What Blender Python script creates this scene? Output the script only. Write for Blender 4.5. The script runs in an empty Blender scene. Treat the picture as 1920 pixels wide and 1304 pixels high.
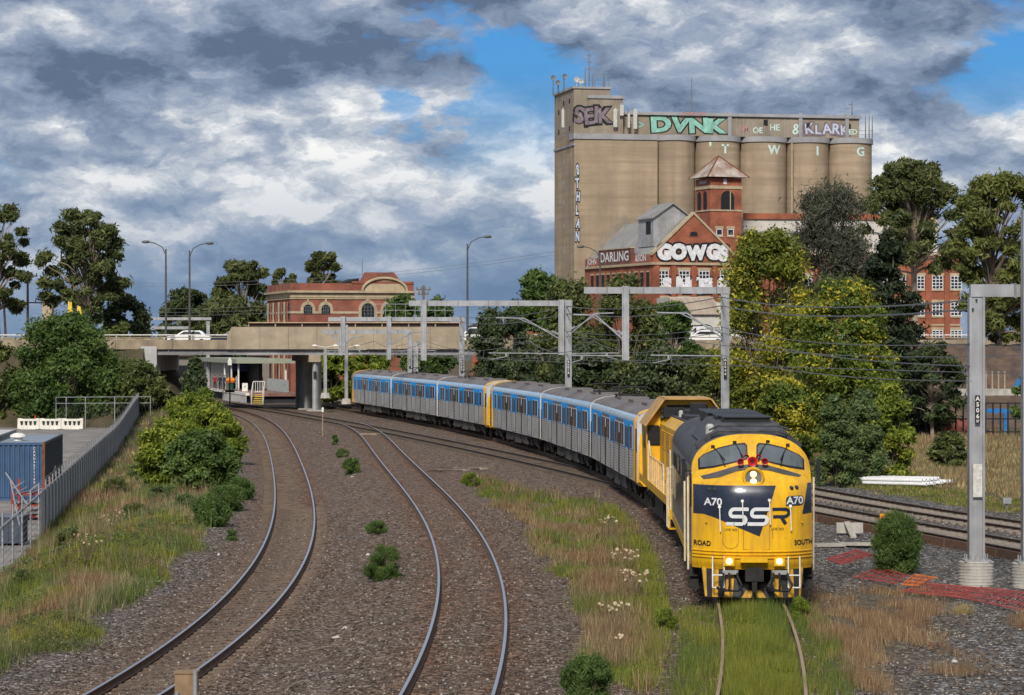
import bpy, bmesh, math, random
import numpy as np
from mathutils import Vector, Matrix
R = math.radians
random.seed(7); RNG = np.random.default_rng(11)
SC = bpy.context.scene
COL = SC.collection

# ------------------------------------------------------------------ camera
CAM_H = 6.4; FPX = 5000.0; HORIZ = 642.0; CX = 960.0       # photograph is 1920 px wide
cam_d = bpy.data.cameras.new('camera'); cam = bpy.data.objects.new('camera', cam_d); COL.objects.link(cam)
cam.location = (0, 0, CAM_H); cam.rotation_euler = (R(90) - math.atan(10 / FPX), 0, 0)
cam_d.sensor_width = 36; cam_d.lens = 36 * FPX / 1920; cam_d.clip_start = 0.5; cam_d.clip_end = 8000
SC.camera = cam

# ------------------------------------------------------------------ sky, sun, exposure
SUN_EL, SUN_AZ = R(38), R(190)          # azimuth clockwise from +Y (view direction): behind the camera, a little to its left
w = bpy.data.worlds.new('World'); SC.world = w; w.use_nodes = True
nt = w.node_tree; nt.nodes.clear()
def N(t, tree=None, **k):
    n = (tree or nt).nodes.new(t)
    for a, b in k.items(): setattr(n, a, b)
    return n
def L(a, b, tree=None): (tree or nt).links.new(a, b)
def wmath(op, a, b=None, c=None, clamp=False):
    n = N('ShaderNodeMath', operation=op, use_clamp=clamp)
    for i, v in enumerate((a, b, c)):
        if v is None: continue
        if isinstance(v, (int, float)): n.inputs[i].default_value = v
        else: L(v, n.inputs[i])
    return n.outputs[0]
def wramp(fac, stops):
    n = N('ShaderNodeValToRGB'); L(fac, n.inputs[0])
    while len(n.color_ramp.elements) < len(stops): n.color_ramp.elements.new(.5)
    for e, (p, c) in zip(n.color_ramp.elements, stops):
        e.position = p; e.color = (*c, 1) if len(c) == 3 else c
    return n.outputs[0]
def wmix(f, a, b):
    n = N('ShaderNodeMix', data_type='RGBA')
    for i, v in ((0, f), (6, a), (7, b)):
        if isinstance(v, tuple): n.inputs[i].default_value = (*v, 1)
        elif isinstance(v, (int, float)): n.inputs[i].default_value = v
        else: L(v, n.inputs[i])
    return n.outputs[2]
sky = N('ShaderNodeTexSky', sky_type='NISHITA'); sky.sun_disc = False
sky.sun_elevation = SUN_EL; sky.sun_rotation = SUN_AZ; sky.air_density = 1.0; sky.dust_density = 0.6; sky.ozone_density = 2.0
tc = N('ShaderNodeTexCoord')
SKY_OFF = (9.715, 3.3, 1.88); SKY_Z = 2.1
def warped(off, zs, amp, wsc):
    m = N('ShaderNodeMapping'); m.inputs['Location'].default_value = off; m.inputs['Scale'].default_value = (1, 1, zs)
    L(tc.outputs['Generated'], m.inputs[0])
    wn = N('ShaderNodeTexNoise'); wn.inputs['Scale'].default_value = wsc; wn.inputs['Detail'].default_value = 6; wn.inputs['Roughness'].default_value = .6
    L(m.outputs[0], wn.inputs['Vector'])
    sb = N('ShaderNodeVectorMath', operation='SUBTRACT'); L(wn.outputs['Color'], sb.inputs[0]); sb.inputs[1].default_value = (.5, .5, .5)
    sc = N('ShaderNodeVectorMath', operation='SCALE'); L(sb.outputs[0], sc.inputs[0]); sc.inputs['Scale'].default_value = amp
    ad = N('ShaderNodeVectorMath', operation='ADD'); L(m.outputs[0], ad.inputs[0]); L(sc.outputs[0], ad.inputs[1]); return ad.outputs[0]
def field(vec, shift, scale, detail, rough=.5):
    ad = N('ShaderNodeVectorMath', operation='ADD'); L(vec, ad.inputs[0]); ad.inputs[1].default_value = shift
    n = N('ShaderNodeTexNoise'); n.inputs['Scale'].default_value = scale; n.inputs['Detail'].default_value = detail; n.inputs['Roughness'].default_value = rough
    L(ad.outputs[0], n.inputs['Vector']); return n.outputs['Fac']
WV = warped(SKY_OFF, SKY_Z, .030, 40.0)                     # puffy edges
n0 = field(WV, (0, 0, 0), 10.0, 2.5, .45)                        # cloud bodies
n1 = field(WV, (-.006, -.004, -.034), 10.0, 2.5, .45)            # the same bodies seen a little lower: tops catch the light, bases stay grey
m0 = field(WV, (4.2, 1.1, .3), 30.0, 7.0, .6)              # smaller billows
m1 = field(WV, (4.196, 1.1, .284), 30.0, 7.0, .6)
bigf = field(WV, (7.7, 3.1, 2.2), 6.0, 2.0)                 # broad brighter and duller parts of the sky
cover = wramp(field(WV, (2.9, .7, 5.2), 8.5, 5.0, .55), [(.36, (0, 0, 0)), (.42, (1, 1, 1))])
lum = wmath('MULTIPLY_ADD', wmath('SUBTRACT', n1, n0), 2.4, .52)
lum = wmath('ADD', lum, wmath('MULTIPLY', wmath('SUBTRACT', m1, m0), 1.7))
lum = wmath('ADD', lum, wmath('MULTIPLY', wmath('SUBTRACT', bigf, .5), .6))
lum = wmath('ADD', lum, wmath('MULTIPLY', wmath('SUBTRACT', n0, .5), .5), clamp=True)
ccol = wramp(lum, [(.0, (.085, .12, .19)), (.40, (.185, .235, .325)), (.62, (.285, .33, .40)), (.82, (.46, .485, .52)), (1.0, (.68, .675, .665))])
sx = N('ShaderNodeSeparateXYZ'); L(tc.outputs['Generated'], sx.inputs[0])
low = wramp(sx.outputs['Z'], [(.012, (1, 1, 1)), (.075, (0, 0, 0))])      # distant rain-grey band all round the horizon
ccol = wmix(wmath('MULTIPLY', low, .8), ccol, (.115, .185, .295))
skyc = N('ShaderNodeVectorMath', operation='MULTIPLY'); L(sky.outputs[0], skyc.inputs[0]); skyc.inputs[1].default_value = (.14, .36, .64)
c10 = N('ShaderNodeVectorMath', operation='SCALE'); L(ccol, c10.inputs[0]); c10.inputs['Scale'].default_value = 10.0
cov2 = wmath('MAXIMUM', cover, wramp(sx.outputs['Z'], [(.055, (1, 1, 1)), (.105, (0, 0, 0))]))
bg = N('ShaderNodeBackground'); bg.inputs['Strength'].default_value = 0.1
L(wmix(cov2, skyc.outputs[0], c10.outputs[0]), bg.inputs['Color'])
wo = N('ShaderNodeOutputWorld'); L(bg.outputs[0], wo.inputs[0])

sun_d = bpy.data.lights.new('sun', 'SUN'); sun_d.energy = 2.9; sun_d.angle = R(12); sun_d.color = (1, .94, .84)
sun = bpy.data.objects.new('sun', sun_d); COL.objects.link(sun)
sdir = Vector((math.sin(SUN_AZ) * math.cos(SUN_EL), math.cos(SUN_AZ) * math.cos(SUN_EL), math.sin(SUN_EL)))
sun.rotation_euler = sdir.to_track_quat('Z', 'Y').to_euler(); sun.location = (60, -60, 80)
SC.view_settings.view_transform = 'Standard'; SC.view_settings.look = 'None'; SC.view_settings.gamma = 1
SC.view_settings.exposure = 0.5
SC.cycles.max_bounces = 4; SC.cycles.transparent_max_bounces = 8

# ------------------------------------------------------------------ helpers
def P(px, py, Y):                       # photo pixel at a known distance -> point in the place
    return Vector(((px - CX) * Y / FPX, Y, CAM_H - (py - HORIZ) * Y / FPX))
def G(px, py, z=-0.2):                  # photo pixel on level ground at height z
    s = (py - HORIZ) / (CAM_H - z); return Vector(((px - CX) / s, FPX / s, z))
MATS = {}
def mat(name, col, rough=.7, metal=0., var=.25, vscale=4., col2=None, bump=0., bscale=30., spec=.35, emit=None, coat=0., stripes=None, dirt=None, trans=0.):
    if name in MATS: return MATS[name]
    m = bpy.data.materials.new(name); m.use_nodes = True; MATS[name] = m
    t = m.node_tree; b = t.nodes['Principled BSDF']
    b.inputs['Roughness'].default_value = rough; b.inputs['Metallic'].default_value = metal
    b.inputs['Specular IOR Level'].default_value = spec; b.inputs['Coat Weight'].default_value = coat
    tcn = t.nodes.new('ShaderNodeTexCoord')
    nz = t.nodes.new('ShaderNodeTexNoise'); nz.inputs['Scale'].default_value = vscale; nz.inputs['Detail'].default_value = 7; nz.inputs['Roughness'].default_value = .62
    t.links.new(tcn.outputs['Object'], nz.inputs['Vector'])
    rp = t.nodes.new('ShaderNodeValToRGB'); t.links.new(nz.outputs['Fac'], rp.inputs[0])
    c2 = col2 or tuple(c * (1 - var) for c in col); c1 = col if col2 else tuple(min(1, c * (1 + var * .6)) for c in col)
    rp.color_ramp.elements[0].position = .34; rp.color_ramp.elements[0].color = (*c2, 1)
    rp.color_ramp.elements[1].position = .66; rp.color_ramp.elements[1].color = (*c1, 1)
    out = rp.outputs[0]
    for st_ in (stripes, dirt):          # run-off streaks, bands and grime: noise drawn out along an axis
        if not st_: continue
        mp = t.nodes.new('ShaderNodeMapping'); mp.inputs['Scale'].default_value = st_[1]; mp.inputs['Location'].default_value = (3.1 if st_ is dirt else 0, 1.7, .4)
        t.links.new(tcn.outputs['Object'], mp.inputs[0])
        sn = t.nodes.new('ShaderNodeTexNoise'); sn.inputs['Scale'].default_value = 1; sn.inputs['Detail'].default_value = 6; sn.inputs['Roughness'].default_value = .6; t.links.new(mp.outputs[0], sn.inputs['Vector'])
        sr = t.nodes.new('ShaderNodeValToRGB'); sr.color_ramp.elements[0].position = .42; sr.color_ramp.elements[1].position = .72
        t.links.new(sn.outputs['Fac'], sr.inputs[0])
        mx = t.nodes.new('ShaderNodeMix'); mx.data_type = 'RGBA'; mlt = t.nodes.new('ShaderNodeMath'); mlt.operation = 'MULTIPLY'; mlt.inputs[1].default_value = st_[2]
        t.links.new(sr.outputs[0], mlt.inputs[0]); t.links.new(mlt.outputs[0], mx.inputs[0]); t.links.new(out, mx.inputs[6]); mx.inputs[7].default_value = (*st_[0], 1)
        out = mx.outputs[2]
    t.links.new(out, b.inputs['Base Color'])
    rv = t.nodes.new('ShaderNodeMapRange'); rv.inputs['To Min'].default_value = max(.02, rough - .12); rv.inputs['To Max'].default_value = min(1, rough + .12)
    t.links.new(nz.outputs['Fac'], rv.inputs['Value']); t.links.new(rv.outputs[0], b.inputs['Roughness'])
    if bump:
        bn = t.nodes.new('ShaderNodeTexNoise'); bn.inputs['Scale'].default_value = bscale; bn.inputs['Detail'].default_value = 4
        t.links.new(tcn.outputs['Object'], bn.inputs['Vector'])
        bu = t.nodes.new('ShaderNodeBump'); bu.inputs['Strength'].default_value = bump; bu.inputs['Distance'].default_value = .05
        t.links.new(bn.outputs['Fac'], bu.inputs['Height']); t.links.new(bu.outputs[0], b.inputs['Normal'])
    if emit: b.inputs['Emission Color'].default_value = (*emit[:3], 1); b.inputs['Emission Strength'].default_value = emit[3]
    return m
def leaf_mat(name, ca, cb, cc=None, trans=.38):
    if name in MATS: return MATS[name]
    m = bpy.data.materials.new(name); m.use_nodes = True; MATS[name] = m
    t = m.node_tree; b = t.nodes['Principled BSDF']; b.inputs['Roughness'].default_value = .55; b.inputs['Specular IOR Level'].default_value = .3
    at = t.nodes.new('ShaderNodeAttribute'); at.attribute_name = 'tint'
    rp = t.nodes.new('ShaderNodeValToRGB'); t.links.new(at.outputs['Fac'], rp.inputs[0])
    rp.color_ramp.elements[0].color = (*ca, 1); rp.color_ramp.elements[1].color = (*cb, 1); rp.color_ramp.elements[1].position = .75
    if cc: e = rp.color_ramp.elements.new(1.0); e.color = (*cc, 1)
    t.links.new(rp.outputs[0], b.inputs['Base Color'])
    tr = t.nodes.new('ShaderNodeBsdfTranslucent'); t.links.new(rp.outputs[0], tr.inputs[0])
    mx = t.nodes.new('ShaderNodeMixShader'); mx.inputs[0].default_value = trans
    t.links.new(b.outputs[0], mx.inputs[1]); t.links.new(tr.outputs[0], mx.inputs[2])
    t.links.new(mx.outputs[0], t.nodes['Material Output'].inputs[0]); return m

def tag(o, label=None, cat=None, group=None, kind=None):
    for k, v in (('label', label), ('category', cat), ('group', group), ('kind', kind)):
        if v: o[k] = v
    return o
def thing(name, label, cat, loc=(0, 0, 0), rz=0., group=None):
    o = bpy.data.objects.new(name, None); COL.objects.link(o); o.location = loc; o.rotation_euler = (0, 0, rz)
    o.empty_display_size = .3; return tag(o, label, cat, group)
class MB:
    def __init__(s): s.v = []; s.f = []; s.m = []; s.k = 0; s.smooth = False
    def add(s, vs, fs, m=None):
        n = len(s.v); s.v.extend(tuple(v) for v in vs)
        for f in fs: s.f.append(tuple(i + n for i in f)); s.m.append(s.k if m is None else m)
        return s
    def box(s, c, size, m=None, rz=0., taper=1.):
        x, y, z = (q / 2 for q in size); vs = []
        for k in (-1, 1):
            q = 1 if k < 0 else taper
            for a, b in ((-1, -1), (1, -1), (1, 1), (-1, 1)): vs.append((a * x * q, b * y * q, k * z))
        if rz:
            cs, sn = math.cos(rz), math.sin(rz); vs = [(a * cs - b * sn, a * sn + b * cs, d_) for a, b, d_ in vs]
        return s.add([(a + c[0], b + c[1], d_ + c[2]) for a, b, d_ in vs], [(3, 2, 1, 0), (4, 5, 6, 7), (0, 1, 5, 4), (1, 2, 6, 5), (2, 3, 7, 6), (3, 0, 4, 7)], m)
    def bx(s, x0, x1, y0, y1, z0, z1, m=None): return s.box(((x0 + x1) / 2, (y0 + y1) / 2, (z0 + z1) / 2), (abs(x1 - x0), abs(y1 - y0), abs(z1 - z0)), m)
    def tube(s, pts, r, n=6, m=None, cap=True):
        pts = [Vector(p) for p in pts]; rs = r if isinstance(r, (list, tuple)) else [r] * len(pts); vs = []; up = None
        for i, p in enumerate(pts):
            t = (pts[min(i + 1, len(pts) - 1)] - pts[max(i - 1, 0)]).normalized()
            if up is None: up = Vector((0, 0, 1)) if abs(t.z) < .9 else Vector((1, 0, 0))
            a = t.cross(up).normalized(); b = a.cross(t).normalized(); up = b
            for k in range(n):
                q = 2 * math.pi * (k + .5) / n; vs.append(p + (a * math.cos(q) + b * math.sin(q)) * rs[i])
        fs = []
        for i in range(len(pts) - 1):
            for k in range(n): fs.append((i * n + k, i * n + (k + 1) % n, (i + 1) * n + (k + 1) % n, (i + 1) * n + k))
        if cap: fs.append(tuple(range(n - 1, -1, -1))); fs.append(tuple(range((len(pts) - 1) * n, len(pts) * n)))
        return s.add(vs, fs, m)
    def prism(s, poly, axis, a, b, m=None):      # 2-D outline extruded along an axis; outline in the other two axes
        def mk(u, v, q): return {'x': (q, u, v), 'y': (u, q, v), 'z': (u, v, q)}[axis]
        n = len(poly); vs = [mk(u, v, a) for u, v in poly] + [mk(u, v, b) for u, v in poly]
        fs = [tuple(range(n)), tuple(range(2 * n - 1, n - 1, -1))] + [(i, i + n, (i + 1) % n + n, (i + 1) % n) for i in range(n)]
        return s.add(vs, fs, m)
    def loft(s, rings, m=None, closed=True, caps=True, mats=None):
        n = len(rings[0]); vs = [p for r_ in rings for p in r_]; base = len(s.v)
        s.v.extend(tuple(v) for v in vs)
        for i in range(len(rings) - 1):
            for k in range(n if closed else n - 1):
                s.f.append((base + i * n + k, base + i * n + (k + 1) % n, base + (i + 1) * n + (k + 1) % n, base + (i + 1) * n + k))
                s.m.append(mats[k] if mats else (s.k if m is None else m))
        if caps and closed:
            s.f.append(tuple(base + k for k in range(n - 1, -1, -1))); s.m.append(s.k if m is None else m)
            s.f.append(tuple(base + (len(rings) - 1) * n + k for k in range(n))); s.m.append(s.k if m is None else m)
        return s
    def lathe(s, prof, c=(0, 0, 0), n=12, axis='z', m=None):
        rings = []
        for r_, h in prof:
            ring = []
            for k in range(n):
                q = 2 * math.pi * k / n; u, v = r_ * math.cos(q), r_ * math.sin(q)
                p = {'z': (u, v, h), 'y': (u, h, -v), 'x': (h, u, v)}[axis]; ring.append((p[0] + c[0], p[1] + c[1], p[2] + c[2]))
            rings.append(ring)
        return s.loft(rings, m)
    def mesh(s, name, mats, smooth=None):
        me = bpy.data.meshes.new(name); me.from_pydata(s.v, [], s.f)
        for q in (mats if isinstance(mats, (list, tuple)) else [mats]): me.materials.append(q)
        if len(me.materials) > 1: me.polygons.foreach_set('material_index', s.m)
        bm = bmesh.new(); bm.from_mesh(me); bmesh.ops.recalc_face_normals(bm, faces=bm.faces); bm.to_mesh(me); bm.free()
        if smooth if smooth is not None else s.smooth:
            me.polygons.foreach_set('use_smooth', [True] * len(me.polygons))
            me.set_sharp_from_angle(angle=R(38))
        return me
    def build(s, name, mats, parent=None, smooth=None, loc=None):
        return obj(name, s.mesh(name, mats, smooth), parent, loc)
def obj(name, me, parent=None, loc=None, rot=None, scale=None):
    o = bpy.data.objects.new(name, me); COL.objects.link(o)
    if parent: o.parent = parent
    if loc is not None: o.location = loc
    if rot is not None: o.rotation_euler = rot
    if scale is not None: o.scale = scale if isinstance(scale, (list, tuple)) else (scale,) * 3
    return o
def copy_tree(o, parent=None):
    c = o.copy(); COL.objects.link(c)
    if parent: c.parent = parent
    for ch in list(o.children): copy_tree(ch, c)
    return c
def text_mesh(txt, size, bold=0., shear=0., sx=1., align='CENTER'):
    cu = bpy.data.curves.new('lettering', 'FONT'); cu.body = txt; cu.size = size; cu.align_x = align; cu.align_y = 'CENTER'
    cu.offset = bold; cu.shear = shear; cu.resolution_u = 3
    o = bpy.data.objects.new('lettering', cu); COL.objects.link(o)
    dg = bpy.context.evaluated_depsgraph_get(); me = bpy.data.meshes.new_from_object(o.evaluated_get(dg))
    bpy.data.objects.remove(o); bpy.data.curves.remove(cu)
    v = np.array([q.co[:] for q in me.vertices]).reshape(-1, 3); v[:, 0] *= sx
    f = [tuple(p.vertices) for p in me.polygons]; bpy.data.meshes.remove(me); return v, f
def wall_text(txt, size, m, parent, loc, name='lettering', bold=0., sx=1., depth=.01, rx=R(90), rz=0., shear=0., vertical=False):
    """lettering standing on a wall: local x along the wall, facing -y"""
    if vertical: txt = '\n'.join(txt)
    v, f = text_mesh(txt, size, bold, shear, sx)
    b = MB(); b.add(v, f); me = b.mesh(name, m); return obj(name, me, parent, loc, (rx, 0, rz))

# ------------------------------------------------------------------ track centre lines (metres; rail top of the main tracks is z = 0)
def curve(pts, deg, y0, y1, step=1.0):
    p = np.array(pts); c = p[:, 1].mean(); f = np.polyfit(p[:, 1] - c, p[:, 0], deg)
    Y = np.arange(y0, y1 + step * .5, step); return np.c_[np.polyval(f, Y - c), Y]
TA = curve([(-7.33, 50.7), (-6.98, 64.9), (-7.10, 79), (-7.76, 93.2), (-8.74, 107.4), (-9.9, 121.6), (-11.24, 135.8), (-12.67, 150), (-14.19, 164), (-15.74, 178), (-17.39, 192.5), (-19.14, 206.7), (-20.94, 221), (-23.04, 235), (-28.9, 262), (-35, 285), (-42, 308)], 5, 40, 305)
TB = curve([(-1.6, 40), (-1.19, 48.3), (-.93, 60.4), (-1.14, 72.5), (-1.68, 84.5), (-2.41, 96.6), (-3.28, 108.6), (-4.24, 120.7), (-5.27, 132.8), (-6.3, 144.8), (-7.32, 156.9), (-8.35, 169), (-9.42, 181), (-10.5, 193), (-11.7, 205.1), (-13.2, 213)], 5, 40, 212)
TC = curve([(-36, 302), (-31.4, 285.7), (-26.7, 269), (-21.7, 248), (-17.6, 231), (-14.7, 219), (-11.7, 205), (-9.5, 196.3), (-5.1, 176.8), (-1.4, 156), (.6, 146.8), (1.6, 142), (3.7, 132), (5.2, 124), (5.9, 117)], 4, 116, 302)
TD = curve([(3.65, 40), (4.38, 48.4), (5.72, 65), (6.28, 75), (6.55, 84), (6.6, 97), (6.4, 107), (5.4, 123), (4.6, 132), (2.65, 155), (-.2, 179), (-4.7, 203), (-9.4, 227), (-13.8, 249), (-20, 280), (-26, 310)], 6, 40, 310)
TE = curve([(22, 80), (17.5, 98), (12.4, 119), (8.4, 140), (6.0, 158), (3.6, 181), (-.6, 206), (-4.8, 224), (-9, 243), (-19.8, 305)], 4, 78, 305)
TF = curve([(19.5, 70), (15.9, 85), (11.7, 104), (8.5, 119), (6.5, 130), (5.2, 138)], 3, 66, 138)
def tx(T, y): return float(np.interp(y, T[:, 1], T[:, 0]))
# ------------------------------------------------------------------ ground
def sstep(a, b, x): t = np.clip((x - a) / (b - a), 0, 1); return t * t * (3 - 2 * t)
def zA(Y): return -.3 * (1 - sstep(140, 235, Y))
def fence_x(Y): return -19 - .112 * (Y - 107.5)
def vnoise(x, y, seed=0):               # smooth value noise
    xi = np.floor(x).astype(int); yi = np.floor(y).astype(int); fx = x - xi; fy = y - yi
    def h(a, b): q = np.sin(a * 127.1 + b * 311.7 + seed * 74.7) * 43758.5453; return q - np.floor(q)
    fx = fx * fx * (3 - 2 * fx); fy = fy * fy * (3 - 2 * fy)
    return (h(xi, yi) * (1 - fx) + h(xi + 1, yi) * fx) * (1 - fy) + (h(xi, yi + 1) * (1 - fx) + h(xi + 1, yi + 1) * fx) * fy
MOUNDS = [(-14.2, 86, .75, 2.6, 6.), (-13.2, 71, .5, 1.8, 4.), (-11.2, 62, .35, 1.6, 4.), (-13.5, 100, .35, 2, 6)]
def ground_z(X, Y):
    X = np.asarray(X, float); Y = np.asarray(Y, float)
    xa = np.interp(Y, TA[:, 1], TA[:, 0]); xb = np.where(Y < 205, np.interp(Y, TB[:, 1], TB[:, 0]), np.interp(Y, TC[:, 1], TC[:, 0]))
    za = zA(Y); t = sstep(0, 1, (X - xa - 1.9) / np.maximum(xb - xa - 3.6, .5))
    z = (za - .2) * (1 - t) + -.2 * t
    dl = (xa - 2.6) - X; xf = fence_x(np.minimum(Y, 252.)); span = np.maximum(xa - 2.6 - xf, .6)
    tb = np.clip(dl / span, 0, 1); bank = (za - .2) * (1 - sstep(.25, 1, tb)) + (-1.45) * sstep(.25, 1, tb)
    z = np.where(dl > 0, bank, z)
    for mx, my, mh, rx, ry in MOUNDS: z = z + np.where(dl > 0, mh * np.exp(-((X - mx) / rx) ** 2 - ((Y - my) / ry) ** 2) * np.clip(dl / 1.5, 0, 1), 0)
    z = np.where(X < xf, -1.5, z)
    z = z + np.where(X > xf - .6, 1.0 * sstep(185, 250, Y) * (1 - sstep(255, 300, Y)) * np.exp(-((X - xf) / 5.) ** 2), 0)
    rough = (vnoise(X * .8, Y * .8, 1) - .5) * .1 + (vnoise(X * 2.1, Y * 2.1, 2) - .5) * .05
    z = z + rough * np.where(X < xf, .15, 1)
    dmin = np.full(X.shape, 9.)
    for T in (TA, TB, TC, TD, TE, TF):
        ins = (Y >= T[0, 1]) & (Y <= T[-1, 1]); dmin = np.minimum(dmin, np.where(ins, np.abs(X - np.interp(Y, T[:, 1], T[:, 0])), 9.))
    flat = np.where(Y < 205, 0, 0) - .2; near = 1 - sstep(1.5, 2.6, dmin)
    zt = np.where(np.abs(X - xa) < 3, za - .2 + .11 / 1.6 * np.clip(X - xa, -1.5, 1.5), -.2)
    return z * (1 - near) + zt * near
def axis(lo, hi, st, far): 
    a = np.arange(lo, hi + .01, st); o = np.array([hi + 6, hi + 20, hi + 60, hi + 200, hi + 700, far]); return a, o
gx, ox = axis(-48, 40, .45, 3500); gx = np.r_[-(ox[::-1]) - 8, gx, ox]
gy = np.r_[[-200, 0, 20, 30], np.arange(36, 150, .5), np.arange(150, 300, 1.0), [305, 315, 340, 400, 600, 1200, 2500, 6000]]
XX, YY = np.meshgrid(gx, gy); ZZ = ground_z(XX, YY)
nx, ny = len(gx), len(gy); idx = np.arange(nx * ny).reshape(ny, nx)
fq = np.stack([idx[:-1, :-1], idx[:-1, 1:], idx[1:, 1:], idx[1:, :-1]], -1).reshape(-1, 4)
def np_mesh(name, V, Fq, mats, attr=None, face_attr=None, mi=None, smooth=False):
    me = bpy.data.meshes.new(name); V = np.asarray(V, np.float32); Fq = np.asarray(Fq, np.int32); k = Fq.shape[1]
    me.vertices.add(len(V)); me.vertices.foreach_set('co', V.ravel())
    me.loops.add(Fq.size); me.loops.foreach_set('vertex_index', Fq.ravel())
    me.polygons.add(len(Fq)); me.polygons.foreach_set('loop_start', np.arange(0, Fq.size, k, dtype=np.int32))
    for q in (mats if isinstance(mats, (list, tuple)) else [mats]): me.materials.append(q)
    if mi is not None: me.polygons.foreach_set('material_index', np.asarray(mi, np.int32))
    if smooth: me.polygons.foreach_set('use_smooth', np.ones(len(Fq), bool))
    me.update(calc_edges=True)
    if attr is not None:
        for nm, a in attr.items():
            at = me.attributes.new(nm, 'FLOAT_COLOR', 'POINT'); at.data.foreach_set('color', np.asarray(a, np.float32).ravel())
    if face_attr is not None:
        for nm, a in face_attr.items():
            if a.ndim == 1: at = me.attributes.new(nm, 'FLOAT', 'FACE'); at.data.foreach_set('value', np.asarray(a, np.float32))
            else: at = me.attributes.new(nm, 'FLOAT_COLOR', 'FACE'); at.data.foreach_set('color', np.asarray(a, np.float32).ravel())
    return me
def rail_dist(X, Y):
    dm = np.full(X.shape, 9.)
    for T, g in ((TA, .8), (TB, .82), (TC, .8), (TD, .8), (TE, .8), (TF, .8)):
        ins = (Y >= T[0, 1]) & (Y <= T[-1, 1]); c = np.interp(Y, T[:, 1], T[:, 0])
        for s in (-g, g): dm = np.minimum(dm, np.where(ins, np.abs(X - c - s), 9.))
    return dm
DRYP = [(8.3, 61, 1.2, 5), (9.3, 66, 1.3, 4), (7.5, 57, .7, 3), (7.3, 70, .8, 2.5), (12.2, 62, .5, 2), (9.0, 54, .6, 1.5), (7.0, 52, .5, 2), (11.8, 57, .4, 1), (10.2, 70, .9, 2), (6.9, 62, .35, 2)]
def veg_weight(X, Y):                    # earth under weeds
    xa = np.interp(Y, TA[:, 1], TA[:, 0]); xb = np.interp(Y, TB[:, 1], TB[:, 0]); xd = np.interp(Y, TD[:, 1], TD[:, 0])
    left = sstep(2.9, 3.8, xa - X + (vnoise(X * .5, Y * .35, 5) - .5) * 1.4)
    lo = xb + 1.9 + 1.1 * vnoise(X * .3, Y * .3, 4) + np.maximum(0, 56 - Y) * .1; hi = xd - 1.9
    mid = sstep(0, .6, X - lo) * sstep(0, .6, hi - X) * (1 - sstep(-5, 4, Y - (128 - (X + 2.45) * 3.4) + (vnoise(X, Y * .3, 14) - .5) * 14))
    ctr = sstep(.9, .5, np.abs(X - xd)) * (1 - sstep(62, 66, Y)) 
    right = np.clip(sum(np.exp(-((X - a) / c) ** 2 - ((Y - b) / e) ** 2) for a, b, c, e in DRYP), 0, 1) * .8
    xe = np.interp(Y, TE[:, 1], TE[:, 0]); far = sstep(2.6, 4.5, X - xe) * sstep(86, 92, Y)
    return np.clip(np.maximum.reduce([left, mid, ctr, right, far]), 0, 1)
rd = rail_dist(XX, YY); vw = veg_weight(XX, YY)
yard = np.where((XX < fence_x(np.minimum(YY, 252)) - .1), 1., 0.)
xd_ = np.interp(YY, TD[:, 1], TD[:, 0]); grey = np.clip(sstep(1.2, 2.2, XX - xd_) + sstep(2.2, 3.2, np.interp(YY, TA[:, 1], TA[:, 0]) - XX + .3) * .6, 0, 1)
zone = np.stack([vw * (1 - yard), yard, grey, np.exp(-(rd / .5) ** 2)], -1)
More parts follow.
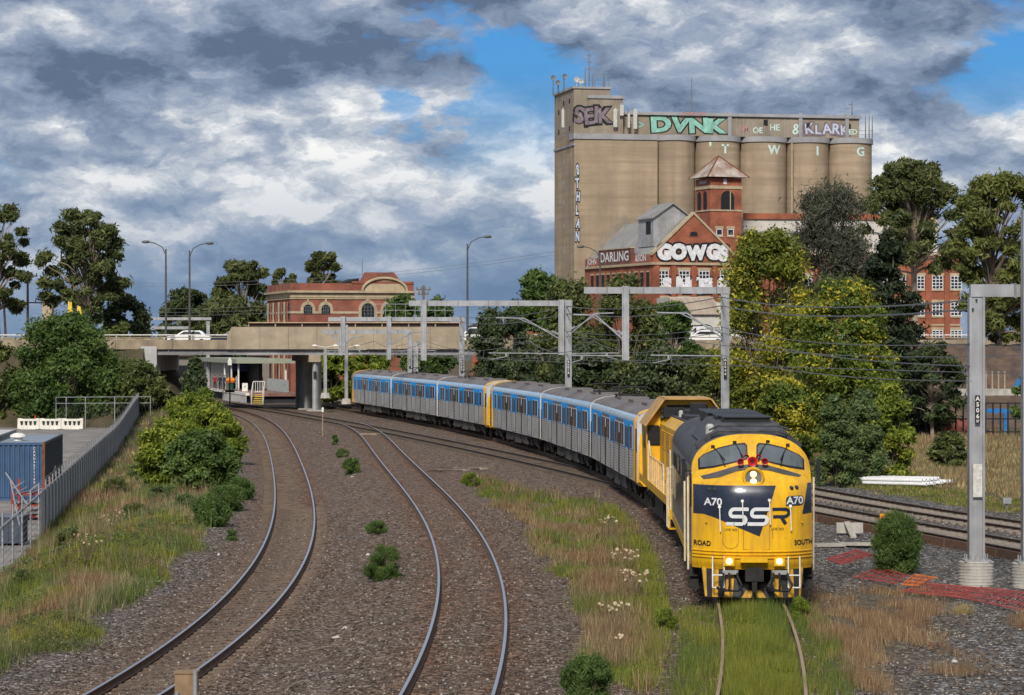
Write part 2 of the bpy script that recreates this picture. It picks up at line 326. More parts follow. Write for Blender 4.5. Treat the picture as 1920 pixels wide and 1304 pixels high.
def ground_material():
    m = bpy.data.materials.new('ground'); m.use_nodes = True; t = m.node_tree; b = t.nodes['Principled BSDF']; b.inputs['Roughness'].default_value = .92; b.inputs['Specular IOR Level'].default_value = .15
    geo = t.nodes.new('ShaderNodeNewGeometry'); pos = geo.outputs['Position']
    def nz(scale, det=6, r_=.6):
        n = t.nodes.new('ShaderNodeTexNoise'); n.inputs['Scale'].default_value = scale; n.inputs['Detail'].default_value = det; n.inputs['Roughness'].default_value = r_; t.links.new(pos, n.inputs['Vector']); return n.outputs['Fac']
    def ramp(f, *st):
        n = t.nodes.new('ShaderNodeValToRGB'); t.links.new(f, n.inputs[0])
        while len(n.color_ramp.elements) < len(st): n.color_ramp.elements.new(.5)
        for e, (p, c) in zip(n.color_ramp.elements, st): e.position = p; e.color = (*c, 1)
        return n.outputs[0]
    def mix(f, a, c, bt='MIX'):
        n = t.nodes.new('ShaderNodeMix'); n.data_type = 'RGBA'; n.blend_type = bt
        for i, v in ((0, f), (6, a), (7, c)):
            if isinstance(v, (int, float)): n.inputs[i].default_value = v
            elif isinstance(v, tuple): n.inputs[i].default_value = (*v, 1)
            else: t.links.new(v, n.inputs[i])
        return n.outputs[2]
    vo = t.nodes.new('ShaderNodeTexVoronoi'); vo.inputs['Scale'].default_value = 12; t.links.new(pos, vo.inputs['Vector'])
    sp = t.nodes.new('ShaderNodeSeparateColor'); t.links.new(vo.outputs['Color'], sp.inputs[0])
    brown = ramp(sp.outputs[0], (0, (.034, .021, .014)), (.45, (.122, .080, .055)), (.85, (.205, .142, .104)), (1, (.34, .29, .25)))
    greyc = ramp(sp.outputs[0], (0, (.025, .024, .025)), (.5, (.095, .088, .084)), (.88, (.20, .188, .18)), (1, (.42, .41, .40)))
    at = t.nodes.new('ShaderNodeAttribute'); at.attribute_name = 'zone'
    sc = t.nodes.new('ShaderNodeSeparateColor'); t.links.new(at.outputs['Color'], sc.inputs[0])
    patch = nz(.35, 4)
    gm = t.nodes.new('ShaderNodeMath'); gm.operation = 'ADD'; gm.use_clamp = True; t.links.new(sc.outputs[2], gm.inputs[0])
    pr = t.nodes.new('ShaderNodeMapRange'); pr.inputs['From Min'].default_value = .42; pr.inputs['From Max'].default_value = .68; pr.inputs['To Max'].default_value = .32; t.links.new(patch, pr.inputs['Value']); t.links.new(pr.outputs[0], gm.inputs[1])
    c = mix(gm.outputs[0], brown, greyc)
    ra = t.nodes.new('ShaderNodeMath'); ra.operation = 'MULTIPLY'; t.links.new(at.outputs['Alpha'], ra.inputs[0]); t.links.new(ramp(nz(1.3, 4), (.3, (.1,) * 3), (.62, (.75,) * 3)), ra.inputs[1])
    c = mix(ra.outputs[0], c, mix(1.0, c, (1.2, .80, .58), 'MULTIPLY'))                 # brake dust and rust beside the rails
    soil = ramp(nz(1.1, 8), (.3, (.05, .04, .022)), (.5, (.10, .085, .042)), (.7, (.16, .13, .07)))
    soil = mix(.35, soil, brown); c = mix(sc.outputs[0], c, soil)
    conc = ramp(nz(.5, 9), (.3, (.16, .15, .14)), (.5, (.24, .22, .205)), (.7, (.34, .315, .29)))
    c = mix(sc.outputs[1], c, conc)
    t.links.new(c, b.inputs['Base Color'])
    bu = t.nodes.new('ShaderNodeBump'); bu.inputs['Strength'].default_value = 1.0; bu.inputs['Distance'].default_value = .06
    inv = t.nodes.new('ShaderNodeMath'); inv.operation = 'SUBTRACT'; inv.inputs[0].default_value = 1; t.links.new(vo.outputs['Distance'], inv.inputs[1]); t.links.new(inv.outputs[0], bu.inputs['Height'])
    t.links.new(bu.outputs[0], b.inputs['Normal']); return m
GM = ground_material()
tag(obj('ground', np_mesh('ground', np.stack([XX, YY, ZZ], -1).reshape(-1, 3), fq, GM, attr={'zone': zone.reshape(-1, 4)}, smooth=True)), kind='structure')

# loose stones of the ballast where they are large enough to see
nS = 42000; sy = 44 + 62 * RNG.random(nS) ** 1.6; sxp = (RNG.random(nS) * 2150 - 120 - CX) * sy / FPX
keep = (veg_weight(sxp, sy) < .6) & (rail_dist(sxp, sy) > .12) & (sxp > fence_x(sy) + .3); sxp, sy = sxp[keep], sy[keep]; nS = len(sxp)
oct_v = np.array([(1, 0, 0), (-1, 0, 0), (0, 1, 0), (0, -1, 0), (0, 0, 1), (0, 0, -1)], float)
oct_f = np.array([(0, 2, 4), (2, 1, 4), (1, 3, 4), (3, 0, 4), (2, 0, 5), (1, 2, 5), (3, 1, 5), (0, 3, 5)])
rad = .018 + .026 * RNG.random(nS); jit = .7 + .6 * RNG.random((nS, 6, 1)); ang = RNG.random(nS) * 6.28
v = oct_v[None] * jit * rad[:, None, None] * np.array([1.2, 1, .75]); ca, sa = np.cos(ang)[:, None], np.sin(ang)[:, None]
v = np.stack([v[..., 0] * ca - v[..., 1] * sa, v[..., 0] * sa + v[..., 1] * ca, v[..., 2]], -1) + np.stack([sxp, sy, ground_z(sxp, sy) + .012], -1)[:, None]
tn = np.repeat(RNG.random(nS) ** 1.5, 8)
stm = leaf_mat('ballast_stone', (.05, .037, .028), (.17, .128, .10), (.36, .32, .28), trans=0.)
tag(obj('ballast_stones', np_mesh('ballast_stones', v.reshape(-1, 3), (oct_f[None] + 6 * np.arange(nS)[:, None, None]).reshape(-1, 3), stm, face_attr={'tint': tn})), 'loose grey and brown crushed stones of the track bed', 'ballast', kind='stuff')

# ------------------------------------------------------------------ tracks
def rail_material(name, top, side, rough):
    m = bpy.data.materials.new(name); m.use_nodes = True; t = m.node_tree; b = t.nodes['Principled BSDF']
    geo = t.nodes.new('ShaderNodeNewGeometry'); sp = t.nodes.new('ShaderNodeSeparateXYZ'); t.links.new(geo.outputs['Normal'], sp.inputs[0])
    g = t.nodes.new('ShaderNodeMath'); g.operation = 'GREATER_THAN'; g.inputs[1].default_value = .8; t.links.new(sp.outputs[2], g.inputs[0])
    z = t.nodes.new('ShaderNodeAttribute'); z.attribute_name = 'head'
    g2 = t.nodes.new('ShaderNodeMath'); g2.operation = 'MULTIPLY'; t.links.new(g.outputs[0], g2.inputs[0]); t.links.new(z.outputs['Fac'], g2.inputs[1])
    n = t.nodes.new('ShaderNodeTexNoise'); n.inputs['Scale'].default_value = 3; n.inputs['Detail'].default_value = 6; t.links.new(geo.outputs['Position'], n.inputs['Vector'])
    r_ = t.nodes.new('ShaderNodeValToRGB'); t.links.new(n.outputs['Fac'], r_.inputs[0])
    r_.color_ramp.elements[0].position = .35; r_.color_ramp.elements[0].color = (*(q * .6 for q in side), 1); r_.color_ramp.elements[1].position = .65; r_.color_ramp.elements[1].color = (*side, 1)
    mx = t.nodes.new('ShaderNodeMix'); mx.data_type = 'RGBA'; t.links.new(g2.outputs[0], mx.inputs[0]); t.links.new(r_.outputs[0], mx.inputs[6]); mx.inputs[7].default_value = (*top, 1)
    t.links.new(mx.outputs[2], b.inputs['Base Color'])
    if rough < .6: t.links.new(g2.outputs[0], b.inputs['Metallic'])
    rr = t.nodes.new('ShaderNodeMapRange'); rr.inputs['To Min'].default_value = .85; rr.inputs['To Max'].default_value = rough; t.links.new(g2.outputs[0], rr.inputs['Value']); t.links.new(rr.outputs[0], b.inputs['Roughness'])
    return m
RM_SHINY = rail_material('polished_rail', (.62, .63, .66), (.12, .065, .038), .3)
RM_RUST = rail_material('rusty_rail', (.30, .21, .13), (.10, .06, .035), .7)
RM_DULL = rail_material('dull_rail', (.28, .22, .18), (.07, .045, .032), .55)
RPROF = [(-.07, -.16), (.07, -.16), (.07, -.145), (.012, -.13), (.012, -.045), (.036, -.035), (.036, -.004), (.028, 0), (-.028, 0), (-.036, -.004), (-.036, -.035), (-.012, -.045), (-.012, -.13), (-.07, -.145)]
def frames(T):
    d_ = np.gradient(T, axis=0); d_ /= np.linalg.norm(d_, axis=1)[:, None]; return d_
def track(T, label, gauge, m, zf=lambda y: 0 * y, cant=0., sl_len=2.6, sl_w=.24, sl_mat=None, spacing=.65, sl_up=.03, near=110., y_to=None, show=True):
    th = thing('railway_track', label, 'railway track', (0, 0, 0), group='tracks of the junction')
    if y_to: T = T[T[:, 1] <= y_to]
    d_ = frames(T); nrm = np.c_[d_[:, 1], -d_[:, 0]]              # to the right
    zc = zf(T[:, 1])
    for s in (-1, 1):
        c = T + nrm * s * gauge / 2; z = zc + s * cant / 2
        V = np.stack([np.c_[c + nrm * u, z + v_ + (s * 0)] for u, v_ in RPROF], 1); k = len(RPROF); n = len(T)
        ii = np.arange(n - 1)[:, None] * k + np.arange(k)[None]; jj = np.arange(n - 1)[:, None] * k + (np.arange(k)[None] + 1) % k
        F_ = np.stack([ii, jj, jj + k, ii + k], -1).reshape(-1, 4); hd = np.tile((np.arange(k) >= 5) & (np.arange(k) <= 9), n - 1).astype(np.float32)
        o = obj('rail', np_mesh('rail', V.reshape(-1, 3), F_[:, ::-1], m, face_attr={'head': hd}), th)
    if not show: return th
    arc = np.r_[0, np.cumsum(np.linalg.norm(np.diff(T, axis=0), axis=1))]; ss = np.arange(.3, arc[-1], spacing)
    sxx, syy = np.interp(ss, arc, T[:, 0]), np.interp(ss, arc, T[:, 1]); an = np.interp(ss, arc, np.unwrap(np.arctan2(d_[:, 1], d_[:, 0]))) - math.pi / 2
    zz = np.interp(ss, arc, zc)
    base = MB().box((0, 0, 0), (sl_len, sl_w, .16)).mesh('sleeper', sl_mat); far = MB(); k = 0
    for i in range(len(ss)):
        z = zz[i] - .16 - .08 + sl_up + random.uniform(-.012, .012); tw = an[i] + random.uniform(-.015, .015)
        if syy[i] < near and k < 290 and syy[i] > 43: obj('sleeper', base, th, (sxx[i], syy[i], z), (0, -math.atan2(cant, gauge), tw)); k += 1
        elif syy[i] > 43: far.box((sxx[i], syy[i], z), (sl_len, sl_w, .16), rz=tw)
    if far.v: tag(far.build('sleepers', sl_mat, th), kind='stuff')
    return th
SLC = mat('weathered_sleeper', (.115, .085, .062), .95, var=.45, vscale=2.2, bump=.4, bscale=18)
SLA = mat('dusty_sleeper', (.145, .105, .076), .95, var=.45, vscale=1.7, bump=.4, bscale=18)
SLT = mat('grey_timber_sleeper', (.24, .20, .165), .95, var=.5, vscale=3., bump=.4, bscale=22)
track(TA, 'curved track with polished rails and half-buried sleepers along the grassy bank', 1.6, RM_SHINY, zA, .11, sl_mat=SLA, sl_up=-.02, sl_w=.22)
track(TB, 'siding track with bright rails and buried sleepers between two gravel beds', 1.68, RM_SHINY, sl_mat=SLC, sl_up=-.05, near=85)
track(TC, 'rusty connecting track running in front of the blue passenger train', 1.6, RM_DULL, sl_mat=SLC, sl_up=.02, near=0)
track(TD, 'weed-grown rusty track under the yellow locomotives', 1.6, RM_RUST, sl_mat=SLC, sl_up=-.045, near=66)
track(TE, 'track with dark rails beside the grass verge and stacked pipes', 1.6, RM_DULL, sl_mat=SLT, sl_up=.05, near=125)
track(TF, 'track with pale timber sleepers behind the concrete mast footings', 1.6, RM_DULL, sl_mat=SLT, sl_up=.05, near=125)
# low timber edge board beside the track behind the mast
eb = thing('edge_board', 'long low rusty board edging along the track behind the footings', 'edging', (0, 0, 0))
RUSTB = mat('rusty_board', (.20, .10, .055), .85, var=.4, vscale=5, col2=(.10, .07, .055), bump=.3)
for y0 in np.arange(74, 105, 4.0):
    a = Vector((tx(TF, y0) - 1.75, y0, -.1)); b_ = Vector((tx(TF, y0 + 3.9) - 1.75, y0 + 3.9, -.1)); dd = (b_ - a)
    MB().box((0, 0, 0), (.09, dd.length, .34)).build('board', RUSTB, eb, loc=(a + b_) / 2).rotation_euler = (0, 0, math.atan2(-dd.x, dd.y))
# ------------------------------------------------------------------ rolling stock
YEL = mat('loco_yellow', (.80, .44, .008), .34, var=.10, vscale=1.6, coat=.25, stripes=((.33, .15, .03), (8, 8, .55), .42), dirt=((.28, .15, .04), (1.6, 1.6, 1.1), .45))
NAVY = mat('loco_navy', (.016, .022, .042), .28, var=.3, vscale=2, coat=.4)
BLK = mat('black_paint', (.012, .012, .014), .5, var=.3)
STEELG = mat('weathered_grey_side', (.20, .19, .17), .5, var=.35, vscale=1.5, stripes=((.10, .065, .04), (7, 7, .5), .55))
ROOFG = mat('dark_roof_grey', (.060, .060, .066), .65, var=.6, vscale=2.5, bump=.1)
WHT = mat('white_paint', (.72, .70, .64), .5, var=.2, vscale=6)
CREAM = mat('cream_rail', (.66, .56, .38), .55, var=.25, vscale=6)
SILV = mat('silver_letter', (.62, .62, .63), .45, var=.08)
GLASS = mat('dark_glass', (.02, .022, .025), .06, var=.2, spec=.5)
WIND = mat('windscreen_glass', (.10, .115, .125), .06, var=.3, vscale=1.2, spec=.9)
RED = mat('horn_red', (.45, .01, .02), .35, var=.2)
REDD = mat('horn_throat', (.06, .0, .005), .6)
UND = mat('underframe_black', (.022, .02, .018), .75, var=.6, vscale=3, bump=.2)
UNDB = mat('brake_dust_brown', (.07, .05, .038), .85, var=.5, vscale=3)
WHEEL = mat('wheel_steel', (.09, .075, .065), .6, metal=.4, var=.4)
LAMPW = mat('headlamp_lit', (1, .8, .45), .3, emit=(1, .70, .32, .9))
LENS = mat('marker_lens', (.03, .035, .03), .1, spec=.8)
def bogie(parent, y, axles=(-1.85, 0, 1.85), half=.8, wr=.51, w=1.18):
    f = MB()
    L_ = axles[-1] - axles[0]
    for s in (-1, 1):
        f.bx(s * (w - .07), s * (w + .07), y + axles[0] - .55, y + axles[-1] + .55, .55, .82)
        for a in axles: f.bx(s * (w - .12), s * (w + .16), y + a - .2, y + a + .2, .34, .7)
        for a in axles[:-1]:
            q = y + a + (axles[1] - axles[0]) / 2; f.bx(s * (w - .1), s * (w + .1), q - .3, q + .3, .42, .56)
            for k in (-.15, .15): f.tube([(s * (w + .02), q + k, .5), (s * (w + .02), q + k, .95)], .075, 8)
    f.bx(-w, w, y - .4, y + .4, .5, .8)
    bo = f.build('bogie', UND, parent)
    for a in axles:
        m = MB()
        for s in (-1, 1): m.lathe([(0, 0), (wr, 0), (wr, .11), (wr + .03, .12), (wr + .03, .14), (0, .14)] if s < 0 else [(0, 0), (wr + .03, 0), (wr + .03, .02), (wr, .03), (wr, .14), (0, .14)], (s * half - .07, y + a, wr), 18, 'x')
        m.tube([(-half, y + a, wr), (half, y + a, wr)], .09, 8); m.build('wheelset', WHEEL, bo)
def on_track(th, T, arc0, length):
    arc = np.r_[0, np.cumsum(np.linalg.norm(np.diff(T, axis=0), axis=1))]
    p = lambda s: np.array([np.interp(s, arc, T[:, 0]), np.interp(s, arc, T[:, 1])])
    a, b = p(arc0 + length * .18), p(arc0 + length * .82); d_ = (b - a) / np.linalg.norm(b - a); o = (a + b) / 2 - d_ * length / 2
    th.location = (o[0], o[1], 0); th.rotation_euler = (0, 0, math.atan2(-d_[0], d_[1]))
ARC65 = 65 - 40 + .05                    # arc length of the leading buffer beam along its track

# ---- leading locomotive
HW = 1.47
def zt(u): return 3.22 + .90 * (max(0, 1 - abs(u) ** 2.5)) ** (1 / 2.1)
DZ = np.array([(.85, .16), (1.0, .06), (1.3, .0), (2.5, .03), (2.75, .07), (2.95, .17), (3.1, .36), (3.2, .52), (3.3, .62), (3.9, .98), (4.02, 1.08), (4.13, 1.25)])
_zz = np.linspace(.6, 4.4, 400); _dd = np.interp(_zz, DZ[:, 0], DZ[:, 1]); _kk = np.hanning(23); _dd = np.convolve(np.pad(_dd, 11, mode='edge'), _kk / _kk.sum(), 'valid'); DZ = np.c_[_zz, _dd]
def S(x, z):
    u = min(1, abs(x) / HW); return float(np.interp(z, DZ[:, 0], DZ[:, 1])) + .78 * u ** 3.0
def surf_patch(poly, off, m, name, parent, cuts=None, holes=None):
    bm = bmesh.new(); vs = [bm.verts.new((x, 0, z)) for x, z in poly]; bm.faces.new(vs)
    x0 = min(p[0] for p in poly); x1 = max(p[0] for p in poly); z0 = min(p[1] for p in poly); z1 = max(p[1] for p in poly)
    for q in np.arange(math.ceil(x0 / .12) * .12, x1, .12): bmesh.ops.bisect_plane(bm, geom=bm.verts[:] + bm.edges[:] + bm.faces[:], plane_co=(q, 0, 0), plane_no=(1, 0, 0))
    for q in np.arange(math.ceil(z0 / .1) * .1, z1, .1): bmesh.ops.bisect_plane(bm, geom=bm.verts[:] + bm.edges[:] + bm.faces[:], plane_co=(0, 0, q), plane_no=(0, 0, 1))
    for v_ in bm.verts: v_.co.y = S(v_.co.x, v_.co.z) - off
    bmesh.ops.triangulate(bm, faces=[f for f in bm.faces if len(f.verts) > 4])
    bmesh.ops.recalc_face_normals(bm, faces=bm.faces)
    if sum(f.normal.y * f.calc_area() for f in bm.faces) > 0: bmesh.ops.reverse_faces(bm, faces=bm.faces)
    me = bpy.data.meshes.new(name); bm.to_mesh(me); bm.free(); me.materials.append(m)
    me.polygons.foreach_set('use_smooth', [True] * len(me.polygons)); return obj(name, me, parent)
def surf_text(txt, size, x, z, m, parent, off=.024, bold=.0, sx=1., name='lettering'):
    v, f = text_mesh(txt, size, bold, 0, sx); return surf_mesh(v[:, 0] + x, v[:, 1] + z, f, m, parent, off, name)
def surf_mesh(X, Z, f, m, parent, off, name):
    b = MB(); b.add([(a, S(a, c) - off, c) for a, c in zip(X, Z)], f); return b.build(name, m, parent)
def ribbon(path, wd):
    p = [np.array(q, float) for q in path]; Lp, Rp = [], []
    for i, q in enumerate(p):
        a = p[max(i - 1, 0)]; b = p[min(i + 1, len(p) - 1)]; t = (b - a) / (np.linalg.norm(b - a) + 1e-9); n = np.array([-t[1], t[0]])
        if 0 < i < len(p) - 1:
            t0 = (q - a) / np.linalg.norm(q - a); n0 = np.array([-t0[1], t0[0]]); k = 1 / max(.5, float(n @ n0))
        else: k = 1
        Lp.append(q + n * wd / 2 * k); Rp.append(q - n * wd / 2 * k)
    V = Lp + Rp; n_ = len(p); return np.array(V), [(i, i + 1, n_ + i + 1, n_ + i) for i in range(n_ - 1)]
def fillet(path, r_=.1, n=4):
    out = [path[0]]
    for i in range(1, len(path) - 1):
        a, q, b = (np.array(path[j], float) for j in (i - 1, i, i + 1)); d1 = (a - q) / np.linalg.norm(a - q); d2 = (b - q) / np.linalg.norm(b - q)
        k = min(r_, .48 * np.linalg.norm(a - q), .48 * np.linalg.norm(b - q))
        for t in np.linspace(0, 1, n): out.append(tuple((1 - t) ** 2 * (q + d1 * k) + 2 * t * (1 - t) * q + t * t * (q + d2 * k)))
    out.append(path[-1]); return out
LOCO = thing('diesel_locomotive', 'yellow and navy streamlined diesel locomotive with lit headlights and red horns', 'locomotive')
LEN = 18.9
us = np.sin(np.linspace(-1, 1, 61) * math.pi / 2); us = np.sign(us) * np.abs(us) ** .9; vs_ = np.linspace(0, 1, 90)
nose = MB(); nose.smooth = True
grid = [[(HW * u, S(HW * u, .85 + v_ * (zt(u) - .85)), .85 + v_ * (zt(u) - .85)) for u in us] for v_ in vs_]
nose.loft(grid, closed=False, caps=False); nose.build('nose', YEL, LOCO)
rim = [grid[i][0] for i in range(len(vs_))] + grid[-1][1:-1] + [grid[i][-1] for i in range(len(vs_) - 1, -1, -1)]
def side_m(p): return 2 if p[2] > 3.12 else (0 if p[1] < .95 else 1)
shell = MB(); shell.smooth = True
yl = [None, 1.45, 1.6, 6, 12, LEN]
rings = [[(x, y if q is None else max(y, q), z) for x, y, z in rim] for q in yl]
for i in range(len(rings) - 1):
    n = len(rim); base = len(shell.v); shell.v.extend(rings[i]); shell.v.extend(rings[i + 1])
    for k in range(n - 1):
        za = (rim[k][2] + rim[k + 1][2]) / 2
        shell.f.append((base + k, base + k + 1, base + n + k + 1, base + n + k)); shell.m.append(2 if za > 3.3 and i > 0 else (0 if i == 0 else 1))
shell.add([(x, LEN, z) for x, y, z in rim], [tuple(range(len(rim)))], 2)
shell.build('body_shell', [YEL, STEELG, ROOFG], LOCO)
sm = MB()
for s in (-1, 1): sm.bx(s * 1.475, s * 1.49, 1.7, LEN - .1, .86, 1.12)
sm.build('side_sill', YEL, LOCO)
b = MB()
for s in (-1, 1):
    b.bx(s * 1.475, s * 1.487, 4.4, LEN - .3, 1.7, 2.6)
b.build('navy_side_panel', NAVY, LOCO)
for s in (-1, 1):
    for y0, y1, z0, z1 in ((1.75, 2.55, 2.35, 3.05), (5.2, 6.0, 2.7, 3.1), (8.2, 9, 2.7, 3.1), (11.2, 12, 2.7, 3.1)):
        MB().bx(s * 1.472, s * 1.50, y0 - .06, y1 + .06, z0 - .06, z1 + .06).build('window_frame', BLK, LOCO)
        MB().bx(s * 1.472, s * 1.507, y0, y1, z0, z1).build('side_window', GLASS, LOCO)
    MB().bx(s * 1.472, s * 1.492, 3.0, 3.75, 1.0, 3.05).build('cab_door', YEL if s > 0 else mat('door_grey', (.24, .2, .13), .6, var=.4), LOCO)
    for y0 in (1.35, 3.9, 17.9):
        MB().tube([(s * 1.55, y0, .75 if y0 < 4 else 1.2), (s * 1.56, y0, 3.05)], .028, 6).build('handrail', CREAM, LOCO)
    for y0 in (9.4, 12.6, 15.2):
        g_ = MB()
        for k in range(12): g_.bx(s * 1.475, s * 1.50, y0, y0 + 1.5, 2.66 + k * .035, 2.68 + k * .035)
        g_.build('louvre', BLK, LOCO)
    mr = MB(); mr.bx(s * 1.62, s * 1.72, 1.25, 1.31, 2.95, 3.5); mr.tube([(s * 1.46, 1.4, 3.2), (s * 1.66, 1.3, 3.2)], .015, 5); mr.build('mirror', BLK, LOCO)
wall_text('SSR', .9, SILV, LOCO, (-1.49, 6.5, 2.15), rz=R(-90), bold=.02)
# roof: raised hatch with sloping sides, fan housings, vents
h = MB()
h.loft([[(-1.18, 2.4, 3.86), (-.72, 2.4, 4.14), (.72, 2.4, 4.14), (1.18, 2.4, 3.86)], [(-1.22, 3.0, 3.88), (-.8, 3.3, 4.34), (.8, 3.3, 4.34), (1.22, 3.0, 3.88)], [(-1.22, 9.2, 3.88), (-.8, 8.9, 4.34), (.8, 8.9, 4.34), (1.22, 9.2, 3.88)]])
h.build('roof_hatch', ROOFG, LOCO)
for y0, x0, x1, y1, z0, z1 in ((3.6, -.55, .62, 5.2, 4.34, 4.45), (5.8, -.62, .62, 8.2, 4.34, 4.42), (10.2, -.7, .7, 13, 4.1, 4.38), (13.6, -.7, .7, 16.6, 4.1, 4.34)):
    k = MB(); k.bx(x0, x1, y0, y1, z0, z1); k.bx(x0 - .05, x1 + .05, y0 - .05, y1 + .05, z1, z1 + .03); k.build('roof_vent', BLK, LOCO)
bar = MB()
for z in (4.16, 4.3): bar.tube([(-1.0, 2.3, z - .12), (-.75, 2.25, z), (.75, 2.25, z), (1.05, 2.3, z - .12)], .025, 6)
bar.build('roof_bar', ROOFG, LOCO)
MB().lathe([(.0, 4.1), (.11, 4.1), (.11, 4.36), (.07, 4.42), (0, 4.42)], (-.95, 2.9, -.1), 12).build('exhaust_cap', mat('pale_cap', (.4, .4, .38), .6), LOCO)
for s in (-1, 1):
    k = MB(); k.loft([[(s * 1.3, 2.2, 3.72), (s * .95, 2.2, 3.98), (s * .95, 2.9, 3.98), (s * 1.3, 2.9, 3.72)], [(s * 1.34, 2.2, 3.84), (s * .99, 2.2, 4.1), (s * .99, 2.9, 4.1), (s * 1.34, 2.9, 3.84)]]); k.build('roof_box', ROOFG, LOCO)
# face: paint panels, windscreens, lamps
surf_patch([(-1.45, 2.9), (-.5, 2.9), (.545, 2.9), (.14, 1.67), (-.95, 2.12), (-1.2, 2.19), (-1.45, 2.19)], .012, NAVY, 'navy_panel', LOCO)
surf_patch([(1.36, 2.94), (1.465, 2.94), (1.465, 2.21), (1.21, 2.19)], .014, NAVY, 'navy_panel', LOCO)
mous = [(-1.27, 3.10), (-.85, 3.22), (-.4, 3.36), (0, 3.41), (.4, 3.37), (.85, 3.25), (1.22, 3.13), (1.15, 3.09), (.8, 3.15), (.4, 3.25), (0, 3.29), (-.4, 3.23), (-.85, 3.08), (-1.2, 3.03)]
surf_patch(mous, .02, mat('moustache_grey', (.075, .072, .07), .5), 'grey_brow', LOCO)
wp = [(-1.27, 3.3), (-.9, 3.36), (-.17, 3.53), (-.14, 3.58), (-.15, 3.82), (-.2, 3.87), (-.45, 3.85), (-.8, 3.77), (-1.15, 3.62), (-1.27, 3.52)]
cen = np.mean(wp, 0)
for s in (-1, 1):
    q = [(x * (-s), z) for x, z in wp]
    big_ = [((cen[0] + (x - cen[0]) * 1.07) * (-s), cen[1] + (z - cen[1]) * 1.18) for x, z in wp]
    fr = surf_patch(big_, .02, BLK, 'windscreen_frame', LOCO); surf_patch(q, .034, WIND, 'windscreen', LOCO)
for x, z, dx, dz in ((-.95, 3.82, .28, -.33), (-.42, 3.93, .2, -.36), (.40, 3.95, -.25, -.34), (.9, 3.86, -.2, -.36)):
    k = MB(); k.tube([(x, S(x, z) - .03, z), (x + dx, S(x + dx, z + dz) - .06, z + dz)], .014, 5); k.tube([(x + dx * .55, S(x + dx * .55, z + dz * .5) - .05, z + dz * .5), (x + dx, S(x + dx, z + dz - .14) - .05, z + dz - .14)], .016, 5)
    k.box((x, S(x, z) - .03, z), (.09, .06, .06)); k.build('wiper', BLK, LOCO)
yh = S(0, 3.08) - .12
hl = MB(); hl.smooth = True; hl.lathe([(.0, .3), (.27, .3), (.27, .02), (.24, -.02), (.2, .0), (.2, .05), (0, .05)], (0, yh - .03, 3.08), 24, 'y'); hl.build('headlight_housing', YEL, LOCO)
MB().lathe([(0, 0), (.195, 0), (.195, .02), (0, .02)], (0, yh - .0, 3.08), 20, 'y').build('headlight_plate', mat('lamp_plate', (.16, .16, .17), .4), LOCO)
for dz in (.09, -.09): MB().lathe([(0, -.02), (.06, -.015), (.082, 0), (.082, .03), (0, .03)], (0, yh - .02, 3.08 + dz), 16, 'y').build('headlight', LAMPW, LOCO)
for x, z, r_ in ((0, 3.47, .125), (-.3, 3.46, .085), (.3, 3.47, .085), (-.14, 3.57, .07), (.16, 3.57, .07)):
    y0 = S(x, z) - (.22 if r_ > .08 else .05); k = MB(); k.smooth = True
    k.lathe([(.02, .4), (.025, .15), (.05, .06), (r_, .0), (r_, -.01), (r_ - .015, -.005), (.05, .05), (0, .09)], (x, y0, z), 16, 'y'); hn = k.build('horn', RED, LOCO)
    MB().lathe([(0, .055), (.05, .05), (.05, .06), (0, .06)], (x, y0 - .012, z), 10, 'y').build('horn_throat', REDD, hn)
for x, z in ((-1.06, 2.79), (-.93, 2.79), (.93, 2.83), (1.06, 2.84)):
    k = MB(); y0 = S(x, z); k.lathe([(0, -.03), (.045, -.02), (.058, 0), (.058, .05), (0, .05)], (x, y0 - .01, z), 14, 'y'); k.build('marker_light', LENS, LOCO)
rr = fillet([(.79, 2.4), (1.25, 2.41), (1.25, 2.65), (.79, 2.64), (.79, 2.4)], .1, 4)
surf_patch(rr[:-1], .016, NAVY, 'number_plate', LOCO)
surf_text('A70', .25, 1.02, 2.525, SILV, LOCO, bold=.006, sx=1.02, name='number_lettering'); surf_text('A70', .25, -.98, 2.49, SILV, LOCO, bold=.006, sx=1.02, name='number_lettering')
Sp = fillet([(1.0, 1), (.1, 1), (0, .75), (.1, .5), (.85, .5), (.95, .25), (.85, 0), (-.12, 0)], .22, 5)
Rp1 = fillet([(-.05, 1), (.8, 1), (.95, .75), (.8, .5), (.05, .5)], .2, 5); Rp2 = [(.5, .5), (.82, 0)]
for path, x0, wd, m in ((Sp, -.62, .085, SILV), (Sp, -.10, .085, SILV), (Rp1, .42, .075, NAVY), (Rp2, .42, .085, NAVY)):
    pts = [(x0 + (p[0] + p[1] * .12) * .44, 1.97 + p[1] * .36) for p in path]; V, f = ribbon(pts, wd); surf_mesh(V[:, 0], V[:, 1], f, m, LOCO, .024, 'company_lettering')
surf_text('LIVE NO', .085, -.56, 1.83, BLK, LOCO, name='small_lettering'); surf_text('LIVE NO', .085, .58, 1.85, BLK, LOCO, name='small_lettering')
surf_text('ROAD', .17, -1.24, 1.47, BLK, LOCO, bold=.004, sx=.85); surf_text('SOUTHERN', .17, 1.36, 1.5, BLK, LOCO, bold=.004, sx=.85) if False else surf_text('SOUTH', .17, 1.24, 1.5, BLK, LOCO, bold=.004, sx=.85)
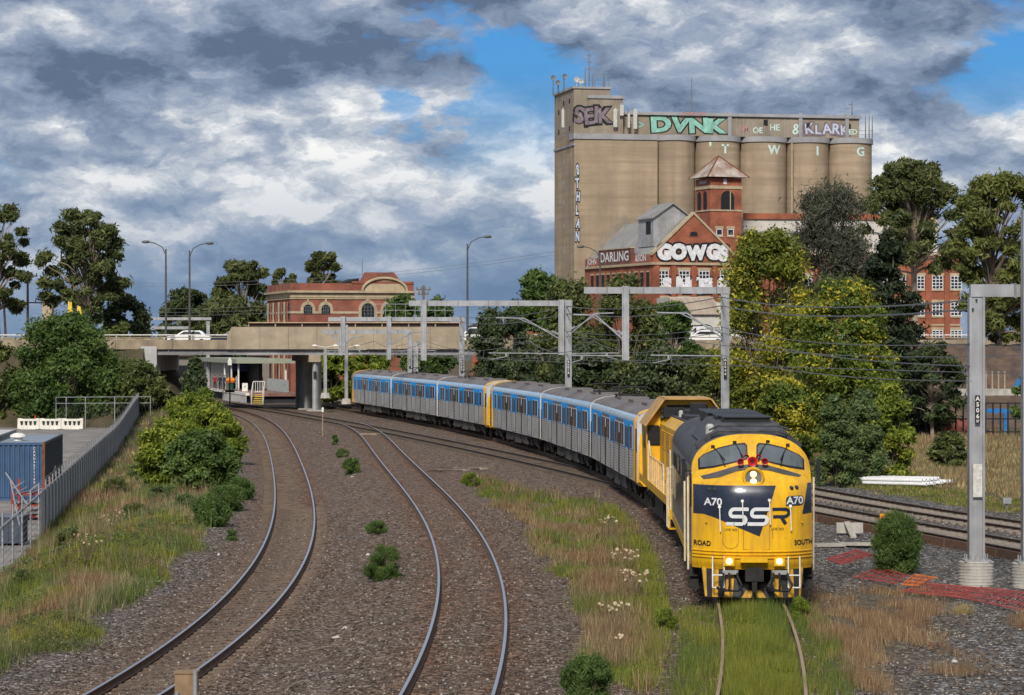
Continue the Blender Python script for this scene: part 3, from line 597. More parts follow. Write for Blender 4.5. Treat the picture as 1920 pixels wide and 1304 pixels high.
for (x0, z0, z1) in ((-.83, 1.76, 2.38), (-.28, 1.94, 2.53), (.38, 1.94, 2.55), (.90, 1.79, 2.40)):
    k = MB(); k.tube([(x0, S(x0, z1), z1), (x0, S(x0, z1) - .08, z1 - .02), (x0 + .02, S(x0, z0) - .08, z0 + .02), (x0 + .02, S(x0, z0), z0)], .015, 6); k.lathe([(0, 0), (.04, 0), (.04, .03), (0, .03)], (x0, S(x0, z1) - .05, z1), 8, 'y'); k.build('grab_rail', WHT, LOCO)
ln = MB()
for x0, x1, z0, z1 in ((-.26, -.25, 1.34, 2.0), (.37, .38, 1.34, 2.0), (-.25, .37, 1.34, 1.35), (-.75, -.37, 1.60, 1.61), (-.75, -.74, 1.6, 1.9), (-.38, -.37, 1.6, 1.9), (.45, .46, 1.62, 1.85), (.45, .78, 1.62, 1.63)):
    V = [(x0, z0), (x1, z0), (x1, z1), (x0, z1)]; ln.add([(a, S(a, c) - .004, c) for a, c in V], [(0, 1, 2, 3)])
arcp = [(-.56 + .2 * math.cos(q), 1.58 + .22 * math.sin(q)) for q in np.linspace(math.pi, 2 * math.pi, 14)]; V, f = ribbon(arcp, .012); ln.add([(a, S(a, c) - .004, c) for a, c in V], f)
ln.build('panel_seam', mat('seam', (.16, .08, .01), .8), LOCO)
for z in (1.14, 1.22, 1.30):
    k = MB(); k.tube([(x, S(x, z) - .012, z) for x in np.linspace(-1.46, 1.46, 31)], .022, 6); k.smooth = True; k.build('nose_beading', YEL, LOCO)
MB().bx(-.33, .33, -.1, .05, 1.04, 1.17).build('coupler_step_plate', YEL, LOCO)
for x in (-1.15, 1.2): k = MB(); k.lathe([(0, 0), (.02, 0), (.02, .1), (0, .1)], (x, S(x, 2.0) - .09, 2.0), 6, 'y'); k.build('lamp_iron', YEL, LOCO)
# pilot with hazard stripes
def Sp_(x, z): return .18 + .5 * (abs(x) / 1.3) ** 2.6 + (.95 - z) * -.16
def pil(poly, off, m, name, parent):
    bm = bmesh.new(); bm.faces.new([bm.verts.new((x, 0, z)) for x, z in poly])
    for q in np.arange(-1.32, 1.33, .11): bmesh.ops.bisect_plane(bm, geom=bm.verts[:] + bm.edges[:] + bm.faces[:], plane_co=(q, 0, 0), plane_no=(1, 0, 0))
    for v_ in bm.verts: v_.co.y = Sp_(v_.co.x, v_.co.z) - off
    if sum(f.normal.y * f.calc_area() for f in bm.faces) > 0: bmesh.ops.reverse_faces(bm, faces=bm.faces)
    bm.normal_update(); me = bpy.data.meshes.new(name); bm.to_mesh(me); bm.free(); me.materials.append(m); return obj(name, me, parent)
PB = mat('pilot_black', (.03, .03, .034), .45, var=.3); PYL = mat('pilot_yellow', (.62, .33, .02), .55, var=.3, vscale=4, stripes=((.2, .1, .03), (12, 12, 2), .5))
plt = pil([(-1.18, .16), (1.18, .16), (1.27, .92), (.42, .92), (.42, .62), (.3, .42), (.1, .35), (-.1, .35), (-.3, .42), (-.42, .62), (-.42, .92), (-1.27, .92)], 0, PB, 'pilot', LOCO)
for s in (-1, 1):
    for x0, x1, x2, x3, ztop in ((.07, .3, .19, .02, .35), (.52, .72, .62, .44, .92), (.86, 1.0, .98, .84, .92), (1.12, 1.17, 1.24, 1.14, .92)):
        pil([(s * x0 * 1.0, .17), (s * x1, .17), (s * x2, ztop), (s * x3, ztop)], .008, PYL, 'hazard_stripe', plt)
dk = MB(); dk.bx(-1.2, 1.2, .75, 1.0, .3, .98); dk.build('pilot_recess', UND, LOCO)
cp = MB(); cp.bx(-.13, .13, -.25, .7, .62, .88); cp.bx(-.22, .22, -.32, .0, .6, .92); cp.bx(-.06, .06, -.3, -.2, .34, .6); cp.build('coupler', UND, LOCO)
for x in (-.6, .62):
    k = MB(); k.bx(x - .13, x + .13, -.02, .25, .95, 1.16); dl = k.build('ditch_light_box', YEL, LOCO)
    MB().lathe([(0, -.02), (.06, -.015), (.085, 0), (.085, .02), (0, .02)], (x, -.03, 1.06), 14, 'y').build('ditch_light', LAMPW, dl)
    for dx in (-.14, .0, .2):
        hz = MB(); hz.tube([(x + dx, .08, .78), (x + dx, -.12, .7), (x + dx * 1.5, -.2, .5), (x + dx * 1.2 - .02, -.2, .36), (x + dx * .6 - .16, -.12, .36), (x - .3, .05, .42)], .03, 6); hz.build('air_hose', BLK, LOCO)
    MB().bx(x - .16, x + .22, .02, .1, .74, .84).build('hose_bracket', mat('bracket_grey', (.3, .3, .29), .5), LOCO)
for x in (-.86, .98):
    k = MB()
    for s in (-.14, .14): k.tube([(x + s, .06, 1.18), (x + s, .02, .42)], .018, 6)
    for z in (.42, .72): k.tube([(x - .14, .03, z), (x + .14, .03, z)], .018, 6)
    k.build('front_ladder', WHT, LOCO)
for y0 in (4.1, LEN - 4.1): bogie(LOCO, y0)
k = MB(); k.bx(-1.3, 1.3, 6.8, 11.2, .35, 1.0); k.bx(-1.35, 1.35, 1.2, LEN - .2, .84, .98); k.build('fuel_tank', UND, LOCO)
for s in (-1, 1):
    k = MB(); k.bx(s * 1.3, s * 1.52, 1.2, 1.25, .3, .9); k.bx(s * 1.3, s * 1.55, 1.1, 1.7, .3, .34); k.bx(s * 1.3, s * 1.55, 1.1, 1.7, .6, .64); k.build('cab_step', UND, LOCO)
on_track(LOCO, TD, ARC65, LEN)

# ---- second locomotive: hood unit, long hood towards the first, cab at its far end
L2 = thing('hood_locomotive', 'yellow hood diesel locomotive with raised cab coupled behind the streamlined one', 'locomotive'); LEN2 = 18.4
YE2 = mat('weathered_yellow', (.74, .40, .012), .42, var=.2, vscale=1.6, stripes=((.33, .15, .03), (8, 8, .6), .45))
k = MB(); k.bx(-1.46, 1.46, .3, LEN2 - .2, 1.08, 1.36); k.bx(-1.46, 1.46, .1, .4, .75, 1.36); k.build('walkway', YE2, L2)
k = MB(); k.bx(-1.0, 1.0, .9, 12.9, 1.36, 3.42); k.prism([(-1.0, 3.42), (1.0, 3.42), (.72, 3.72), (-.72, 3.72)], 'y', .9, 12.9); k.build('long_hood', YE2, L2)
tan = mat('faded_visor_tan', (.46, .27, .09), .6, var=.25, vscale=3)
k = MB(); cabp = [(-1.46, 1.36), (1.46, 1.36), (1.5, 3.35), (.82, 4.28), (-.82, 4.28), (-1.5, 3.35)]; k.prism(cabp, 'y', 12.9, 15.9); k.build('cab', YE2, L2)
k = MB()
pr = [(-1.54, 3.33), (-.84, 4.30), (.84, 4.30), (1.54, 3.33)]
for (a, b_) in zip(pr[:-1], pr[1:]):
    d_ = Vector((b_[0] - a[0], b_[1] - a[1])).normalized(); nn = Vector((-d_.y, d_.x)) * .06
    k.add([(a[0], 12.45, a[1]), (b_[0], 12.45, b_[1]), (b_[0], 16.1, b_[1]), (a[0], 16.1, a[1]), (a[0] + nn.x, 12.45, a[1] + nn.y), (b_[0] + nn.x, 12.45, b_[1] + nn.y), (b_[0] + nn.x, 16.1, b_[1] + nn.y), (a[0] + nn.x, 16.1, a[1] + nn.y)], [(0, 1, 2, 3), (4, 5, 6, 7), (0, 1, 5, 4), (1, 2, 6, 5), (2, 3, 7, 6), (3, 0, 4, 7)])
k.build('cab_roof_visor', tan, L2)
MB().prism([(-.95, 3.5), (.95, 3.5), (.72, 4.1), (-.72, 4.1)], 'y', 12.84, 12.895).build('clerestory_opening', BLK, L2)
k = MB()
for z in (3.62, 3.86): k.bx(-1.0, 1.0, 12.7, 12.8, z, z + .1)
k.build('louvre_bar', ROOFG, L2)
for s in (-1, 1):
    fp = fillet([(s * 1.04, 2.66), (s * 1.42, 2.66), (s * 1.42, 3.32), (s * 1.04, 3.32), (s * 1.04, 2.66)], .09, 4)[:-1]
    fo = [((x - s * 1.23) * 1.2 + s * 1.23, (z - 2.99) * 1.12 + 2.99) for x, z in fp]
    MB().prism(fo, 'y', 12.86, 12.899).build('cab_window_frame', BLK, L2); MB().prism(fp, 'y', 12.84, 12.90).build('cab_window', GLASS, L2)
    MB().bx(s * 1.47, s * 1.51, 13.6, 14.8, 2.5, 3.25).build('cab_side_window', GLASS, L2)
    hr = MB()
    for y0 in np.arange(4.2, 12.6, 1.15): hr.tube([(s * 1.43, y0, 1.36), (s * 1.43, y0, 2.3)], .02, 5)
    hr.tube([(s * 1.43, 3.9, 1.36), (s * 1.43, 4.0, 2.2), (s * 1.43, 4.2, 2.3), (s * 1.43, 11.4, 2.3), (s * 1.43, 12.2, 2.75), (s * 1.43, 12.6, 2.8), (s * 1.43, 12.65, 1.0)], .024, 5)
    hr.build('walkway_railing', CREAM, L2)
    for y0 in (.5, 1.15):
        q = MB(); q.tube([(s * 1.5, y0, .45), (s * 1.5, y0, 2.35), (s * 1.3, y0, 2.4)], .024, 5); q.build('end_grab_rail', CREAM, L2)
    for y0 in (2.0, 4.6, 7.2, 9.8):
        q = MB(); q.bx(s * 1.0, s * 1.02, y0, y0 + 2.1, 1.5, 2.5)
        for i in range(9): q.bx(s * 1.0, s * 1.03, y0 + .1, y0 + 2.0, 2.6 + i * .075, 2.63 + i * .075)
        q.build('engine_door', YE2 if y0 > 3 else mat('grille_dark', (.12, .075, .02), .7), L2)
    st = MB(); st.bx(s * 1.2, s * 1.5, .2, .9, .42, .46); st.bx(s * 1.2, s * 1.5, .2, .9, .78, .82); st.bx(s * 1.46, s * 1.5, .2, .24, .42, 1.1); st.build('end_step', YE2, L2)
k = MB(); k.bx(-.7, .7, 1.1, 12.6, 3.725, 3.77); k.build('hood_top', ROOFG, L2)
for x0, x1, y0, y1, z1 in ((-.95, .95, 10.9, 12.3, 3.82), (-.9, -.2, 11.4, 12.6, 4.02), (.1, .8, 11.2, 12.5, 3.98), (-.6, .6, 2.0, 4.0, 3.86), (-.6, .5, 5, 7.4, 3.9), (-.15, .35, 8.6, 9.4, 4.25), (.6, .85, 9.6, 9.9, 4.1), (-.55, .2, 10.2, 11.6, 3.86)):
    MB().bx(x0, x1, y0, y1, 3.70, z1).build('hood_equipment', BLK, L2)
MB().lathe([(0, 3.7), (.08, 3.7), (.08, 3.95), (.05, 4.0), (0, 4)], (-.5, 9, 0), 10).build('exhaust_cap', MATS['pale_cap'], L2)
for y0 in (3.4, LEN2 - 3.6): bogie(L2, y0, (-1.0, 1.0) if False else (-1.7, 0, 1.7))
k = MB(); k.bx(-1.3, 1.3, 6.3, 10.9, .35, 1.05); k.build('fuel_tank', UND, L2)
on_track(L2, TD, ARC65 + LEN + 1.1, LEN2)

# ---- electric passenger cars
BLU = mat('train_blue', (.010, .31, .80), .5, var=.22, vscale=1.4, spec=.15)
BLU2 = mat('train_blue_door', (.008, .40, .92), .5, var=.25, vscale=1.2, spec=.15)
LBL = mat('cantrail_highlight', (.36, .58, .80), .22, var=.12, vscale=1.2, coat=.4)  # pale blue: the sky's highlight along the cantrail, put into the colour
SST = mat('stainless_side', (.68, .67, .66), .36, metal=.3, var=.2, vscale=1.4, stripes=((.22, .18, .15), (3, 3, .4), .3), dirt=((.30, .25, .21), (.25, .25, .25), .4))
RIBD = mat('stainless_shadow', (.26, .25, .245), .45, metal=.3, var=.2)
TRF = mat('train_roof', (.17, .155, .155), .75, var=.35, vscale=1.5, stripes=((.09, .07, .06), (.6, .25, 1), .6))
TGL = mat('train_window_glass', (.022, .022, .024), .2, var=.5, vscale=1.1, col2=(.07, .055, .05), spec=.12)
GRB = mat('letter_panel_grey', (.20, .20, .22), .35, metal=.4, var=.3, vscale=2)
CLEN = 23.5
prof = [(1.30, .82)]; pm = []
nrib = 11
for i in range(nrib):
    z0 = .88 + i * (1.2 / nrib); h_ = 1.2 / nrib
    prof += [(1.455, z0), (1.455, z0 + h_ * .62), (1.435, z0 + h_ * .68), (1.435, z0 + h_ * .95)]; pm += [0 if i else 0, 0, 0, 1]
prof += [(1.46, 2.10), (1.46, 3.22), (1.44, 3.34), (1.36, 3.50), (1.22, 3.62), (.8, 3.76), (.3, 3.83), (0, 3.84)]
side_mats = [0] + [q for i in range(nrib) for q in (0, 0, 1, 1)][:len(prof) - 2]
pm = []
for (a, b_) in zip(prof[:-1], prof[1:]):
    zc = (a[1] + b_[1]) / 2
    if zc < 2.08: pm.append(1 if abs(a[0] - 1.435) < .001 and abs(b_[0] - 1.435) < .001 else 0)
    elif zc < 3.25: pm.append(2)
    elif zc < 3.55: pm.append(3)
    else: pm.append(4)
fullp = prof + [(-x, z) for x, z in prof[-2::-1]]; fullm = pm + pm[::-1] + [4]
CARBODY = MB(); CARBODY.smooth = True
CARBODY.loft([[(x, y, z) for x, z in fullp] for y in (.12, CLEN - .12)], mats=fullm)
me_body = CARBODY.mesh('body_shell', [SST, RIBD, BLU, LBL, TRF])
def quadbox(x, y0, y1, z0, z1, t, m, name): k = MB(); k.bx(x - t, x + t, y0, y1, z0, z1); return k.mesh(name, m)
ME_WIN = quadbox(0, -.47, .47, 2.14, 3.02, .014, TGL, 'window'); ME_FRM = quadbox(0, -.505, .505, 2.10, 3.06, .008, SILV, 'window_frame')
ME_DOOR = quadbox(0, -.34, .34, .92, 3.06, .013, BLU2, 'door_leaf'); ME_DLOW = quadbox(0, -.335, .335, .93, 2.08, .016, SST, 'door_lower'); ME_DWIN = quadbox(0, -.23, .23, 2.14, 2.96, .018, TGL, 'door_window')
ME_GAP = quadbox(0, -.02, .02, .9, 3.08, .02, UND, 'door_gap'); ME_LET = quadbox(0, -1.9, 1.9, 3.05, 3.2, .006, GRB, 'letter_panel')
me_pipe = MB().tube([(0, 0, .9), (0, 0, 2.6)], .03, 5).mesh('downpipe', UND)
def underframe():
    k = MB(); k.bx(-1.25, 1.25, .4, CLEN - .4, .74, .84)
    for y0, y1, z0 in ((6.4, 8.3, .32), (8.6, 9.5, .42), (9.8, 12.2, .28), (12.5, 13.3, .45), (13.6, 16.2, .34)):
        for s in (-1, 1): k.bx(s * .55, s * 1.32, y0, y1, z0, .78)
    return k.mesh('underframe_equipment', mat('under_grey', (.075, .07, .065), .8, var=.6, vscale=1.2))
ME_UND = underframe()
def panto():
    k = MB(); k.smooth = False
    for s in (-.5, .5):
        k.tube([(s, -1, 3.95), (s, 1.0, 3.95)], .035, 5); k.tube([(s, -.9, 4.0), (s * .7, 1.2, 4.18)], .03, 5); k.tube([(s * .7, 1.2, 4.18), (s * .5, -.7, 4.3)], .025, 5)
    for y in (-1, 1): k.tube([(-.6, y, 3.95), (.6, y, 3.95)], .035, 5)
    for y in (-.75, -.45): k.tube([(-.95, y, 4.22), (-.7, y, 4.33), (.7, y, 4.33), (.95, y, 4.22)], .03, 5)
    for sx_ in (-.5, .5):
        for y in (-1, 1): k.lathe([(.07, 3.78), (.07, 3.83), (.04, 3.85), (.07, 3.87), (.04, 3.9), (.05, 3.95)], (sx_, y, 0), 8)
    return k.mesh('pantograph', UND)
ME_PAN = panto()
me_roofbox = MB().box((0, 0, 3.84), (1.3, 2.2, .12)).mesh('roof_unit', TRF)
def cab_end(parent, y, sgn):               # yellow raked driving end; y = outer end, sgn = direction into the car
    k = MB(); k.smooth = True
    o = [(x * 1.022, z) for x, z in [(1.30, .72), (1.46, .9), (1.46, 3.25), (1.40, 3.42), (1.22, 3.64), (.8, 3.79), (0, 3.87), (-.8, 3.79), (-1.22, 3.64), (-1.40, 3.42), (-1.46, 3.25), (-1.46, .9), (-1.30, .72)]]
    r0 = [(x, y + sgn * 1.25, z) for x, z in o]; r1 = [(x * .985, y + sgn * (.2 + .12 * max(0, z - 2)), z) for x, z in o]; r2 = [(x * .9, y + sgn * (-.05 + .16 * max(0, z - 2)), z * .985 + .02) for x, z in o]
    k.loft([r0, r1, r2]); ce = k.build('cab_end', mat('cab_yellow', (.82, .42, .01), .35, var=.12, coat=.3), parent)
    def fp(x, z): return (x, y + sgn * (-.05 + .16 * max(0, z - 2)) - sgn * .015, z)
    q = MB(); q.add([fp(-1.18, 2.1), fp(1.18, 2.1), fp(1.16, 3.2), fp(-1.16, 3.2)], [(0, 1, 2, 3)]); q.build('windscreen', GLASS, ce)
    for s in (-1, 1):
        MB().bx(s * 1.46, s * 1.49, y + sgn * .22, y + sgn * .55, 2.1, 3.0).build('cab_quarter_window', GLASS, ce)
        MB().lathe([(0, -.01), (.09, -.01), (.09, .02), (0, .02)], (s * .95, y - sgn * .06, 1.5), 12, 'y').build('head_lamp', LENS, ce)
    q = MB(); q.add([fp(-1.3, 1.05), fp(-1.1, 1.75), fp(-.3, 1.05)], [(0, 1, 2)]); q.add([fp(1.3, 1.05), fp(1.1, 1.75), fp(.3, 1.05)], [(0, 1, 2)]); q.build('blue_wedge', BLU, ce)
CARL = ['leading car coupled to the yellow hood locomotive', 'middle car behind the leading car', 'third car ending at the yellow cab gap', 'fourth car with the yellow cab face in mid-train', 'fifth car ahead of the last', 'tail car nearest the road bridge piers']
def rail_car(i, cab, pans):
    t = thing('passenger_rail_car', 'blue and ribbed stainless electric train, ' + CARL[i], 'train car', group='cars of the blue electric train')
    obj('body_shell', me_body, t)
    for s in (-1, 1):
        X = s * 1.462
        for dc in (4.4, 11.45, 18.5):
            for q in (-.36, .36):
                d_ = obj('door_leaf', ME_DOOR, t, (X, dc + q, 0)); obj('door_lower', ME_DLOW, d_); obj('door_window', ME_DWIN, d_)
            for q in (-.78, .78, 0): obj('door_gap', ME_GAP, t, (X, dc + q, 0))
        for wc in (1.55, 2.6, 6.3, 7.35, 8.6, 9.65, 13.3, 14.35, 15.6, 16.65, 20.4, 21.45):
            if (cab and wc < 2 and cab < 0) or (cab and wc > 21 and cab > 0): continue
            f = obj('window_frame', ME_FRM, t, (X, wc, 0)); obj('window', ME_WIN, f)
        for lc in (7.9, 15.0): obj('letter_panel', ME_LET, t, (X, lc, 0))
        for pc in (.35, 7.97, 14.97, CLEN - .35): obj('downpipe', me_pipe, t, (s * 1.475, pc, 0))
    obj('underframe_equipment', ME_UND, t)
    for y in (3.4, CLEN - 3.4): bogie(t, y, (-1.2, 1.2), wr=.44)
    for y in pans: obj('pantograph', ME_PAN, t, (0, y, 0))
    for y in (5.5, 11.5, 17.5): obj('roof_unit', me_roofbox, t, (0, y, 0))
    if cab: cab_end(t, 0 if cab < 0 else CLEN, 1 if cab < 0 else -1)
    if cab >= 0:
        pass
    g = MB()
    for y in ((.0, CLEN) if not cab else ((CLEN,) if cab < 0 else (0,))):
        g.bx(-1.25, 1.25, y - .3, y + .3, .95, 3.55)
    g.build('gangway_bellows', UND, t)
    return t
a0 = ARC65 + LEN + 1.1 + LEN2 + 1.4
for i, (cab, pans) in enumerate(((-1, (19.5,)), (0, (5.0,)), (1, ()), (-1, (15.,)), (0, (17.,)), (1, ()))):
    on_track(rail_car(i, cab, pans), TD, a0 + i * (CLEN + .45) + (1.1 if i > 2 else 0), CLEN)
# ------------------------------------------------------------------ overhead line structures
GALV = mat('galvanised_steel', (.40, .41, .43), .45, metal=.45, var=.18, vscale=1.2, stripes=((.24, .23, .23), (5, 5, .4), .35), dirt=((.20, .15, .11), (2.2, 2.2, .8), .35))
GALD = mat('galvanised_dark', (.22, .225, .235), .5, metal=.4, var=.2)
CONC = mat('pale_concrete', (.42, .40, .36), .85, var=.25, vscale=2.5, bump=.15, stripes=((.2, .18, .15), (4, 4, .6), .5))
WIRE = mat('wire_grey', (.20, .205, .21), .5, metal=.4)
def mast_mesh(x, y, z0, z1, w=.42, d=.36):       # I-section post
    k = MB(); k.bx(x - w / 2, x - w / 2 + .06, y - d / 2, y + d / 2, z0, z1); k.bx(x + w / 2 - .06, x + w / 2, y - d / 2, y + d / 2, z0, z1); k.bx(x - w / 2 + .06, x + w / 2 - .06, y - d / 2 + .07, y + d / 2, z0, z1); return k
def arm_mesh(x, y, xo, zt_, zc):                  # cantilever: two raking tubes, registration arm, steady arm
    k = MB(); k.tube([(x, y, zt_ - 1.25), (xo + (x - xo) * .45, y, zt_), (xo, y, zt_ + .03)], .045, 6); k.tube([(x, y, zt_ - 1.05), (xo + (x - xo) * .35, y, zt_ - .0)], .03, 6)
    k.tube([(x, y, zc + .38), (xo - (x - xo) * .12, y, zc + .42)], .035, 6); k.tube([(xo + (x - xo) * .2, y, zc + .38), (xo + (x - xo) * .18, y, zc + .2), (xo - (x - xo) * .08, y, zc + .02)], .022, 5)
    k.box((xo + (x - xo) * .16, y, zc + .3), (.09, .09, .22)); k.tube([(x - .0, y, zt_ - 1.0), (x + (xo - x) * .1, y, zt_ - .8)], .07, 8); return k
def gantry(label, Y, masts, zb, x0, x1, drops=(), arms=(), plate=None, depth=.34, foot=False, zg=-.25):
    t = thing('overhead_line_gantry', label, 'gantry', (0, Y, 0), group='overhead line gantries')
    for i, (mx, mtop) in enumerate(masts):
        mast_mesh(mx, 0, zg if not foot else .5, mtop).build('mast', GALV, t)
        if foot:
            f = MB(); f.smooth = True
            f.lathe([(.0, -.3), (.47, -.3), (.47, .42), (.44, .45), (0, .45)], (mx, 0, 0), 28); fo = f.build('footing', CONC, t)
            for z in np.arange(-.18, .42, .085): q = MB(); q.lathe([(.47, z), (.482, z + .012), (.47, z + .024)], (mx, 0, 0), 28); q.build('formwork_ridge', CONC, fo)
            q = MB(); q.bx(mx - .36, mx + .36, -.36, .36, .45, .5)
            for a in range(14): q.lathe([(.018, .5), (.018, .64), (0, .65)], (mx + .31 * math.cos(a * .449), .31 * math.sin(a * .449), 0), 6)
            q.build('base_plate', GALV, fo)
        else: MB().lathe([(0, -.4), (.42, -.4), (.42, .05), (0, .05)], (mx, 0, zg + .25), 14).build('footing', CONC, t)
    if x1 > x0:
        k = MB(); k.bx(x0, x1, -.15, .15, zb - depth / 2, zb + depth / 2)
        k.build('beam', GALV, t)
        for xx in np.arange(x0 + 1.2, x1 - .4, 1.9): MB().bx(xx - .03, xx + .03, -.19, .19, zb - depth / 2 - .03, zb + depth / 2 + .03).build('beam_clamp', GALD, t)
    for dx, dz in drops: mast_mesh(dx, -.36, dz, zb + depth / 2 + .05, .36, .3).build('drop_post', GALV, t)
    for a in arms: arm_mesh(a[0], -.4, a[1], a[2], a[3]).build('cantilever_arm', GALV, t)
    if plate:
        mx, z, tx1, tx2, sz = plate
        w_ = sz * .85; n = len(tx1); pl = MB(); pl.bx(mx - w_ / 2, mx + w_ / 2, -.235, -.2, z - sz * n * .55 - sz * .5, z + sz * n * .55); po = pl.build('number_plate', BLK, t)
        for i, ch in enumerate(tx1): wall_text(ch, sz * 1.05, WHT, po, (mx, -.24, z + sz * (n / 2 - .45 - i) * 1.02), bold=.004)
        if tx2: wall_text(tx2, sz * .55, WHT, po, (mx, -.24, z - sz * n * .55 - sz * .12), bold=.003)
    return t
gantry('near steel gantry whose mast on ribbed footing carries plate A506 27', 72.5, [(12.62, 7.62)], 7.8, 12.45, 22, plate=(12.62, 4.62, 'A506', '27', .155), foot=True)
gantry('tall slim steel mast on plain concrete footing beside the plated mast', 72.0, [(13.98, 9.95)], 8, 0, -1, foot=True)
MB().bx(12.5, 12.75, 72.5 - .225, 72.5 - .19, 2.2, 3.1).build('paint_patch', mat('pale_patch', (.55, .54, .5), .7, var=.3, vscale=8)).parent = [o for o in COL.objects if o.name == 'overhead_line_gantry'][0]
o = [q for q in COL.objects if q.name == 'paint_patch'][0]; o.matrix_parent_inverse = Matrix.Translation((0, -72.5, 0))
gantry('steel gantry with plate A5044 standing just behind the yellow locomotives', 139, [(11.1, 9.1)], 9.1, 3.75, 11.35, drops=((5.9, 5.45),), arms=((5.75, 3.2, 7.8, 5.3), (10.9, 7.6, 7.9, 5.3)), plate=(11.1, 5.1, 'A5044', None, .18))
gantry('steel gantry over the third car with mast among dark bushes', 168, [(3.55, 9.05)], 8.85, -6.5, 3.8, drops=((-5.55, 5.25), (3.1, 5.6)), arms=((2.9, -1, 7.9, 5.3), (3.7, 6.4, 8.2, 5.3)), plate=(3.55, 4.8, 'A5018', None, .17))
gantry('steel gantry with railed walkway in front of the long bridge wall', 215, [(-4.05, 8.4)], 8.25, -14.8, -3.8, drops=((-9.9, 5.0), (-13.6, 5.6)), arms=((-10.1, -6.6, 7.2, 5.3), (-13.7, -15, 7.0, 5.3)), plate=(-4.05, 4.5, 'A502', None, .2))
g5 = gantry('small steel gantry close to the bridge girder beside paired posts', 243, [(-9.3, 7.2), (-8.75, 6.5)], 7.35, -17.3, -9.1, drops=((-15.6, 5.2),), arms=((-15.7, -13.5, 6.9, 5.3),), plate=(-9.3, 4.6, 'A500', None, .2))
wk = MB()
for z in (.55, 1.05): wk.tube([(-11, 0, 8.42 + z), (-4.6, 0, 8.42 + z)], .025, 5)
for xx in np.arange(-11, -4.5, .8): wk.tube([(xx, 0, 8.42), (xx, 0, 9.47)], .022, 5)
wk.build('walkway_railing', GALV, [q for q in COL.objects if q.name.startswith('overhead_line_gantry') and 'railed' in q['label']][0])
for i, (px, yb, Y, top) in enumerate(((649.5, 752, 247, 8.0), (610, 741, 251, 5.9))):
    p = P(px, yb, Y); t = thing('lamp_mast', ('tall', 'short')[i] + ' grey steel post with white lamps standing before the bridge', 'post', (p.x, Y, 0), group='posts before the bridge')
    mast_mesh(0, 0, p.z, top, .3, .26).build('mast', GALV, t); MB().lathe([(0, -.3), (.5, -.3), (.4, .2), (0, .2)], (0, 0, p.z), 10).build('footing', CONC, t)
    for s in (-1, 1): k = MB(); k.tube([(0, 0, 5.9), (s * .9, 0, 6.1)], .03, 5); k.lathe([(0, 0), (.28, 0), (.2, .1), (0, .14)], (s * 1.0, 0, 6.05), 10); k.build('lamp', WHT, t)
p = P(335, 600, 330)
t = gantry('pale steel portal beyond the bridge behind the street lamps', 330, [(-45.0, 9.3), (-37.6, 9.0)], 9.3, -45.2, -37.2, zg=-.5)
MB().bx(-44.9, -40, -.1, .1, 8.0, 8.35).build('lower_beam', GALV, t)
# wires: messenger and contact wire with droppers over each electrified track
def wire(label, pts, r=.016, name='overhead_wire', sag=.0, n=10):
    k = MB(); full = []
    for a, b_ in zip(pts[:-1], pts[1:]):
        for i in range(n): q = i / n; v_ = Vector(a).lerp(Vector(b_), q); v_.z -= sag * 4 * q * (1 - q); full.append(v_)
    full.append(Vector(pts[-1])); k.tube(full, r, 4, cap=False); o = k.build(name, WIRE); return tag(o, label, 'wire', 'overhead wires')
for nm, T, offs in (('the passenger train', TD, 0), ('the track behind the train', TE, 0)):
    ys = ([] if T is TD else [80]) + [139, 168, 215, 243, 300]
    wire('grooved contact wire hung low above ' + nm, [(tx(T, y) - .1, y, 5.25) for y in ys], .022)
    wire('sagging messenger wire above ' + nm, [(tx(T, y), y, 6.5) for y in ys], .024, sag=.7)
    dr = MB()
    for a, b_ in zip(ys[:-1], ys[1:]):
        for i in range(1, 8):
            q = i / 8; y = a + (b_ - a) * q; xm = tx(T, a) + (tx(T, b_) - tx(T, a)) * q; dr.tube([(xm, y, 6.5 - .7 * 4 * q * (1 - q)), (xm - .1, y, 5.25)], .01, 4, cap=False)
    tag(dr.build('dropper_wires', WIRE), 'thin vertical droppers between the wires above ' + nm, 'wire', kind='stuff')
for i, (z0, z1, xo) in enumerate(((7.55, 8.75, 12.6), (7.3, 8.3, 12.5), (5.75, 6.9, 12.4), (5.35, 5.75, 12.45), (6.35, 7.2, 12.4))):
    wire(('upper feeder wire', 'second feeder wire', 'middle stay wire', 'lowest wire', 'thin earth wire')[i] + ' running from the near gantry back past the yellow tree', [(xo, 72.3, z0), (10.9, 139, z1), (3.4, 168, z1 - .1), (-4.2, 215, z1 - .3)], .032 if i < 2 else .022, sag=.35)
for i, py in enumerate((524, 530, 572, 579, 585)):
    a, b_ = P(-20, py - 2, 345), P(1040, py - (52 if i < 2 else 14), 300); wire('long power line crossing high behind the bridge, strand %s' % ('one two three four five'.split()[i]), [a, P(510, py + 2, 330), b_], .022, 'power_line', sag=.5)

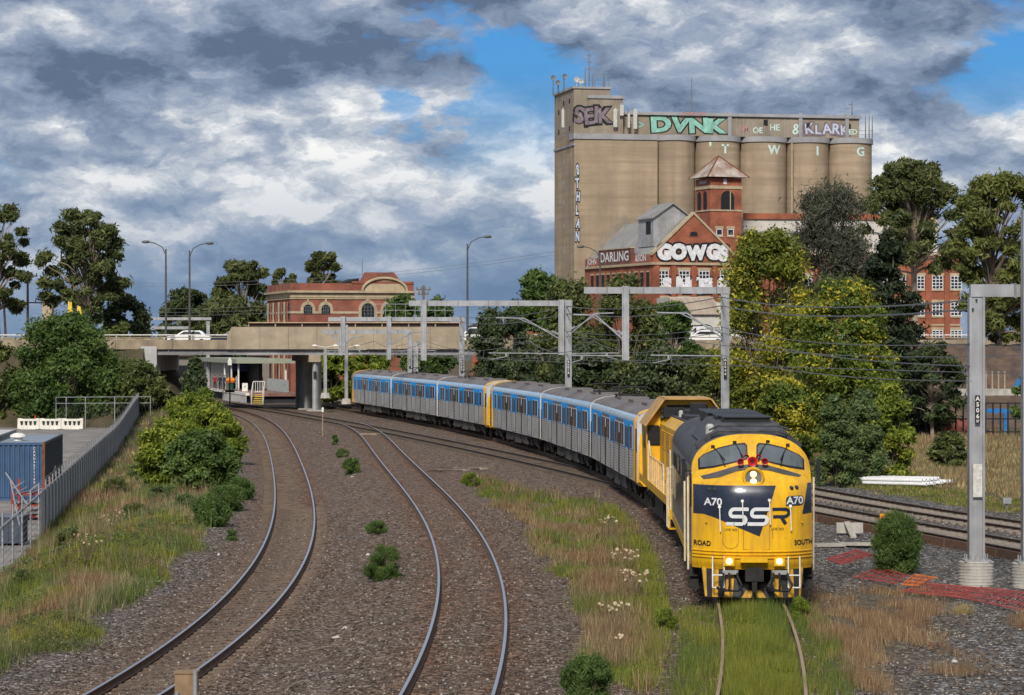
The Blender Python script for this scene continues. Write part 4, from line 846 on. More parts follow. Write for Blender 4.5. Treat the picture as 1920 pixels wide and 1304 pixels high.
# ------------------------------------------------------------------ road bridge
BY0, BY1 = 256.0, 273.0
BEIGE = mat('beige_concrete', (.38, .31, .22), .85, var=.22, vscale=.5, bump=.1, dirt=((.17, .14, .11), (.35, .35, .9), .45), stripes=((.20, .155, .11), (1.2, 1.2, .25), .45))
BEI2 = mat('stained_concrete', (.34, .27, .19), .88, var=.3, vscale=.7, stripes=((.13, .10, .075), (1.5, 1.5, .2), .6))
GIRD = mat('girder_grey', (.30, .30, .31), .6, var=.3, vscale=.35, stripes=((.05, .045, .045), (.16, .16, .16), .75))
COLG = mat('pier_grey', (.44, .44, .43), .85, var=.25, vscale=.8, stripes=((.15, .14, .13), (1.4, 1.4, .15), .5))
BR = thing('road_bridge', 'long beige concrete and grey steel road bridge crossing the tracks', 'bridge', (0, BY0, 0))
W_ = BY1 - BY0
k = MB(); k.bx(-35, 62, .15, W_ - .15, 5.75, 6.1); k.build('deck', BEI2, BR)
for yy in (.3, 5, 10, W_ - .6): k = MB(); k.bx(-34.4, 40, yy, yy + .5, 5.25, 5.78); k.bx(-34.4, 40, yy - .12, yy + .62, 5.18, 5.25); k.build('girder', GIRD, BR)
for x in np.arange(-33, 40, 3.2): MB().bx(x - .04, x + .04, .16, .3, 5.25, 5.75).build('girder_stiffener', GIRD, BR)
for x0, x1 in ((-60, -27.1), (-4.9, 62)):
    n_ = int((x1 - x0) / 5.5) + 1; e = np.linspace(x0, x1, n_ + 1)
    for a, b_ in zip(e[:-1], e[1:]):
        MB().bx(a + .015, b_ - .015, 0, .3, 5.72, 6.62).build('kerb_panel', BEI2, BR)
        q = MB(); q.bx(a, a + .14, .05, .2, 6.62, 7.12); q.build('rail_post', GALV, BR)
    for z in (6.86, 7.1): MB().bx(x0, x1, .06, .14, z - .045, z + .045).build('guard_rail', WHT if z > 7 else BEI2, BR)
    MB().bx(x0, x1, W_ - .3, W_, 5.9, 6.8).build('far_kerb', BEI2, BR)
e = np.linspace(-26.9, -5.1, 9)
for a, b_ in zip(e[:-1], e[1:]): MB().bx(a + .012, b_ - .012, -.12, .2, 5.72, 7.86).build('wall_panel', BEIGE, BR)
DKW = mat('far_wall_shade', (.07, .05, .04), .85, var=.3)  # dark brown paints shade onto the inner side of the far wall
for a, b_ in zip(e[:-1], e[1:]):
    MB().bx(a, b_, W_ - .4, W_ - .1, 5.9, 8.35).build('far_wall_panel', DKW, BR); MB().bx(a - .07, a + .07, W_ - .6, W_ - .4, 6, 8.3).build('wall_post', BEI2, BR)
    MB().bx(a, b_, W_ - .75, W_ + .1, 8.35, 8.45).build('wall_cap', mat('tan_cap', (.42, .30, .20), .8), BR)
k = MB()
for s, x in ((1, -26.9), (-1, -5.1)):
    k.prism([(x, 5.72), (x - s * .5, 5.72), (x - s * .42, 7.0), (x, 7.86)], 'y', -.1, .18)
k.build('wall_end', BEIGE, BR)
for i, (cx_, cy_) in enumerate(((-18.9, 2.3), (-20.2, 8.6), (-21.5, 14.6))):
    k = MB(); k.smooth = True; a = [(.36 * math.cos(q), 2.5 * math.sin(q)) for q in np.linspace(0, 2 * math.pi, 17)[:-1]]
    k.loft([[(cx_ + u * 1.15, cy_ + v_, -.3) for u, v_ in a], [(cx_ + u * 1.15, cy_ + v_, 4.55) for u, v_ in a]]); pc = k.build('pier_column', COLG if i else mat('pier_pale', (.50, .50, .49), .8, var=.15, vscale=1, stripes=((.3, .29, .28), (1, 1, .2), .4)), BR)
    MB().bx(cx_ - .8, cx_ + .8, cy_ - 2.7, cy_ + 2.7, -.35, -.12).build('pier_base', CONC, pc)
    if i == 0: MB().bx(cx_ - .14, cx_ + .14, cy_ - 2.57, cy_ - 2.5, 2.9, 3.6).build('pier_notice', BLK, pc)
for s0, s1 in (((-18.9, -.4), (-20.1, 7.2)), ((-20.1, 7.2), (-21.9, 15.9))):
    k = MB(); (xa, ya), (xb, yb) = s0, s1; k.add([(xa - .55, ya, 4.5), (xa + .55, ya, 4.5), (xb + .55, yb, 4.5), (xb - .55, yb, 4.5), (xa - .55, ya, 5.18), (xa + .55, ya, 5.18), (xb + .55, yb, 5.18), (xb - .55, yb, 5.18)], [(0, 1, 2, 3), (4, 5, 6, 7), (0, 1, 5, 4), (1, 2, 6, 5), (2, 3, 7, 6), (3, 0, 4, 7)]); k.build('headstock', BEIGE, BR)
for i, yy in enumerate((1, 7, 13.5)):
    k = MB(); k.bx(-1.6 - .4, -1.6 + .4, yy, yy + 1.6, -.3, 5.2); k.build('pier_column', COLG, BR)
k = MB(); k.bx(-35.6, -34.1, -.1, W_, 3.6, 6.0); k.build('abutment', mat('abutment_pale', (.46, .46, .45), .8, var=.2, vscale=.5, stripes=((.25, .24, .22), (1, 1, .2), .5)), BR)
k = MB(); k.add([(-35.6, .1, 4.9), (-37.2, .1, 5.72), (-35.6, .1, 5.72), (-35.6, .4, 4.9), (-37.2, .4, 5.72), (-35.6, .4, 5.72)], [(0, 1, 2), (3, 4, 5), (0, 1, 4, 3), (1, 2, 5, 4), (2, 0, 3, 5)]); k.build('wing_wall', BEIGE, BR)
EARTH = mat('bank_earth', (.10, .075, .045), .95, var=.5, vscale=.6, col2=(.045, .04, .02), bump=.6, bscale=3)
def bank(name, x0, x1, prof, m, jitter=.35, nx=40):
    xs = np.linspace(x0, x1, nx); rings = [[(x + random.uniform(-.2, .2) * (0 < i < nx - 1), y + random.uniform(-jitter, jitter), z + random.uniform(-jitter, jitter) * .5 * (0 < j < len(prof) - 1)) for j, (y, z) in enumerate(prof)] for i, x in enumerate(xs)]
    k = MB(); k.smooth = True; k.loft(rings, closed=False, caps=False); return tag(k.build(name, m), kind='structure')
bank('embankment', -130, -35.3, [(246, -1.8), (248.5, -.4), (251, 1.6), (253.5, 3.6), (256.3, 5.74), (272, 5.74), (284, -1.5)], EARTH)
bank('embankment', 10, 130, [(243, -.5), (247, .9), (251, 3.2), (254, 4.9), (256.3, 5.74), (272, 5.74), (284, -1)], EARTH)
ROCK = mat('brown_rock_face', (.15, .095, .06), .95, var=.6, vscale=.9, col2=(.05, .04, .035), bump=.9, bscale=2.2, stripes=((.06, .05, .045), (.4, .4, 3), .5))
bank('rock_cutting', 26, 90, [(207, -.6), (208, .9), (208.6, 2.0), (209.4, 3.0), (209.9, 4.2), (211, 5.2), (212.5, 6.0), (235, 6.2), (250, 5.74)], ROCK, .5, 60)
# sloping earth under the left span with a thin handrail
k = MB(); k.smooth = True; rings = []
for i, x in enumerate(np.linspace(-35.4, -30.5, 9)):
    q = i / 8; rings.append([(x + random.uniform(-.15, .15), y, 4.4 - 4.6 * q + random.uniform(-.15, .15)) for y in np.linspace(254.5, 275, 12)])
k.loft(rings, closed=False, caps=False); tag(k.build('bridge_slope', EARTH), kind='structure')
# street lamps on the bridge
def street_lamp(label, px, y, d, tall):
    b_ = P(px, 640, y); t = thing('street_lamp', label, 'street lamp', (b_.x, y, 6.0), group='street lamps on the bridge')
    k = MB(); k.tube([(0, 0, 0), (0, 0, 3), (0, 0, tall - .4)], [.13, .12, .08], 8); k.build('pole', mat('lamp_pole', (.09, .085, .085), .5, metal=.3), t)
    k = MB(); k.tube([(0, 0, tall - .9), (d * .35, 0, tall - .1), (d * 1.1, 0, tall + .3), (d * 1.75, 0, tall + .42)], .045, 6); k.tube([(0, 0, tall - .4), (0, 0, tall - .3)], .09, 8); k.build('arm', MATS['lamp_pole'], t)
    k = MB(); k.smooth = True; k.lathe([(0, -.38), (.1, -.34), (.15, 0), (.12, .3), (.05, .38), (0, .38)], (d * 1.95, 0, tall + .4), 10, 'x'); k.build('lamp_head', MATS['lamp_pole'], t)
street_lamp('street lamp with its curved arm reaching over the bank beside the eucalypts', 311, 258, -1, 9.7)
street_lamp('street lamp with its curved arm reaching towards the brick hall', 355.5, 259, 1, 9.6)
street_lamp('street lamp standing at the end of the beige bridge wall', 876.5, 258, 1, 10.2)
street_lamp('street lamp in front of the mill lettering on the silo side', 1125, 268, -1, 9.6)
# vehicles
def car(label, x, y, z, body, suv=False, rz=0, ln=4.6):
    t = thing('car', label, 'car', (x, y, z), rz, 'cars on the bridge'); H_ = 1.75 if suv else 1.44; w = 1.8
    bm_ = mat('car_paint_' + body, {'white': (.72, .73, .74), 'navy': (.01, .02, .05), 'silver': (.45, .46, .48)}[body], .25, coat=.6, var=.04)
    h = ln / 2; lowp = [(-h, .35), (-h, .72), (-h + .1, .85), (-h + 1.2, .95), (h - .8, .98), (h - .05, .9), (h, .7), (h, .35), (h - .5, .22), (-h + .5, .22)]
    k = MB(); k.loft([[(u * .97, s * w / 2 * .97, v_) for u, v_ in lowp] for s in (-1, -.9, .9, 1)]); k.build('body', bm_, t)
    cab = [(-h + 1.1, .93), (-h + 1.85, H_ - .05), (-h + 2.2, H_), (h - (1.0 if not suv else .35), H_ - .02), (h - (.55 if not suv else .1), .96)]
    k = MB(); k.loft([[(u, s * w / 2 * (.9 - .14 * (v_ - .9) / .5), v_) for u, v_ in cab] for s in (-1, 1)]); k.build('cabin', bm_, t)
    win = [(-h + 1.35, .98), (-h + 1.95, H_ - .1), (h - (1.15 if not suv else .5), H_ - .1), (h - (.8 if not suv else .3), 1.0)]
    for s in (-1, 1):
        k = MB(); k.add([(u, s * (w / 2 * (.9 - .14 * (v_ - .9) / .5) + .012), v_) for u, v_ in win], [(0, 1, 2, 3)]); k.build('side_window', GLASS, t)
    k = MB(); k.add([(-h + 1.12, q * .7, .98 if j == 0 else 0) if j == 0 else (-h + 1.80, q * .62, H_ - .1) for j in (0, 1) for q in (-1, 1)], [(0, 1, 3, 2)])
    k.v = [(a - .03, b_, c_) for a, b_, c_ in k.v]; k.build('windscreen', GLASS, t)
    for sx_ in (-h + .85, h - .9):
        for s in (-1, 1): q = MB(); q.lathe([(0, -.1), (.3, -.1), (.32, 0), (.3, .1), (0, .1)], (sx_, s * (w / 2 - .08), .32), 16, 'y'); wo_ = q.build('wheel', BLK, t); q = MB(); q.lathe([(0, -.11), (.19, -.11), (.19, .11), (0, .11)], (sx_, s * (w / 2 - .08), .32), 12, 'y'); q.build('rim', SILV, wo_)
    for s in (-1, 1):
        q = MB(); q.bx(-h - .01, -h + .12, s * .62 - .15, s * .62 + .15, .62, .76); q.build('headlight', WHT, t)
    return t
def bx_(px, y): return (px - CX) * y / FPX
car('white sedan driving on the bridge between the two left street lamps', bx_(353, 261), 261, 6.1, 'white')
car('dark navy car half hidden by the end of the beige wall', bx_(440, 260), 260, 6.1, 'navy')
car('white four-wheel drive just past the far end of the beige wall', bx_(888, 260), 260, 6.1, 'white', True)
car('silver car on the bridge in front of the white shed', bx_(1262, 261), 261, 6.1, 'silver')
car('white car on the bridge seen through the gantry by the white shed', bx_(1318, 260), 260, 6.1, 'white')

# ------------------------------------------------------------------ station beyond the bridge
PLT = mat('platform_paving', (.22, .12, .095), .85, var=.25, vscale=1)
pl = thing('station_platform', 'raised red-paved station platform with pale edge beyond the bridge', 'platform', (0, 0, 0))
ea, eb_ = Vector((-28.6, 287, 0)), Vector((-38.5, 328, 0)); dd = (eb_ - ea).normalized(); nn = Vector((dd.y, -dd.x, 0)); wd = 6.0
def quadslab(a, b_, off0, off1, z0, z1, m, name, parent):
    k = MB(); pts = [a + nn * off0, b_ + nn * off0, b_ + nn * off1, a + nn * off1]
    k.add([(q.x, q.y, z0) for q in pts] + [(q.x, q.y, z1) for q in pts], [(0, 1, 2, 3), (4, 5, 6, 7), (0, 1, 5, 4), (1, 2, 6, 5), (2, 3, 7, 6), (3, 0, 4, 7)]); return k.build(name, m, parent)
quadslab(ea, eb_, .35, wd, .55, .92, PLT, 'paving', pl); quadslab(ea, eb_, -.05, .35, .66, .94, WHT, 'edge_coping', pl); quadslab(ea + dd * .4, eb_, .6, wd - .3, -.3, .55, mat('platform_dark', (.03, .03, .035), .9), 'underside', pl)
for i in range(40): q = ea + dd * (i * .5); MB().bx(q.x - .03, q.x + .03, q.y - .03, q.y + .03, -.25, .66).build('under_rail', GALV, pl)
sh = thing('station_shelter', 'dark station shelter with pale green canopy and blue sign', 'shelter', (0, 0, 0))
DARKW = mat('shelter_dark', (.02, .023, .022), .7); PGR = mat('canopy_pale_green', (.27, .29, .22), .7, var=.15)
c0 = ea + dd * 14; c1 = eb_ + dd * 8
quadslab(c0, c1, .8, 7.5, 4.0, 4.5, PGR, 'canopy', sh); quadslab(c0 + dd * 3, c1, 3.8, 4.2, .92, 4.0, DARKW, 'back_wall', sh); quadslab(c0 + dd * 12, c1, 1.6, 1.8, .92, 4.0, mat('shelter_pale', (.26, .25, .23), .8), 'white_wall', sh)
quadslab(c0 + dd * 9, c0 + dd * 9.2, 1.2, 3.4, 3.0, 3.8, mat('sign_blue', (.03, .06, .2), .5), 'name_sign', sh)
for q_ in (1, 7, 13):
    for o_ in (1.2, 6.6): q = c0 + dd * q_ + nn * o_; MB().tube([(q.x, q.y, .92), (q.x, q.y, 4.05)], .1, 8).build('canopy_post', WHT, sh)
b0 = P(505, 655, 345); sb = thing('station_building', 'pale low station building with brown roof beyond the shelter', 'building', (b0.x - 6, 345, 0))
k = MB(); k.bx(-12, 12, 0, 8, -.3, 4.6); k.build('wall', mat('pale_render', (.20, .18, .16), .85, var=.2), sb); k = MB(); k.prism([(-.6, 4.6), (8.6, 4.6), (4, 6.0)], 'x', -12.5, 12.5); k.build('roof', mat('brown_roof', (.12, .08, .07), .8), sb)
for i in range(5): MB().bx(-10 + i * 4.3, -8.4 + i * 4.3, -.03, .02, 1.6, 3.4).build('window', GLASS, sb)
stt = P(484, 755, 284); t = thing('platform_stairs', 'white railed stairs with yellow tread edges at the platform end', 'stairs', (stt.x, 283, -.2))
for i in range(6): k = MB(); k.bx(-.55, .55, i * .28, i * .28 + .3, i * .19, i * .19 + .06); tr = k.build('tread', GALD, t); MB().bx(-.55, .55, i * .28 - .02, i * .28, i * .19, i * .19 + .08).build('tread_edge', mat('tread_yellow', (.6, .42, .08), .7), tr)
for s in (-.62, .62):
    k = MB(); k.tube([(s, -.1, 0), (s, -.1, 1.1), (s, 1.7, 2.3), (s, 3, 2.3)], .045, 6)
    for q in np.arange(0, 1.8, .22): k.tube([(s, q, q * .68), (s, q, 1.1 + q * .68)], .025, 5)
    k.build('railing', WHT, t)
k = MB()
for z in (1.3, 2.4): k.tube([(-.6, 1.8, z), (.6, 1.8, z)], .04, 6)
for q in np.linspace(-.6, .6, 6): k.tube([(q, 1.8, 1.2), (q, 1.8, 2.4)], .03, 5)
k.build('gate', WHT, t)
pf = thing('platform_fence', 'grey steel picket fence along the back of the platform end', 'fence', (0, 0, 0))
for i in range(26): q = ea + dd * (1 + i * .55) + nn * 4.6; MB().bx(q.x - .16, q.x + .16, q.y - .02, q.y + .02, .95, 2.3).build('picket', mat('picket_grey', (.22, .24, .24), .6), pf)
p = P(431, 745, 279); t = thing('signal_post', 'thin black post with white round-topped lamp before the platform', 'signal', (p.x, 279, -.2))
k = MB(); k.tube([(0, 0, 0), (0, 0, 4.6)], .07, 6); k.bx(-.5, .5, -.06, .06, 1.35, 1.6); k.build('post', BLK, t); k = MB(); k.bx(-.2, .2, -.15, .15, 4.2, 4.75); k.lathe([(0, 4.75), (.15, 4.75), (.1, 4.95), (0, 5)], (0, 0, 0), 8); k.build('lamp', WHT, t)
def person(label, loc, shirt, legs, rz=0., stoop=0., bag=None):
    t = thing('person', label, 'person', loc, rz, 'people waiting on the platform')
    J = {'pel': (0, 0, .95), 'chest': (0, -.03 - stoop, 1.32), 'neck': (0, -.02 - stoop * 1.2, 1.5), 'head': (0, -.04 - stoop * 1.3, 1.64), 'top': (0, -.03 - stoop * 1.3, 1.75)}
    for s, n_ in ((-1, 'l'), (1, 'r')):
        J.update({'hip' + n_: (s * .1, 0, .9), 'kn' + n_: (s * .11, -.03, .5), 'an' + n_: (s * .12, .02, .09), 'to' + n_: (s * .13, -.14, .04), 'sh' + n_: (s * .19, -.02 - stoop, 1.42), 'el' + n_: (s * .26, -.02 - stoop, 1.13), 'wr' + n_: (s * .23, -.18 - stoop, .93), 'ha' + n_: (s * .22, -.24 - stoop, .87)})
    Ed = [('pel', 'chest'), ('chest', 'neck'), ('neck', 'head'), ('head', 'top')]
    for n_ in 'lr': Ed += [('pel', 'hip' + n_), ('hip' + n_, 'kn' + n_), ('kn' + n_, 'an' + n_), ('an' + n_, 'to' + n_), ('chest', 'sh' + n_), ('sh' + n_, 'el' + n_), ('el' + n_, 'wr' + n_), ('wr' + n_, 'ha' + n_)]
    ks = list(J); rad_ = {'pel': .15, 'chest': .16, 'neck': .055, 'head': .1, 'top': .07, 'hip': .1, 'kn': .065, 'an': .045, 'to': .04, 'sh': .07, 'el': .045, 'wr': .033, 'ha': .04}
    me = bpy.data.meshes.new('body'); me.from_pydata([J[q] for q in ks], [(ks.index(a), ks.index(b_)) for a, b_ in Ed], [])
    o = bpy.data.objects.new('body', me); COL.objects.link(o); md = o.modifiers.new('s', 'SKIN'); o.modifiers.new('u', 'SUBSURF').levels = 1
    for i, q in enumerate(ks):
        r_ = rad_.get(q, rad_.get(q[:-1], .06)); me.skin_vertices[0].data[i].radius = (r_, r_ * (.8 if q in ('pel', 'chest') else 1))
    me.skin_vertices[0].data[0].use_root = True
    dg = bpy.context.evaluated_depsgraph_get(); m2 = bpy.data.meshes.new_from_object(o.evaluated_get(dg)); bpy.data.objects.remove(o)
    SK = mat('skin', (.45, .27, .19), .6); HR = mat('hair_dark', (.03, .02, .015), .7)
    m2.materials.clear()
    for q in (shirt, legs, SK, HR): m2.materials.append(q)
    for f in m2.polygons:
        c_ = f.center; f.material_index = 3 if c_.z > 1.66 or (c_.z > 1.55 and c_.y > -.02 - stoop * 1.3) else 2 if c_.z > 1.5 or (c_.z < .95 and abs(c_.x) > .19 and c_.y < -.1) else 0 if c_.z > .93 else 1; f.use_smooth = True
    obj('body', m2, t)
    if bag: k = MB(); k.smooth = True; k.loft([[(x * .17, .12 + y * .1 - stoop, z) for x, y in ((-1, 0), (-.8, 1), (.8, 1), (1, 0))] for z in (1.0, 1.1, 1.38, 1.44)]); k.build('backpack', bag, t)
cl = lambda n, c_: mat('cloth_' + n, c_, .85, var=.2)
for px, lab, sh_, lg, rz, sp_, bag in ((403, 'person in a dark red top and dark trousers on the platform', (.28, .02, .03), (.02, .02, .025), .3, 0, None), (413, 'person in black with blue bag strap beside the red top', (.02, .03, .05), (.015, .015, .02), -.4, .05, cl('blue', (.03, .1, .3))), (420, 'person in dark blue clothes turned towards the tracks', (.03, .05, .12), (.02, .02, .03), 1.2, 0, None), (443, 'person in pale top and light trousers beside the yellow bin', (.3, .3, .4), (.35, .35, .4), 2, 0, None), (489, 'person in a bright red top behind the stair gate', (.6, .03, .08), (.05, .05, .06), 0, 0, None), (385, 'person with a backpack against the pale wall', (.1, .08, .09), (.05, .05, .06), .8, .04, cl('bag', (.05, .03, .03)))):
    Yp = 303 + (px * 7 % 5); q = P(px, 700, Yp); person(lab, (q.x, Yp, .93), cl('s%d' % px, sh_), cl('l%d' % px, lg), rz, sp_, bag)
q = P(433, 700, 300); t = thing('litter_bin', 'green bin with bright yellow and red load on the platform', 'bin', (q.x, 300, .93))
k = MB(); k.lathe([(.0, 0), (.28, 0), (.34, .85), (0, .85)], (0, 0, 0), 10); k.build('bin_body', mat('bin_green', (.02, .08, .05), .6), t); k = MB(); k.smooth = True; k.lathe([(0, .85), (.5, .9), (.62, 1.15), (.4, 1.45), (0, 1.55)], (0, 0, 0), 9); k.build('yellow_bundle', mat('bundle_yellow', (.7, .4, .02), .7, col2=(.5, .03, .02), vscale=3), t)
q = P(461, 735, 292); t = thing('notice_board', 'small white notice on the fence at the platform end', 'sign', (q.x, 291, .93)); MB().bx(-.3, .3, 0, .04, .1, 1.0).build('panel', WHT, t); wall_text('4', .4, BLK, t, (0, -.01, .6))

# ------------------------------------------------------------------ fence, container and yard on the left
CBD = mat('fence_sheet_grey', (.50, .52, .54), .45, metal=.3, var=.15, vscale=.8, stripes=((.2, .19, .18), (3, 3, .3), .3))
FN = thing('metal_fence', 'long corrugated grey sheet-metal fence climbing beside the weedy bank', 'fence', (0, 0, 0))
pw = 2.4; cr = []
for i in range(25):
    q = i / 24 * pw; cr.append((q - pw / 2, (.022 if (i % 4) in (1, 2) else -.022)))
k = MB(); k.loft([[(0 + v_, u, -.0) for u, v_ in cr], [(0 + v_, u, 1.82) for u, v_ in cr]], closed=False, caps=False); ME_SHEET = k.mesh('sheet_panel', CBD)
ME_TOPR = MB().tube([(0, -pw / 2, 1.84), (0, pw / 2, 1.84)], .04, 6).mesh('top_rail', GALV)
k = MB(); k.tube([(-.06, 0, -.1), (-.06, 0, 2.25)], .032, 6); ME_POST = k.mesh('post', GALV)
fang = math.atan2(.112, 1)
for Yf in np.arange(108.7, 250, pw / math.hypot(1, .112)):
    x = fence_x(Yf); z = -1.5 + 1.0 * float(sstep(185, 250, np.array(Yf)))
    sl = (1.0 * float(sstep(185, 250, np.array(Yf + 1.2))) - 1.0 * float(sstep(185, 250, np.array(Yf - 1.2)))) / 2.4
    r_ = (math.atan(sl), 0, fang)
    obj('sheet_panel', ME_SHEET, FN, (x, Yf, z), r_); obj('top_rail', ME_TOPR, FN, (x, Yf, z), r_); obj('post', ME_POST, FN, (x - .02, Yf + 1.19, z))
for h_ in (2.0, 2.12, 2.22): q = MB(); q.tube([(fence_x(y) - .08, y, -1.5 + h_ + float(sstep(185, 250, np.array(y)))) for y in np.arange(107.5, 250, 6)], .012, 4, cap=False); q.build('strand_wire', WIRE, FN)
t = thing('mesh_fence', 'open wire fence with round steel rail at the near end of the sheet fence', 'fence', (0, 0, 0))
for Yf in (106.3, 101.5, 97, 92.5, 88): q = MB(); q.tube([(fence_x(Yf), Yf, -1.6), (fence_x(Yf), Yf, .78)], .035, 6); q.build('post', GALV, t)
q = MB(); q.tube([(fence_x(y), y, .32) for y in (107.5, 98, 86)], .035, 6); q.build('top_rail', GALV, t)
for z in np.arange(-1.3, .3, .22): q = MB(); q.tube([(fence_x(y), y, z) for y in (107.5, 98, 86)], .008, 4, cap=False); q.build('strand_wire', WIRE, t)
q = MB(); q.tube([(fence_x(100) - .02, 100, .3), (fence_x(100) - 1.4, 103, 1.35)], .03, 6); q.tube([(fence_x(96) - .02, 96, -.2), (fence_x(96) - 1.0, 99.5, 1.2)], .03, 6); q.build('stay', GALV, t)
t = thing('chain_link_fence', 'see-through chain-link fence with thin posts across the far end of the yard', 'fence', (0, 0, 0))
for px in (105, 124, 160, 215, 250, 282): a = P(px, 800, 246); q = MB(); q.tube([(a.x, 246, -1.5), (a.x, 246, 1.35)], .04, 6); q.build('post', GALV, t)
for z in (.75, 1.32): q = MB(); q.tube([(P(105, 0, 246).x, 246, z), (P(283, 0, 246).x, 246, z + .05)], .03, 5); q.build('rail', GALV, t)
q = MB()
for x in np.arange(P(105, 0, 246).x, P(283, 0, 246).x, .3): q.tube([(x, 246, -1.4), (x + .6, 246, .75)], .008, 3, cap=False); q.tube([(x + .6, 246, -1.4), (x, 246, .75)], .008, 3, cap=False)
tag(q.build('wire_mesh', WIRE, t), kind='stuff')
CBL = mat('container_blue', (.045, .095, .19), .5, var=.2, vscale=1.2, stripes=((.06, .055, .06), (5, 5, .35), .35)); CDK = mat('container_dark', (.035, .04, .045), .55, var=.25); CRU = mat('container_rust', (.17, .07, .03), .85, var=.5, vscale=5)
def container(label, loc, rz, m_end, m_side, m_roof, decor=True):
    t = thing('shipping_container', label, 'container', loc, rz); w, ln, h_ = 2.44, 12.2, 2.9
    def corr(n_, a0, a1, d_):
        o = []
        for i in range(n_):
            b_ = a0 + (a1 - a0) * i / n_; s_ = (a1 - a0) / n_; o += [(b_, 0), (b_ + s_ * .35, 0), (b_ + s_ * .5, d_), (b_ + s_ * .85, d_)]
        return o + [(a1, 0)]
    k = MB(); c_ = corr(9, -w + .12, -.12, .06); k.loft([[(u, .02 + v_, z) for u, v_ in c_] for z in (.15, h_ - .12)], closed=False, caps=False); k.build('front_end', m_end, t)
    for s in (0, 1):
        k = MB(); c_ = corr(40, .12, ln - .1, .05); k.loft([[((-.02 - v_) if s else (-w + .02 + v_), u, z) for u, v_ in c_] for z in (.15, h_ - .12)], closed=False, caps=False); k.build('side_wall', m_side, t)
    MB().bx(-w + .02, -.02, .05, ln - .02, h_ - .06, h_ - .02).build('roof', m_roof, t); MB().bx(-w + .03, -.03, ln - .08, ln - .03, .1, h_ - .1).build('door_end', m_side, t)
    for x in (-w, -.13):
        for y in (0, ln - .13): MB().bx(x, x + .13, y - .005, y + .135, 0, h_).build('corner_post', CRU if (x > -1 and y == 0) else m_end, t)
    for z in (0, h_ - .13):
        MB().bx(-w + .13, -.13, 0, .1, z, z + .125).build('end_rail', m_end, t)
        for x in (-w + .005, -.105): MB().bx(x, x + .1, .13, ln - .13, z, z + .125).build('side_rail', m_side, t)
    if decor:
        k = MB(); k.smooth = True; k.lathe([(0, 2.86), (.26, 2.86), (.24, 3.0), (.42, 3.06), (.40, 3.16), (.2, 3.26), (0, 3.28)], (-1.6, 3.2, 0), 16); k.build('roof_ventilator', WHT, t)
        wall_text('CAXU4571160', .17, WHT, t, (-.52, -.02, 1.75), vertical=True, bold=.003, sx=.9)
        wall_text('WT', .8, WHT, t, (.0, 6.5, 1.1), rz=R(90), bold=.02)
    return t
container('blue corrugated shipping container with white roof ventilator and rusty corner', (-23.3, 133, -1.5), math.atan(.095), CBL, CDK, mat('container_roof', (.22, .26, .31), .6, var=.3, vscale=.6))
container('container with pale roof beyond the left of the blue one', (-27.3, 141, -1.5), math.atan(.095), mat('container_grey', (.3, .3, .29), .6), mat('container_grey', (.3, .3, .29), .6), mat('container_pale', (.5, .5, .47), .7), False)
t = thing('stillage_rack', 'red steel stillage holding bundled scaffold tubes behind the fence', 'rack', (-21.6, 118.5, -1.5))
for x in (-.6, .8):
    for y in (0, 1.6): MB().bx(x - .05, x + .05, y - .05, y + .05, 0, 1.75).build('post', mat('rack_red', (.28, .04, .03), .7, var=.3), t)
for z in (.1, .6, 1.1): MB().bx(-.6, .8, -.05, 1.65, z, z + .07).build('shelf', MATS['rack_red'], t)
for i in range(26): q = MB(); a = random.uniform(-.5, .7); z = random.choice((.2, .32, .7, .82, 1.2, 1.32, 1.45)); q.tube([(a, -.5, z), (a + random.uniform(-.3, .3), 2.2, z + random.uniform(0, .15))], .03, 6); q.build('tube', GALV, t)
t = thing('storage_crate', 'dark blue-grey storage bin inside the open wire fence', 'crate', (-20.0, 104, -1.5)); k = MB(); k.bx(-1, 1.0, -.6, .6, .1, 1.1)
for x in np.arange(-.95, 1.0, .19): k.bx(x, x + .09, -.63, -.6, .12, 1.08)
k.build('bin_body', mat('crate_blue', (.05, .065, .09), .6), t); MB().bx(-1.05, 1.05, -.65, .65, 1.1, 1.16).build('lid', mat('crate_lid', (.12, .14, .17), .6), t)
for i in range(3):
    a = P(54 + i * 41, 797, 242); t = thing('water_barrier', ('leftmost', 'middle', 'rightmost')[i].replace('leftmost', 'plain ended').replace('middle', 'central').replace('rightmost', 'fence side') + ' white plastic water-filled barrier in the yard row', 'barrier', (a.x, 242, -1.5), group='white barriers across the yard')
    k = MB(); k.smooth = False; o = [(-.98, .05), (-.5, .0), (.5, 0), (.98, .05), (.98, .98), (.75, 1.0), (.5, .94), (-.5, .94), (-.75, 1.0), (-.98, .98)]
    k.loft([[(x, y * (1.25 if z < .4 else .8), z) for x, z in o] for y in (-.25, .25)]); k.build('shell', mat('barrier_white', (.66, .63, .55), .6, var=.2, vscale=3), t)
    for x in (-.6, -.2, .2, .6): q = MB(); q.prism([(x - .13, .75), (x + .13, .75), (x + .07, .4), (x - .07, .4)], 'y', -.33, .33); q.build('slot', DARKW, t)
a = P(66, 790, 243.5); t = thing('traffic_cone', 'small orange traffic cone behind the white barriers', 'cone', (a.x, 243.5, -1.5)); k = MB(); k.bx(-.2, .2, -.2, .2, 0, .04); k.lathe([(.15, .04), (.04, 1.25), (0, 1.26)], (0, 0, 0), 10); k.build('cone_body', mat('cone_orange', (.65, .07, .02), .6), t)
